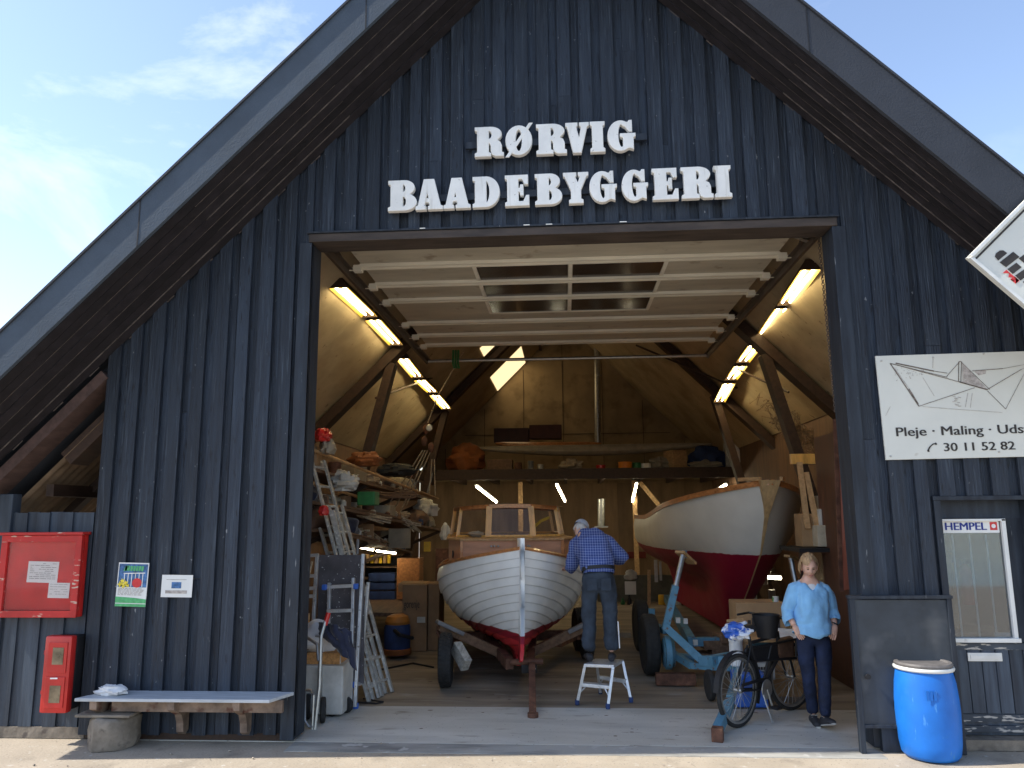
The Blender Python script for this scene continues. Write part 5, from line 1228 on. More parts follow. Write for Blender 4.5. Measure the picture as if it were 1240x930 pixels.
b = MB(); b.lathe([(.030, -.006), (.034, -.006), (.034, .006), (.030, .006)], (.213, -.048, .945), 14, Matrix.Rotation(R_(25), 3, 'Y')); O('watch', b, 'black', wo, local=True)

wo.scale = (.96, .97, 1)
# man on the steps, seen from behind
M0 = Vector((.36, 1.55, .425))
mo = T('person', 'man in a blue check shirt and grey cap standing on the low steps', 'person', M0, 0)
xs = (1, .25, 0)
J = {'pel': ((0, .01, .90), (.10, .07)), 'w': ((-.01, .06, 1.02), (.12, .09)), 'ch': ((-.05, .20, 1.20), (.15, .11)), 'nb': ((-.11, .33, 1.33), .075), 'nk': ((-.14, .39, 1.365), .06), 'hd': ((-.165, .43, 1.38), .06),
     'sl': ((-.25, .34, 1.25), .065), 'sr': ((.09, .24, 1.28), .065), 'el': ((-.275, .41, 1.00), .046), 'er': ((.275, .27, 1.10), .046), 'wl': ((-.33, .62, .95), .03), 'wr': ((.12, .52, 1.04), .03),
     'hl': ((-.10, 0, .80), .06), 'hr': ((.10, 0, .80), .06), 'kl': ((-.115, .03, .47), .056), 'kr': ((.115, .02, .47), .056), 'al': ((-.12, -.01, .09), .04), 'ar': ((.12, -.02, .09), .04)}
body = skin_mb(J, E_, 'pel'); hm2 = Matrix.Rotation(R_(180-32), 3, 'Z') @ Matrix.Rotation(R_(40), 3, 'X')
merge(body, head_mb((-.175, .455, 1.40), hm2, 1.0))
hand_mb(body, (-.33, .62, .95), (-.35, .9, -.1), (0, 0, -1), 1, .6, 1); hand_mb(body, (.12, .52, 1.04), (-.6, .7, -.2), (0, 0, -1), 1, .6, -1)
O('body', body, ['skin', 'eye', 'lip'], mo, local=True, smooth=True, ang=60, merge=False)
for f in mo.children[0].data.polygons: f.use_smooth = True
J2 = {'wst': ((0, .025, .985), (.158, .122)), 'pel': ((0, .0, .90), (.168, .128)), 'hl': ((-.098, -.0, .80), (.112, .112)), 'hr': ((.098, -.0, .80), (.112, .112)), 'tl': ((-.112, .015, .62), (.098, .098)), 'tr': ((.112, .012, .62), (.098, .098)), 'kl': ((-.117, .03, .46), .083), 'kr': ((.117, .02, .46), .083),
      'cl': ((-.12, .015, .27), .084), 'cr': ((.12, .005, .27), .084), 'al': ((-.122, -.01, .10), .080), 'ar': ((.122, -.02, .10), .080)}
jm = skin_mb(J2, [('wst', 'pel'), ('pel', 'hl'), ('pel', 'hr'), ('hl', 'tl'), ('hr', 'tr'), ('tl', 'kl'), ('tr', 'kr'), ('kl', 'cl'), ('kr', 'cr'), ('cl', 'al'), ('cr', 'ar')], 'pel', 3)
tro = O('trousers', wrinkle(wrinkle(jm, .014, 8, 9, (1, 1, .9)), .008, 20, 2, (.6, 1, 1.2)), 'work', mo, local=True, smooth=True, ang=80)
for s in (-1, 1):
    b = MB(); b.cbox((s*.075, -.122, .82), (.11, .012, .13), 0, Matrix.Rotation(R_(-8), 3, 'X')); O('pocket', b, 'work', tro, local=True, bevel=.004)
b = MB(); b.bar((.198, -.03, .42), (.207, -.035, .14), .012, .012); O('piping', b, 'cloth', tro, local=True)
b = loft_mb([((0, .012, .955), .186, .150, (1, .05, 0)), ((-.002, .022, .99), .187, .152, (1, .05, 0))], 28); O('belt', b, 'black', mo, local=True, smooth=True)
sh_ = loft_mb([((0, .01, .93), .168, .13, (1, .05, 0)), ((0, .02, .975), .184, .148, (1, .05, 0)), ((-.01, .06, 1.03), .190, .15, (1, .05, 0)), ((-.035, .13, 1.13), .195, .15, (1, -.1, 0)), ((-.06, .21, 1.22), .205, .14, (1, -.25, 0)), ((-.085, .285, 1.295), .185, .11, (1, -.28, .05)), ((-.12, .345, 1.34), .10, .08, (1, -.28, .05)), ((-.135, .375, 1.36), .07, .065, (1, -.28, .05))], 60, .10, 4, cap=False, fine=4)
for pts in ([(-.17, .32, 1.27, .085), (-.235, .35, 1.22, .088), (-.265, .38, 1.10, .080), (-.28, .42, 1.0, .072), (-.30, .52, .95, .06), (-.32, .60, .95, .05)], [(.03, .25, 1.29, .085), (.11, .25, 1.25, .088), (.20, .26, 1.17, .082), (.285, .28, 1.09, .074), (.24, .37, 1.06, .062), (.16, .48, 1.045, .05)]):
    merge(sh_, loft_mb([((x, y, z), r, r, (0, 1, .3)) for x, y, z, r in pts], 32, .16, pts[0][0]*9, cap=False, fine=4))
O('shirt', wrinkle(wrinkle(sh_, .012, 8, 3), .007, 20, 5, (.8, 1, .7)), 'check', mo, local=True, smooth=True, ang=80)
O('hair', hair_mb((-.175, .455, 1.40), hm2, .97, .9, -.45, 1.02), 'hairg', mo, local=True, smooth=True, ang=80)
cap = MB(); cc = Vector((-.175, .455, 1.402))
def capf(u, v):
    a = u*2*math.pi; e = v*math.pi/2; d = Vector((math.cos(a)*math.cos(e), math.sin(a)*math.cos(e), math.sin(e)*1.02)); return cc+hm2 @ Vector((d.x*.086, d.y*.104, .028+d.z*.098))
cap.grid(capf, 28, 8); br = MB(); 
for s in range(9): 
    a = R_(200+s*17.5); cap.add([cc+hm2 @ Vector((math.cos(a)*.086, math.sin(a)*.104, .028)), cc+hm2 @ Vector((math.cos(a)*.10, math.sin(a)*.175, .012)), cc+hm2 @ Vector((math.cos(a+.3)*.10, math.sin(a+.3)*.175, .012)), cc+hm2 @ Vector((math.cos(a+.3)*.086, math.sin(a+.3)*.104, .028))], [(0, 1, 2, 3)])
O('cap', cap, mat('grey_cap', (.36, .38, .44), .9, 0, .1, 8), mo, local=True, smooth=True)
for s in (-1, 1):
    sb, mx_ = shoe_mb(Vector((s*.12, .0, .0)), math.pi-s*.12, 0); O('shoe', sb, 'shoe', mo, local=True, smooth=True, ang=70)

# aluminium steps
stp = T('step_stool', 'small aluminium two-step stool with blue feet under the man', 'step stool', (.38, 1.55, 0))
f1, f2 = gz(699, 851, .02), gz(736, 856, .02); r1, r2 = gz(727, 838, .02), gz(764, 848, .02)
zt = .40
t1, t2 = at(708, 799, 1.42), at(742, 800, 1.36); t3, t4 = at(722, 797, 1.72), at(754, 798, 1.68)
for p in (t1, t2, t3, t4): p.z = zt
b = MB(); b.hexa([t1+Vector((-.01, -.01, -.012)), t2+Vector((.01, -.01, -.012)), t4+Vector((.01, .01, -.012)), t3+Vector((-.01, .01, -.012))], [t1+Vector((-.01, -.01, .02)), t2+Vector((.01, -.01, .02)), t4+Vector((.01, .01, .02)), t3+Vector((-.01, .01, .02))]); O('top_step', b, 'alu', stp, bevel=.004)
for a, c in ((t1, f1), (t2, f2), (t3, r1), (t4, r2)):
    b = MB(); b.bar(a, c, .03, .055, (0, 1, 0)); lg = O('leg', b, 'alu', stp, bevel=.004)
    b = MB(); b.cbox(c+Vector((0, 0, .008)), (.045, .06, .055)); O('foot', b, 'bluedark', lg, bevel=.01)
lp = lambda a, c, t: a.lerp(c, t)
b = MB(); b.hexa([lp(t1, f1, .52)+Vector((0, -.02, -.015)), lp(t2, f2, .52)+Vector((0, -.02, -.015)), lp(t2, f2, .52)+Vector((0, .09, -.015)), lp(t1, f1, .52)+Vector((0, .09, -.015))], [lp(t1, f1, .52)+Vector((0, -.02, .02)), lp(t2, f2, .52)+Vector((0, -.02, .02)), lp(t2, f2, .52)+Vector((0, .09, .02)), lp(t1, f1, .52)+Vector((0, .09, .02))]); O('lower_step', b, 'alu', stp, bevel=.004)
b = MB(); b.bar(lp(t3, r1, .52), lp(t4, r2, .52), .025, .04); O('crossbar', b, 'alu', stp)
for a, c, d, e in ((t1, f1, t2, f2), (t3, r1, t4, r2)):
    b = MB(); b.tube([lp(a, c, .75), lp(lp(a, c, .5), lp(d, e, .5), .22)], .008, 6); O('brace', b, 'alu', stp); b = MB(); b.tube([lp(d, e, .75), lp(lp(d, e, .5), lp(a, c, .5), .22)], .008, 6); O('brace', b, 'alu', stp)

# ------------------------------------------------------------------ bicycle
Aw, Fw = Vector((1.615, .60, .335)), Vector((2.30, 1.28, .335)); e = (Fw-Aw).normalized(); ang_ = math.atan2(e.y, e.x)
bk = T('bicycle', 'black delivery bicycle with a front carrier and basket parked beside the woman', 'bicycle', (Aw.x, Aw.y, 0))
sd = Vector((-e.y, e.x, 0))
def bwheel(c, ax_ang, R=.335):
    mm = Matrix.Rotation(ax_ang, 3, 'Z') @ Matrix(((1, 0, 0), (0, 0, -1), (0, 1, 0)))
    ring = lambda r, t, n: MB().tube([Vector(c)+mm @ Vector((r*math.cos(6.2832*k/40), r*math.sin(6.2832*k/40), 0)) for k in range(40)], t, n, False, True)
    w_ = O('wheel', ring(R-.020, .021, 10), 'rubber', bk, smooth=True)
    b = MB(); b.lathe([(R-.058, -.014), (R-.036, -.016), (R-.036, .016), (R-.058, .014)], c, 40, mm); b.f = b.f[:-2]; b.mi = b.mi[:-2]; O('rim', b, 'galv', w_, smooth=True)
    b = MB()
    for k in range(28):
        a = 6.2832*k/28; s = .03 if k % 2 else -.03; b.tube([Vector(c)+mm @ Vector((.02*math.cos(a+1.2), .02*math.sin(a+1.2), s)), Vector(c)+mm @ Vector(((R-.05)*math.cos(a), (R-.05)*math.sin(a), 0))], .0022, 4)
    O('spokes', b, 'galv', w_)
    b = MB(); b.lathe([(.018, -.045), (.024, -.03), (.018, -.02), (.018, .02), (.024, .03), (.018, .045)], c, 14, mm); O('hub', b, 'galv', w_, smooth=True)
    b = MB()
    for k in range(-3, 14):
        a0, a1 = R_(k*12+8), R_(k*12+20)
        q4 = [Vector(c)+mm @ Vector(((R+.022)*math.cos(a), (R+.022)*math.sin(a), s)) for a, s in ((a0, -.028), (a1, -.028), (a1, .028), (a0, .028))]; b.add(q4+[p+Vector((0, 0, .003)) for p in q4], [(0, 1, 2, 3), (7, 6, 5, 4), (0, 4, 5, 1), (1, 5, 6, 2), (2, 6, 7, 3), (3, 7, 4, 0)])
    O('mudguard', b, 'black', bk)
    return mm
bwheel(Aw, ang_); fa_ = ang_-R_(10); bwheel(Fw, fa_)
P2 = lambda s, z, o=0: Aw+e*s+sd*o+Vector((0, 0, z-.335))
WB = (Fw-Aw).length
BB, ST, HT, HB = P2(.42, .29), P2(.24, .80), P2(.76, .80), P2(.80, .58)
for nm, p, q_, r in (('seat_tube', BB, ST, .017), ('down_tube', BB, HB, .018), ('top_tube', P2(.26, .74), P2(.765, .76), .016), ('head_tube', HB, HT, .021)):
    b = MB(); b.tube([p, q_], r, 10); O(nm, b, 'black', bk, smooth=True)
b = MB()
for o in (-.05, .05): b.tube([P2(0, .335, o), P2(.40, .29, o*.6)], .010, 8); b.tube([P2(0, .335, o), P2(.24, .72, o*.4)], .009, 8)
O('rear_stays', b, 'black', bk, smooth=True)
b = MB()
for o in (-.05, .05): b.tube([HB+sd*o*.6, P2(WB-.06, .50, o), P2(WB, .335, o)], .012, 8)
O('fork', b, 'black', bk, smooth=True)
b = MB(); b.tube([ST, P2(.225, .86)], .012, 8); O('seat_post', b, 'galv', bk)
b = MB(); b.blob(P2(.20, .885), (.10, .085, .045), 2, .2, 2); O('saddle', b, 'black', bk, smooth=True)
b = MB(); b.blob(at(893, 764, .72), (.135, .10, .085), 8, .5, 2.4, 26, 18); bag = TH('plastic_bag', 'blue and white plastic bag pulled over the bicycle saddle', 'bag', b, mat('bag_print', (.62, .66, .74), .35, 0, scale=7, col2=(.02, .09, .42), thr=(.46, .52), bump=.4), smooth=True)
b = MB(); b.tube([HT, P2(.745, .93)], .013, 8); O('stem', b, 'galv', bk)
hb_ = P2(.745, .93)
b = MB(); b.tube([hb_+sd*.30-e*.22+Vector((0, 0, .03)), hb_+sd*.27-e*.06+Vector((0, 0, .04)), hb_+sd*.1+Vector((0, 0, .01)), hb_, hb_-sd*.1+Vector((0, 0, .01)), hb_-sd*.27-e*.06+Vector((0, 0, .04)), hb_-sd*.30-e*.22+Vector((0, 0, .03))], .012, 8); O('handlebar', b, 'black', bk, smooth=True)
bc_ = at(928, 758, .98); b = MB(); b.lathe([(.095, -.11), (.115, .0), (.135, .10), (.14, .115), (.125, .11), (.10, -.09)], bc_, 18); O('basket', b, 'black', bk, smooth=True)
c1, c2, c3, c4 = at(903, 786, .74), at(964, 774, 1.22), at(906, 801, .76), at(964, 797, 1.22)
b = MB()
for p, q_ in ((c1, c2), (c3, c4), (c1, c3), (c2, c4), (c2, at(984, 842, 1.33)), (c1, at(892, 838, .66)), (lp(c1, c2, .5), BB)): b.tube([p, q_], .013, 8)
O('carrier', b, 'black', bk, smooth=True)
b = MB(); n_ = (c2-c1).cross(c3-c1).normalized(); b.hexa([lp(c1, c2, .03), lp(c1, c2, .62), lp(c3, c4, .62), lp(c3, c4, .03)], [p+n_*.008 for p in (lp(c1, c2, .03), lp(c1, c2, .62), lp(c3, c4, .62), lp(c3, c4, .03))]); O('name_plate', b, 'black', bk)
b = MB(); b.hexa([lp(c1, c2, .66)+Vector((0, .02, .02)), lp(c1, c2, .97)+Vector((0, .02, .02)), lp(c3, c4, .97), lp(c3, c4, .66)], [p+Vector((.0, .14, 0)) for p in (lp(c1, c2, .66)+Vector((0, .02, .02)), lp(c1, c2, .97)+Vector((0, .02, .02)), lp(c3, c4, .97), lp(c3, c4, .66))]); TH('bag', 'brown leather bag strapped to the bicycle carrier', 'bag', b, 'brown', bevel=.02, smooth=True)
mmk = Matrix.Rotation(ang_, 3, 'Z') @ Matrix(((1, 0, 0), (0, 0, -1), (0, 1, 0)))
b = MB(); b.lathe([(.09, -.004), (.095, 0), (.09, .004)], BB-sd*.055, 24, mmk); b.tube([BB-sd*.06, BB-sd*.07+Vector((.03, 0, -.16))], .011, 8); b.tube([BB+sd*.06, BB+sd*.07+Vector((-.03, 0, .16))], .011, 8); O('crank', b, 'galv', bk)
for s, p in ((-1, BB-sd*.11+Vector((.03, 0, -.16))), (1, BB+sd*.11+Vector((-.03, 0, .16)))): b = MB(); b.cbox(p, (.09, .08, .025), ang_); O('pedal', b, 'black', bk)
b = MB(); b.hexa([P2(.0, .375, -.055), P2(.44, .38, -.055), P2(.44, .375, -.045), P2(.0, .37, -.045)], [P2(0, .40, -.055), P2(.44, .405, -.055), P2(.44, .405, -.045), P2(0, .40, -.045)]); O('chain_guard', b, 'black', bk)
b = MB(); b.tube([P2(.36, .28, -.04), P2(.30, .02, -.17)], .009, 6); O('kickstand', b, 'galv', bk)

# ------------------------------------------------------------------ clutter helpers
def pbox(name, label, cat, x0, y0, x1, y1, y, d, m, group=None, rz=0., bevel=.006, rest=None):
    a, c = at(x0, y1, y), at(x1, y0, y); w_, h_ = abs(c.x-a.x), abs(c.z-a.z); z = min(a.z, c.z) if rest is None else rest
    b = MB(); b.cbox(((a.x+c.x)/2, y+d/2, z+h_/2), (w_, d, h_), rz); return TH(name, label, cat, b, m, group, bevel=bevel)
def pblob(name, label, cat, x0, y0, x1, y1, y, d, m, seed=1, amp=.4, fr=2.2, group=None, flat=-.75):
    a, c = at(x0, y1, y), at(x1, y0, y); b = MB(); b.blob(((a.x+c.x)/2, y+d/2, (a.z+c.z)/2), (abs(c.x-a.x)/2, d/2, abs(c.z-a.z)/2), seed, amp, fr, 24, 16, flat)
    return TH(name, label, cat, b, m, group, smooth=True)
def pcan(name, label, cat, x0, y0, x1, y1, y, m, group=None, lid=None):
    a, c = at(x0, y1, y), at(x1, y0, y); r = abs(c.x-a.x)/2; h_ = abs(c.z-a.z); ce = Vector(((a.x+c.x)/2, y, min(a.z, c.z)))
    b = MB(); b.lathe([(r*.88, 0), (r, h_*.04), (r, h_*.9), (r*1.05, h_*.92), (r*1.05, h_*.97), (r*.8, h_)], ce, 16); return TH(name, label, cat, b, m, group, smooth=True)

# table and boxes behind the bicycle
tb = T('work_table', 'low wooden table behind the bicycle with boxes on it', 'table', (2.25, 2.0, 0))
a, c = at(897, 777, 1.75), at(975, 770, 1.75); zt = (a.z+c.z)/2
b = MB(); b.box((a.x, 1.75, zt-.04), (c.x+.12, 2.5, zt)); O('table_top', b, 'pine', tb, bevel=.006)
for x, y in ((a.x+.05, 1.8), (c.x+.06, 1.8), (a.x+.05, 2.42), (c.x+.06, 2.42)): b = MB(); b.box((x-.035, y-.035, 0), (x+.035, y+.035, zt-.041)); O('leg', b, 'pine', tb, bevel=.004)
b = MB(); b.box((a.x+.086, 1.8, .2), (c.x+.024, 1.84, .27)); O('stretcher', b, 'pine', tb)
cb_ = pbox('cardboard_box', 'cardboard box with dark print standing on the table behind the bicycle', 'box', 893, 735, 951, 771, 2.2, .4, 'card', rest=zt+.002)
b = MB()
for x0, x1, y0, y1 in ((911, 914, 748, 764), (915, 922, 752, 755), (915, 922, 760, 763), (941, 944, 746, 762), (945, 948, 746, 750), (906, 909, 751, 764)):
    p, q_ = at(x0, y1, 2.196), at(x1, y0, 2.196); b.box((p.x, 2.194, p.z), (q_.x, 2.1975, q_.z))
O('print', b, 'ink', cb_)
b = MB(); b.grid(lambda u, v: (at(930, 772, 1.72).x+.42*u, 1.70+.5*v, zt+.012+.05*noise.noise(Vector((u*4, v*4, 2)))+.03*v), 18, 14); TH('papers', 'crumpled white papers lying on the table behind the bicycle basket', 'paper', b, 'paper', smooth=True)
pcan('spray_can', 'green and white spray can standing on the cardboard box', 'can', 936, 722, 943, 736, 2.3, mat('can_label', (.08, .35, .10), .4, 0, scale=9, col2=(.6, .6, .58), thr=(.48, .52)))
cr_ = pbox('crate', 'pale printed crate standing under the table behind the bicycle', 'crate', 905, 803, 938, 823, 1.7, .3, 'lgrey')
b = MB(); rr = random.Random(4)
for row in range(2):
    x = 911
    while x < 933: w_ = rr.uniform(2, 3.4); p, q_ = at(x, 811+row*5.5, 1.696), at(x+w_, 807.5+row*5.5, 1.696); b.box((p.x, 1.694, p.z), (q_.x, 1.6975, q_.z)); x += w_+1.1
O('print', b, 'ink', cr_)
pbox('crate', 'pale wooden pallet box beneath the table by the front wheel', 'crate', 936, 800, 978, 846, 1.9, .4, 'pine')
pbox('tub', 'blue plastic tub on the floor between the bicycle wheels', 'tub', 893, 818, 929, 858, 1.35, .3, 'blue', bevel=.02, rest=.002)
pcan('bucket', 'white plastic bucket behind the bicycle saddle', 'bucket', 884, 773, 899, 806, 1.7, 'paper')
b = MB(); b.bar(at(880, 752, 1.9), at(900, 750, 1.9), .03, .03); TH('stick', 'thin pinkish stick end poking out beside the saddle bag', 'stick', b, 'pine')

# ------------------------------------------------------------------ left side: ladders, trolley
def ladder(pb, pt, wd, nr, label, m='aluold', dirx=(1, .3, 0), group='old ladders leaning on the left shelves'):
    pb, pt = Vector(pb), Vector(pt); r = T('ladder', label, 'ladder', pb, group=group); dx = Vector(dirx).normalized()*wd
    for s in (0, 1): b = MB(); b.bar(pb+dx*s, pt+dx*s, .028, .075, (0, 1, 0)); O('rail', b, m, r, bevel=.004)
    for k in range(nr):
        p = pb.lerp(pt, (k+.6)/nr); b = MB(); b.tube([p, p+dx], .016, 8); O('rung', b, m, r)
ladder(gz(452, 847), at(377, 556, 2.3), .30, 11, 'aluminium ladder leaning nearest the jamb with the highest top', dirx=(.25, 1, 0))
ladder(gz(459, 845), at(398, 612, 2.3), .30, 9, 'shorter worn ladder leaning against the tall ladder by the left shelves', dirx=(.3, 1, 0))
ladder(gz(447, 850), at(388, 640, 2.2), .28, 9, 'lowest worn ladder leaning behind the speckled board', dirx=(.3, 1, 0))
b = MB(); b.bar(at(402, 618, 2.1), at(415, 672, 2.1), .06, .06, (0, 1, 0)); TH('ladder_pole', 'grey pole leaning beside the ladders with a red tip', 'pole', b, 'aluold')
pblob('red_cloth', 'small red cloth tied at the top of the leaning ladders', 'cloth', 384, 612, 397, 626, 1.9, .1, 'red', 4)
lb = T('leaning_board', 'black board spotted with white paint leaning behind the folding ladder', 'board', at(415, 830, 1.35))
b = MB(); p = [at(383, 820, 1.30), at(440, 828, 1.30), at(441, 672, 1.6), at(386, 672, 1.6)]; b.hexa(p, [q_+Vector((0, .025, 0)) for q_ in p]); O('panel', b, 'paintboard', lb)
fl_ = T('folding_ladder', 'bright aluminium folding ladder with blue feet standing by the left jamb', 'ladder', gz(425, 856))
for pa, pb in (((384, 672), (374, 856)), ((440, 671), (430, 856)), ((446, 705), (436, 830)), ((399, 706), (396, 850)), ((428, 700), (425, 850))):
    y0, y1 = (1.45, 1.15) if pa[0] != 446 else (1.6, 1.5); b = MB(); b.bar(at(*pa, y0), at(*pb, y1), .032, .05, (0, 1, 0)); O('rail', b, 'alu', fl_, bevel=.004)
for pa, pb in (((394, 711), (431, 709)), ((396, 740), (427, 739)), ((418, 828), (436, 828)), ((372, 673), (386, 672)), ((368, 698), (384, 697)), ((366, 713), (383, 712)), ((366, 722), (382, 722))):
    b = MB(); b.bar(at(*pa, 1.3), at(*pb, 1.3), .035, .03, (0, 1, 0)); O('rung', b, 'alu', fl_)
for px, py in ((431, 855), (428, 829), (427, 797), (393, 711), (431, 710)): b = MB(); b.cbox(at(px, py, 1.2), (.05, .06, .06)); O('foot', b, 'blue', fl_, bevel=.012)
# hand truck with red grip
ht = T('hand_truck', 'grey hand truck with a red grip and red wheels behind the left jamb', 'hand truck', gz(388, 886))
b = MB(); b.tube([at(394, 752, .55), at(389, 770, .5), at(387, 830, .45), at(381, 886, .38)], .017, 10); b.tube([at(361, 776, .6), at(372, 772, .6), at(384, 780, .55), at(386, 800, .5)], .017, 10)
b.tube([at(382, 770, .9), at(400, 772, .9), at(411, 790, .9), at(412, 815, .9)], .014, 8); O('frame', b, 'galv', ht, smooth=True)
b = MB(); b.tube([at(398, 742, .57), at(393.5, 757, .55)], .024, 10); O('grip', b, 'red', ht, smooth=True)
b = MB(); b.tube([at(357, 836, .5), at(376, 836, .45), at(380, 842, .42), at(378, 884, .38)], .014, 8); b.tube([at(369, 838, .45), at(369, 872, .4), at(374, 880, .38), at(379, 880, .38)], .014, 8); b.tube([at(357, 845, .5), at(368, 872, .42)], .012, 8); O('toe_frame', b, 'galv', ht, smooth=True)
b = MB(); b.bar(at(360, 884, .42), at(382, 885, .42), .16, .012); O('toe_plate', b, 'rust', ht)
for px, py, yy in ((391, 866, .62), (373, 862, .75)):
    c = at(px, py, yy); wheel(Vector((c.x, c.y, .12)), .12, .05, .25, ht, 'red', tread=False)
gm = T('floor_machine', 'grey wheeled cabinet under the chipboard box beside the left jamb', 'machine', gz(400, 850))
a, c = at(360, 868, .8), at(416, 806, .8); b = MB(); b.box((a.x, .8, a.z+.02), (c.x, 1.2, c.z)); O('body', b, 'lgrey', gm, bevel=.02)
b = MB(); b.bar(at(388, 808, .78), at(388, 850, .78), .03, .03, (0, 1, 0)); O('strap', b, 'galv', gm)
c = at(404, 858, .9); wheel(Vector((c.x, .86, .08)), .08, .05, 1.2, gm, 'lgrey', tread=False); wheel(Vector((c.x+.1, 1.0, .08)), .08, .05, 1.2, gm, 'lgrey', tread=False)
pbox('chipboard_box', 'orange brown chipboard box on the grey wheeled cabinet', 'box', 369, 791, 411, 830, .86, .3, 'osb')
pcan('canister', 'grey canister with a dark cap low behind the left jamb', 'canister', 353, 812, 368, 858, .75, 'lgrey')
sk_ = pblob('sack', 'bulging white sack with a small dark tick mark on the chipboard box', 'sack', 352, 755, 404, 797, .88, .34, 'cloth', 3, .35, 1.8)
b = MB(); q_ = [at(369, 789.5, .87), at(371, 786.6, .87), at(374, 786.3, .87)]; b.tube(q_, [.003, .007, .002], 6); O('tick_mark', b, 'ink', sk_)
b = MB()
def drape(u, v):
    p = at(388+(426-388)*u+5*v*u, 754+ (12*(u**2))+v*(12+34*u), .80-.08*math.sin(u*3)); return p+Vector((0, -.05*noise.noise(Vector((u*5, v*3, 0))), .03*noise.noise(Vector((u*7, v*4, 3)))))
b.grid(drape, 20, 12); jk = TH('jacket', 'dark navy jacket draped over the white sack and box', 'jacket', b, 'navycloth', smooth=True); md = jk.modifiers.new('thick', 'SOLIDIFY'); md.thickness = .02
pbox('timber_offcut', 'yellowish timber offcut upright just inside the left jamb', 'timber', 363, 744, 371, 770, 1.0, .12, 'pine')
b = MB(); b.tube([at(378, 680, 1.2), at(365, 735, 1.1)], .012, 6); TH('cane', 'thin bamboo cane leaning just inside the left jamb', 'cane', b, 'rope')
pcan('bottle', 'small dark bottle on a rod above the speckled board', 'bottle', 431, 653, 435, 671, 1.6, 'grey')

# ------------------------------------------------------------------ shelves on the left
shelves = [('upper', (378, 566), (522, 604)), ('middle', (378, 606), (536, 641)), ('lower', (400, 640), (500, 668))]
ORD = ['first', 'second', 'third', 'fourth', 'fifth', 'sixth', 'seventh', 'eighth', 'ninth', 'tenth']
kinds = [('box', 'cardboard box', 'card2'), ('bundle', 'bundle of canvas', 'canvas'), ('coil', 'coil of rope', 'rope'), ('can', 'paint can', 'lgrey'), ('bundle', 'dark sack', 'navycloth'), ('box', 'wooden crate', 'plank'), ('can', 'rusty tin', 'rust'), ('tube', 'bundle of pipes', 'aluold'), ('bundle', 'brown sack', 'brown'), ('box', 'pale carton', 'canvas')]
rs = random.Random(21)
for si, (lv, pa, pb) in enumerate(shelves):
    A_, B_ = at(*pa, 2.2), at(*pb, 9); sh_ = T('wall_shelf', lv+' plank shelf along the left wall loaded with boat gear', 'shelf', A_, group='plank shelves along the left wall')
    inn = Vector((-.75, 0, 0)); b = MB(); b.hexa([A_+Vector((0, 0, -.04)), B_+Vector((0, 0, -.04)), B_+inn+Vector((0, 0, -.04)), A_+inn+Vector((0, 0, -.04))], [A_, B_, B_+inn, A_+inn]); O('plank', b, 'plank', sh_, bevel=.005)
    for t in (.02, .35, .68, .98): p = lp(A_, B_, t); b = MB(); b.bar(p+Vector((-.03, 0, -.045)), p+inn+Vector((.0, 0, -.35)), .05, .06); O('bracket', b, 'darkbrown', sh_)
    for k in range(10):
        t = .05+.93*k/9.5; p = lp(A_, B_, t)+Vector((-.22-.1*rs.random(), 0, .002)); kd, nm, mt = kinds[(k*3+si*4) % 10]; s = rs.uniform(.75, 1.25)
        lab = f'{nm} on the {lv} left shelf, {ORD[k]} from the doorway'; b = MB()
        if kd == 'box': b.cbox(p+Vector((0, 0, .13*s)), (.34*s, .38*s, .26*s), rs.uniform(-.5, .5)); TH('box', lab, 'box', b, mt, bevel=.008)
        elif kd == 'bundle': b.blob(p+Vector((0, 0, .11*s)), (.22*s, .28*s, .15*s), k+si, .32, 1.7, 26, 18, -.75); TH('bundle', lab, 'bundle', b, mt, smooth=True)
        elif kd == 'coil': b.coil(p+Vector((.05, 0, .04)), .17*s, .016, 5, 6, 'Z', k); TH('rope_coil', lab, 'rope', b, mt, smooth=True)
        elif kd == 'can': b.lathe([(.08*s, 0), (.085*s, .01), (.085*s, .2*s), (.09*s, .205*s), (.07*s, .21*s)], p, 14); TH('can', lab, 'can', b, mt, smooth=True)
        else:
            for q_ in range(5): b.tube([p+Vector((rs.uniform(-.1, .15), -.4, .03+.03*q_)), p+Vector((rs.uniform(-.1, .15), .5, .03+.03*q_))], .02, 6)
            TH('pipes', lab, 'pipe', b, mt, smooth=True)
# long boards and small hardware lying on the shelves
bn = ['long dark board', 'long pale board', 'long grey batten', 'long brown batten']
for si, (lv, pa, pb) in enumerate(shelves):
    A_, B_ = at(*pa, 2.2), at(*pb, 9)
    for k in range(4):
        t0, t1 = rs.uniform(0, .45), rs.uniform(.6, 1.0); off = Vector((-.06-.1*k+rs.uniform(-.03, .03), 0, .02)); b = MB()
        b.bar(lp(A_, B_, t0)+off, lp(A_, B_, t1)+off+Vector((rs.uniform(-.1, .06), 0, rs.uniform(0, .03))), rs.uniform(.05, .13), rs.uniform(.02, .035)); TH('board', f'{bn[k]} lying lengthwise on the {lv} left shelf', 'board', b, ['plank', 'pine', 'aluold', 'benchwood'][k])
    for k in range(9):
        p = lp(A_, B_, .08+.1*k+rs.uniform(-.02, .02))+Vector((-.05-.05*rs.random(), 0, .003)); b = MB(); r = rs.uniform(.03, .055); h_ = rs.uniform(.07, .15)
        b.lathe([(r, 0), (r, h_*.8), (r*.6, h_*.9), (r*.5, h_)], p, 10); TH('jar', f'small jar at the front edge of the {lv} left shelf, {ORD[k]} from the doorway', 'jar', b, rs.choice(['lgrey', 'rust', 'aluold', 'canvas', 'bluedark', 'plank']), smooth=True)
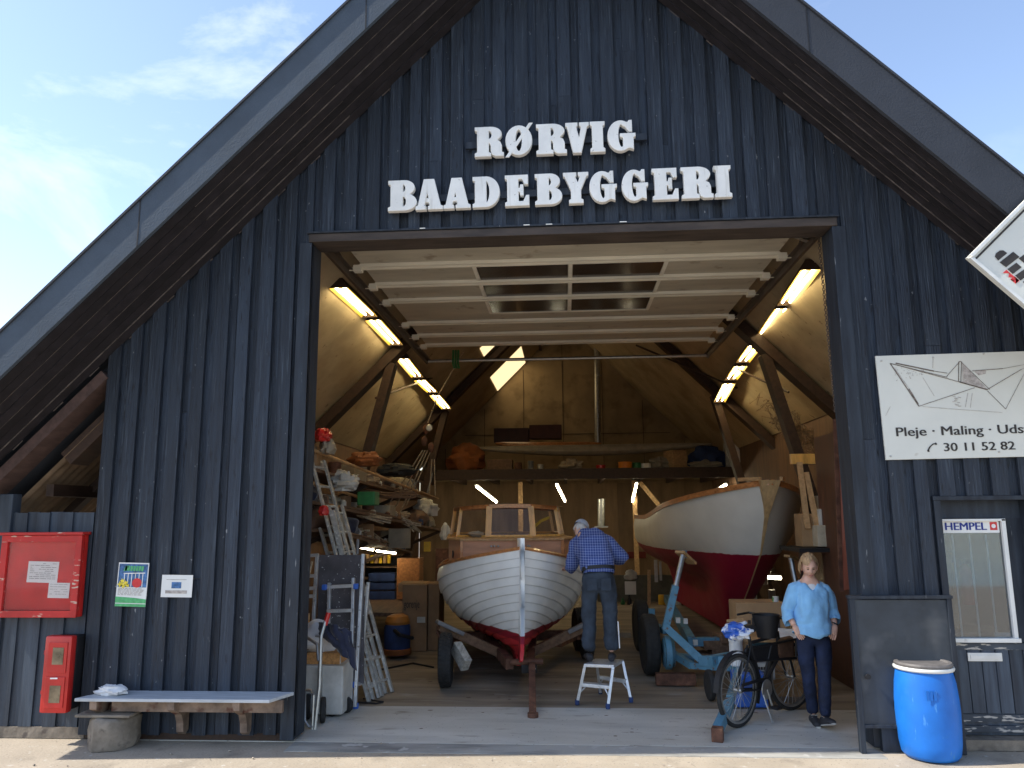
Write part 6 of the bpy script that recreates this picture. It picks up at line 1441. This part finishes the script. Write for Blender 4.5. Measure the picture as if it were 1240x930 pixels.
for k, (x0, y0, x1, y1, ya, m_) in enumerate(((404, 606, 470, 634, 4, 'rope'), (470, 616, 505, 640, 6, 'aluold'), (430, 590, 500, 600, 5, 'plank'), (440, 640, 470, 662, 5.5, 'rope'))):
    b = MB()
    for q_ in range(7): b.tube([at(x0+rs.uniform(-6, 6), y0+rs.uniform(-4, 8), ya), at((x0+x1)/2+rs.uniform(-9, 9), (y0+y1)/2+rs.uniform(-2, 9), ya+.3), at(x1+rs.uniform(-6, 6), y1+rs.uniform(-8, 6), ya+.6)], .012, 5)
    TH('wire_bundle', ['tangled pale cord hanging below the middle left shelf', 'loose thin rods at the far end of the middle left shelf', 'loose thin sticks under the upper left shelf', 'tangled cord above the tool shelf lamps'][k], 'cord', b, m_, smooth=True)
# bright bits and oars
def oar(pa, ya, pb, yb, label, m='pine'):
    A_, B_ = at(*pa, ya), at(*pb, yb); r = T('oar', label, 'oar', A_, group='oars on the left shelf'); b = MB(); b.tube([A_, lp(A_, B_, .8)], .022, 8); O('loom', b, m, r, smooth=True)
    b = MB(); b.bar(lp(A_, B_, .78), B_, .13, .025); O('blade', b, m, r, bevel=.008)
oar((380, 545), 2.2, (528, 604), 8, 'long oar lying along the front of the upper left shelf')
oar((380, 585), 2.2, (445, 605), 5, 'short oar lying above the middle left shelf')
pblob('red_bag', 'red bag lying at the doorway end of the upper left shelf', 'bag', 376, 517, 398, 536, 2.2, .3, 'red', 2)
pblob('sail_bag', 'pale sail bag on the upper left shelf beside the red bag', 'bag', 384, 528, 402, 552, 2.3, .3, 'canvas', 6)
pblob('orange_tarp', 'orange tarp folded beneath the sloping roof on the left', 'tarp', 418, 545, 456, 566, 3.6, .5, 'orange', 8)
pbox('green_box', 'bright green plastic box on the middle left shelf', 'box', 432, 595, 454, 612, 3.8, .3, 'green', bevel=.02)
pblob('motor', 'old pale outboard motor part beside the green box', 'motor part', 396, 570, 430, 598, 3.0, .3, 'lgrey', 9, .6, 3)
pblob('white_bundle', 'white cloth bundle hanging at the far end of the left shelf', 'bundle', 532, 634, 544, 657, 8, .2, 'cloth', 3)
pblob('tyre_inner', 'black inner tube lying at the far end of the upper left shelf', 'inner tube', 452, 560, 500, 578, 6, .5, 'rubber', 4)
pblob('stacked_sacks', 'grey and red sacks piled at the far end of the left shelf', 'sack', 500, 604, 528, 628, 8, .4, 'lgrey', 7, .5)
pbox('plywood_offcut', 'square pale plywood offcut standing on the lower left shelf', 'plywood', 470, 640, 497, 664, 6.2, .04, 'canvas')
pbox('yellow_box', 'small yellow box on the wall beyond the left shelves', 'box', 513, 656, 521, 668, 8, .1, 'yellow')
wb = T('workbench', 'brown workbench below the left shelves behind the ladders', 'workbench', at(480, 750, 6))
a, c = at(440, 742, 5.0), at(492, 736, 5.0); b = MB(); b.box((a.x-.6, 5.0, a.z-.06), (c.x, 7.6, a.z)); O('bench_top', b, 'plank', wb, bevel=.006)
for x, y in ((a.x+.1, 5.1), (c.x-.1, 5.1), (c.x-.1, 7.4)): b = MB(); b.box((x-.05, y-.05, 0), (x+.05, y+.05, a.z-.061)); O('leg', b, 'plank', wb)
rk = T('storage_rack', 'dark rack of drawers and blue crates behind the ladders', 'rack', at(470, 730, 7)); a, c = at(436, 728, 7.0), at(481, 672, 7.0)
b = MB(); b.box((a.x, 7.3, a.z), (c.x, 7.34, c.z)); O('back', b, 'black', rk)
for k in range(5): z = lerp(a.z, c.z, k/4); b = MB(); b.box((a.x, 6.95, z-.02), (c.x, 7.295, z)); O('rack_shelf', b, 'plank', rk)
for k, (y0, y1) in enumerate(((694, 704), (706, 714), (716, 726))): pbox('crate', ['upper', 'middle', 'lowest'][k]+' dark blue crate in the drawer rack', 'crate', 446, y0, 478, y1, 6.9, .3, 'bluedark', 'blue crates in the rack')
for k in range(6): pcan('bottle', ORD[k]+' yellow glue bottle from the left above the drawer rack', 'bottle', 443+k*5.2, 671+(k % 2), 447.4+k*5.2, 682, 6.9, 'yellow' if k % 2 else 'pine', 'glue bottles above the rack')
pbox('cupboard', 'tall brown wooden cupboard behind the cardboard cartons', 'cupboard', 480, 676, 508, 726, 6.6, .4, 'mahog')
pbox('wood_panel', 'reddish brown panel standing left of the cabin boat', 'panel', 527, 664, 562, 720, 6.8, .05, 'rust')
g_ = pbox('carton', 'tall brown appliance carton standing left of the cabin boat', 'carton', 486, 716, 517, 797, 4.6, .6, 'card2', rest=.002)
o_ = at(489, 736, 4.585); mm = plane_mx(o_, (1, 0, 0), (0, 0, 1)); tm = text_mb('gorenje', .17, .003, mm); wt_ = max(v.x for v in tm.v)-min(v.x for v in tm.v); k_ = (at(508, 736, 4.585).x-o_.x)/wt_
for v in tm.v: v.x = o_.x+(v.x-o_.x)*k_
O('lettering', tm, 'ink', g_)
b = MB(); p, q_ = at(505, 754, 4.59), at(515, 747, 4.59); b.box((p.x, 4.588, p.z), (q_.x, 4.594, q_.z)); O('label', b, 'lgrey', g_)
pbox('carton', 'narrow brown carton with a white label beside the tall carton', 'carton', 518, 716, 532, 797, 4.7, .5, 'card2', rest=.002)
pbox('carton', 'open topped carton lying on the tall appliance carton', 'carton', 482, 706, 515, 717, 4.8, .4, 'card')
vc = T('vacuum_cleaner', 'blue and orange workshop vacuum cleaner standing below the bench', 'vacuum cleaner', gz(480, 800)); ce = gz(477, 799)
b = MB(); b.lathe([(.17, .04), (.19, .08), (.19, .42), (.17, .46)], (ce.x, ce.y+.2, 0), 20); O('drum', b, 'bluedark', vc, smooth=True)
b = MB(); b.lathe([(.17, .461), (.18, .50), (.15, .57), (.08, .60)], (ce.x, ce.y+.2, 0), 20); O('motor_head', b, mat('dull_orange', (.34, .13, .02), .6), vc, smooth=True)
b = MB(); b.lathe([(.20, .05), (.205, .06), (.205, .12), (.195, .13)], (ce.x, ce.y+.2, 0), 20); O('base_ring', b, 'orange', vc, smooth=True)
b = MB(); b.tube([(ce.x, ce.y, .40), (ce.x+.1, ce.y-.1, .35), (ce.x+.25, ce.y, .3), (ce.x+.2, ce.y+.3, .25)], .028, 8); O('hose', b, 'black', vc, smooth=True)
b = MB(); b.tube([gz(430, 850, .012), gz(455, 852, .012), gz(464, 850, .012), gz(440, 846, .012)], .009, 6); TH('cable', 'dark cable end lying on the floor beside the ladder feet', 'cable', b, 'black', smooth=True)
b = MB(); b.tube([gz(455, 812, .012), gz(480, 807, .012), gz(500, 803, .012), gz(525, 808, .012)], .012, 6); TH('cable', 'long dark cable across the floor before the carton', 'cable', b, 'black', smooth=True)
# tackle
tk = T('rope_tackle', 'pulley block with hanging ropes under the left roof slope', 'tackle', at(517, 540, 6.5))
b = MB()
for px, py in ((516, 520), (514, 534), (522, 542)): b.blob(at(px, py, 6.5), (.06, .05, .09), px, .3, 2, 12, 8)
O('pulley_block', b, 'rust', tk, smooth=True)
b = MB()
for pa, pb in (((512, 545), (470, 612)), ((515, 545), (478, 616)), ((518, 545), (485, 620)), ((521, 548), (492, 612)), ((523, 556), (520, 598)), ((526, 556), (527, 600)), ((518, 512), (530, 480)), ((530, 480), (562, 425))): b.tube([at(*pa, 6.5), at(*pb, 6.5)], .011, 5)
O('ropes', b, 'rope', tk)
b = MB(); b.lathe([(.05, -.015), (.065, 0), (.05, .015)], at(520, 518, 6.4), 12, 'Y'); O('hook', b, 'galv', tk)
b = MB()
for k in range(3): b.tube([at(549+k*3, 424, 6), at(548.5+k*3, 440, 6), at(550+k*3, 446, 6)], .02, 6)
TH('strap', 'green lifting straps hanging behind the overhead door', 'strap', b, 'green', smooth=True)
# ------------------------------------------------------------------ on the loft
LZ = 3.125
def lrest(o_):  # sits on loft boards
    return o_
def lbox(n, l, c, x0, x1, hpx, y, d, m, **k): zt_ = LZ; yy = at((x0+x1)/2, 572, y); b_ = pbox(n, l, c, x0, 572-hpx, x1, 572, y, d, m, rest=LZ, **k); return b_
def lblob(n, l, c, x0, x1, hpx, y, d, m, seed, amp=.4):
    a, c2 = at(x0, 572, y), at(x1, 572-hpx, y); h_ = c2.z-a.z; b_ = MB(); b_.blob(((a.x+c2.x)/2, y+d/2, LZ+h_*.42), ((c2.x-a.x)/2, d/2, h_*.56), seed, amp, 2.2, 24, 16, -.75); return TH(n, l, c, b_, m, smooth=True)
lblob('tarp_bundle', 'orange tarpaulin bundle at the left end of the loft', 'tarp', 540, 584, 36, 12.2, .9, 'orange', 5, .35)
def kayak(pa, pb, y, rad, label, m):
    A_, B_ = at(*pa, y), at(*pb, y); d = B_-A_; rings = []
    for k in range(13):
        t = k/12; s = max(.04, math.sin(math.pi*(.02+.96*t))**.6); rings.append((A_+d*t+Vector((0, 0, -.10*math.sin(math.pi*t))), rad*s*.85, rad*1.6*s, (0, 0, 1)))
    TH('kayak', label, 'kayak', loft_mb(rings, 14), m, 'long hulls lying across the loft', smooth=True)
kayak((574, 543), (862, 538), 12.6, .17, 'long pale kayak lying across the front of the loft', 'canvas')
kayak((600, 537), (728, 537), 13.4, .16, 'brown wooden hull lying behind the pale kayak', 'mahog')
pbox('chest', 'wide dark brown chest at the back of the loft', 'chest', 598, 518, 640, 536, 14.2, .6, mat('dark_chest', (.06, .022, .016), .5)); pbox('chest', 'smaller dark brown chest right of the wide chest on the loft', 'chest', 641, 514, 680, 531, 14.2, .5, mat('red_chest', (.085, .026, .016), .5))
pbox('loft_crate', 'dark wooden crate below the pale kayak on the loft', 'crate', 590, 558, 620, 572, 12.5, .5, 'plank', rest=LZ)
pcan('tin', 'dull red tin standing left of the dark jug on the loft', 'tin', 623, 560, 632, 572, 12.2, 'rust'); pcan('jug', 'dark jug with a pale label on the loft edge', 'jug', 639, 558, 646, 572, 12.2, 'grey')
pcan('tin', 'small grey tin right of the dark jug on the loft', 'tin', 651, 562, 658, 572, 12.2, 'aluold'); lblob('rope_heap', 'heap of pale rope beneath the kayak on the loft', 'rope', 678, 704, 14, 12.2, .5, 'rope', 3, .6)
pcan('bucket', 'red bucket on the edge of the loft', 'bucket', 722, 563, 733, 572, 12.2, 'red'); pcan('bucket', 'orange bucket on the edge of the loft', 'bucket', 749, 559, 765, 572, 12.2, 'orangeplastic')
pcan('bucket', 'green bucket between the orange and white ones on the loft', 'bucket', 766, 560, 776, 572, 12.2, 'green'); pcan('bucket', 'white bucket on the edge of the loft', 'bucket', 777, 561, 788, 572, 12.2, 'paper')
lblob('net_heap', 'heap of pale netting right of the white bucket on the loft', 'net', 789, 810, 14, 12.2, .5, 'canvas', 12, .7); lbox('wooden_box', 'pale wooden box standing on the loft before the blue tarp', 'box', 809, 829, 22, 12.3, .4, 'pine', rz=.5)
lblob('tarp_bundle', 'dark blue tarpaulin bundle at the right end of the loft', 'tarp', 838, 882, 30, 12.3, .7, 'bluedark', 7, .35); lblob('rag_heap', 'heap of pale rags before the blue tarpaulin on the loft', 'rag', 838, 872, 9, 12.1, .25, 'canvas', 15, .6)
b = MB(); p = [at(889, 572, 12.2), at(907, 572, 12.2), at(905, 562, 12.2), at(889, 533, 12.2)]; b.prism(p, (0, .05, 0)); TH('white_board', 'white slanted board leaning at the right end of the loft', 'board', b, 'paper')
pbox('white_box', 'grey white box behind the white slanted board on the loft', 'box', 880, 540, 889, 571, 12.4, .3, 'lgrey', rest=LZ)
# ------------------------------------------------------------------ back wall zone
bw = T('workbench', 'cluttered grey workbench at the rear wall behind the man', 'workbench', at(770, 740, 10.5)); a, c = at(742, 742, 10.5), at(872, 738, 10.5)
b = MB(); b.box((a.x, 10.5, a.z-.06), (c.x+1.6, 11.3, a.z)); O('bench_top', b, 'plank', bw)
for x in (a.x+.1, a.x+1.2, c.x, c.x+1.4): b = MB(); b.box((x-.05, 10.55, 0), (x+.05, 10.65, a.z-.061)); O('leg', b, 'plank', bw)
b = MB(); b.box((a.x-.3, 11.32, a.z), (c.x+1.6, 11.36, a.z+.75)); O('backboard', b, mat('greenish_board', (.12, .115, .085), .7), bw)
zt = a.z+.002
cl = [('bottle', 'dark green bottle', 752, 757, 16, 'green'), ('bottle', 'black bottle', 760, 765, 20, 'black'), ('box', 'white box', 764, 780, 9, 'lgrey'), ('can', 'yellow topped can', 798, 806, 20, 'yellow'), ('can', 'white can', 806, 814, 16, 'lgrey'), ('can', 'grey tin', 818, 826, 12, 'aluold'), ('box', 'brown tool box', 826, 838, 10, 'rust'), ('can', 'large white tub', 828, 836, 22, 'paper')]
for i, (kd, nm, x0, x1, hpx, mt) in enumerate(cl):
    l = f'{nm} standing on the rear workbench'
    if kd == 'box': pbox(kd, l, kd, x0, 742-hpx, x1, 742, 10.6, .25, mt, rest=zt)
    else:
        p, q_ = at(x0, 742, 10.7), at(x1, 742-hpx, 10.7); r = (q_.x-p.x)/2; h_ = q_.z-p.z; b = MB(); b.lathe([(r*.9, 0), (r, h_*.05), (r, h_*.7), (r*.5, h_*.82), (r*.45, h_)] if kd == 'bottle' else [(r*.95, 0), (r, h_*.03), (r, h_*.92), (r*.9, h_)], ((p.x+q_.x)/2, 10.75, zt), 14); TH(kd, l, kd, b, mt, smooth=True)
pbox('paper', 'white sheet of paper pinned over the rear workbench', 'paper', 757, 704, 770, 720, 11.3, .008, 'paper', bevel=0)
pblob('bag', 'grey bag hanging above the pinned paper at the rear', 'bag', 757, 690, 771, 704, 11.2, .15, 'lgrey', 5)
pbox('red_sign', 'small dull red plate on the rear plywood wall', 'plate', 760, 668, 782, 676, 15.9, .03, mat('red_plate', (.16, .02, .018), .6), bevel=0)
for i, (x0, y0, x1, y1) in enumerate(((793, 678, 796, 705), (799, 680, 801, 703))): pbox('clamp', ['left', 'right'][i]+' grey clamp hanging on the wall under the sailboat', 'clamp', x0, y0, x1, y1, 11.2, .04, 'galv', 'clamps under the sailboat')
b = MB(); b.bar(at(786, 690, 9), at(786, 742, 9), .06, .05, (0, 1, 0)); TH('timber', 'pale upright timber beside the rear workbench', 'timber', b, 'pine')
pbox('timber_offcut', 'pale timber offcut on the floor behind the man', 'timber', 748, 766, 764, 773, 6, .2, 'canvas')
for i, (x, w_) in enumerate(((704, .5), (690, .45))): pass
# right side behind the boat
b = MB(); p = [at(1010, 508, 1.35), at(1031, 500, 1.2), at(1034, 712, 1.2), at(1018, 716, 1.35)]; b.hexa(p, [q_+Vector((.04, .05, 0)) for q_ in p]); sh1 = TH('shutter', 'reddish brown panelled shutter standing inside the right jamb', 'shutter', b, mat('red_brown_paint', (.20, .055, .03), .5, 0, .2, 4, (5, 5, .6)), bevel=.004)
b = MB(); b.bar(p[0]+Vector((0, -.02, 0)), p[3]+Vector((0, -.02, 0)), .04, .03, (0, 1, 0)); b.bar(p[0]+Vector((0, -.02, -.02)), p[1]+Vector((0, -.02, -.02)), .04, .03); O('trim', b, 'rust', sh1)
rs_ = T('corner_shelf', 'dark corner shelf at the right wall above the woman', 'shelf', at(995, 662, 2.6)); a, c = at(968, 664, 2.7), at(1022, 662, 2.7); b = MB(); b.box((a.x, 2.7, a.z-.05), (c.x, 3.6, a.z)); O('plank', b, 'black', rs_)
for x in (a.x+.06, c.x-.08): b = MB(); b.box((x-.04, 2.75, 0), (x+.04, 2.83, a.z-.051)); O('leg', b, 'darkbrown', rs_)
pbox('cardboard_box', 'small pale cardboard box on the dark corner shelf', 'box', 991, 636, 1014, 662, 2.8, .3, mat('pale_card', (.46, .40, .30), .85)); pbox('plastic_tub', 'translucent white tub behind the pale box at the right wall', 'tub', 993, 616, 1018, 637, 2.9, .3, 'lgrey', bevel=.02)
pbox('cardboard_box', 'brown cardboard box left of the pale one on the corner shelf', 'box', 972, 622, 990, 662, 3.0, .3, 'card'); pbox('carton', 'yellowish carton topmost above the corner shelf', 'carton', 992, 600, 1016, 616, 3.0, .3, 'canvas')
for i, (x0, y0, x1, y1) in enumerate(((968, 560, 978, 640), (976, 572, 990, 640))): b = MB(); b.bar(at(x0, y0, 3.1), at(x1, y1, 2.95), .07, .03, (0, 1, 0)); TH('plank', ['left', 'right'][i]+' raw plank leaning against the right wall by the sailboat bow', 'plank', b, 'pine', 'raw planks by the sailboat bow')
pbox('fascia_plank', 'orange brown plank fixed beneath the right roof slope', 'plank', 958, 549, 1004, 562, 3.3, .06, 'oak')
b = MB(); rn_ = random.Random(31)
for k in range(80):
    u = rn_.random(); v = rn_.random(); pts = []
    for i in range(7): pts.append(at(922+46*u+20*v+rn_.uniform(-7, 7)+i*1.6*(1 if k % 2 else -1), 474+30*u+38*v+rn_.uniform(-7, 7)+i*2, 5.7+.3*v)); u += rn_.uniform(-.06, .09); v += rn_.uniform(-.06, .09)
    b.tube(pts, rn_.uniform(.004, .009), 4)
TH('netting', 'rough tangle of old netting against the right roof lining', 'net', b, mat('netting', (.27, .20, .125), .95, 0, .5, 22), smooth=True)
for i, (px, py, w_) in enumerate(((925, 700, 1), (912, 720, 1), (935, 720, 1))): pcan('jar', ['upper', 'lower left', 'lower right'][i]+' small jar on the dim bench behind the sailboat keel', 'jar', px-4, py-6, px+4, py+8, 7.4, 'lgrey', 'jars behind the keel')
# chain of the overhead door
ch = MB(); A_, B_ = at(991, 285, .45), at(1012, 500, .45); n_ = 70
for k in range(n_):
    p = lp(A_, B_, k/n_)+Vector((0, 0, -.03*math.sin(math.pi*k/n_))); ln = (B_-A_).length/n_; d = (B_-A_).normalized(); s = Vector((1, 0, 0)) if k % 2 else Vector((0, 1, 0)); s = (s-d*s.dot(d)).normalized()
    ch.tube([p+d*ln*.62*math.cos(a)+s*.013*math.sin(a) for a in [i*math.pi/4 for i in range(8)]], .004, 4, False, True)
hk = T('hoist_chain', 'hanging steel chain of the overhead door by the right jamb', 'chain', A_); O('links', ch, 'track', hk)
b = MB(); b.blob(at(1003, 367, .42), (.02, .02, .06), 1, .3, 3); O('hook', b, 'black', hk, smooth=True)
# steel bracing rods under the roof
for i, (pa, ya, pb, yb) in enumerate((((455, 482), 5.4, (530, 455), 9.5), ((895, 448), 6.4, (955, 475), 5.4), ((872, 440), 11, (950, 570), 9), ((770, 418), 8, (893, 470), 8))):
    b = MB(); b.tube([at(*pa, ya), at(*pb, yb)], .02, 6); TH('tie_rod', ['thin tie rod crossing the left strip lamps', 'thin tie rod crossing the right strip lamps', 'thin tie rod along the right roof slope at the rear', 'thin tie rod behind the overhead door on the right'][i], 'rod', b, 'darkbrown', 'tie rods under the roof')
# office contents seen through the window
b = MB(); b.bar((3.62, .7, .9), (3.78, .8, 1.6), .05, .05, (0, 1, 0)); TH('timber', 'pale timber leaning inside the office window', 'timber', b, 'pine')
b = MB(); b.bar((3.70, .6, .9), (3.80, .8, 1.5), .04, .04, (0, 1, 0)); TH('timber', 'second timber leaning inside the office window', 'timber', b, 'oak')
ex = T('fire_extinguisher', 'red fire extinguisher hanging inside the office window', 'extinguisher', (3.80, .55, 1.15)); b = MB(); b.lathe([(.05, 0), (.055, .02), (.055, .30), (.035, .36), (.02, .38)], (3.80, .55, 1.13), 14); O('cylinder', b, 'red', ex, smooth=True); b = MB(); b.cbox((3.80, .53, 1.53), (.05, .06, .04)); O('valve', b, 'black', ex)
b = MB(); b.box((3.40, .4, .55), (4.1, .9, .9)); TH('desk', 'grey desk inside the office behind the window', 'desk', b, 'grey')
pbox('window_notice', 'white paper strip standing on the sill inside the window', 'paper', 1205, 766, 1231, 773, .115, .01, 'paper', bevel=0)
# sticker on the office window
o_ = at(1131.5, 645.5, .085); mm = plane_mx(o_, (1, 0, 0), (0, 0, 1)); w_ = at(1210.5, 645.5, .085).x-o_.x; h_ = at(1131.5, 629.5, .085).z-o_.z
ws = T('window_sticker', 'white and blue window sticker reading HEMPEL on the office door', 'sticker', o_); b = MB(); poly(b, mm, [(0, 0), (w_, 0), (w_, h_), (0, h_)], 0, .0015); O('sheet', b, 'paper', ws)
tm = text_mb('HEMPEL', h_*.95, .002); t2 = text_mb('HEMPEL', h_*.95, .002)
for v in t2.v: v.x += h_*.045; v.z += .0006
merge(tm, t2); xs_ = [v.x for v in tm.v]; zs_ = [v.y for v in tm.v]
for v in tm.v: v.x = w_*.17+(v.x-min(xs_))/(max(xs_)-min(xs_))*w_*.64; v.y = h_*.22+(v.y-min(zs_))/(max(zs_)-min(zs_))*h_*.56
tm.v = [mm @ (v+Vector((0, 0, .004))) for v in tm.v]; O('lettering', tm, 'hblue', ws)
b = MB(); poly(b, mm, [(w_*.085+.03*math.cos(k*.52), h_*.5+.03*math.sin(k*.52)) for k in range(12)], .003, .001); O('ring_emblem', b, 'hblue', ws)
b = MB(); poly(b, mm, [(w_*.085+.025*math.cos(k*.52), h_*.5+.025*math.sin(k*.52)) for k in range(12)], .0042, .001); O('emblem_field', b, 'paper', ws)
b = MB(); poly(b, mm, [(w_*.05, h_*.5), (w_*.09, h_*.68), (w_*.12, h_*.55), (w_*.10, h_*.36)], .0056, .001); O('leaf_emblem', b, 'hgreen', ws)
b = MB(); poly(b, mm, [(w_*.86, h_*.2), (w_*.97, h_*.2), (w_*.97, h_*.8), (w_*.86, h_*.8)], .003, .001); O('red_emblem', b, 'hred', ws)
b = MB(); poly(b, mm, [(w_*.915+.019*math.cos(k*.52), h_*.5+.019*math.sin(k*.52)) for k in range(12)], .0045, .001); O('emblem_field', b, 'paper', ws)
# green shrub beyond the fence on the far left
sb = T('shrub', 'bright green shrub beyond the low fence at the far left', 'shrub', (-7.2, 4.5, 0)); b = MB(); rr = random.Random(8)
for i in range(1500):
    d = Vector((rr.gauss(0, 1), rr.gauss(0, 1), rr.gauss(0, 1))).normalized()*rr.random()**.4; p = Vector((-7.5+d.x*1.3, 4.5+d.y*1.2, 1.45+d.z*1.3)); a = rr.random()*6.28; u = Vector((math.cos(a), math.sin(a), rr.uniform(-.5, .5)))*.07; v = Vector((-math.sin(a), math.cos(a), rr.uniform(-1, 1)))*.05
    b.add([p-u, p-v, p+u, p+v], [(0, 1, 2, 3)])
O('foliage', b, 'leaf', sb, merge=False); b = MB(); b.tube([(-7.5, 4.5, 0), (-7.45, 4.5, .7), (-7.5, 4.4, 1.8)], [.09, .06, .02], 8); O('trunk', b, 'plank', sb)
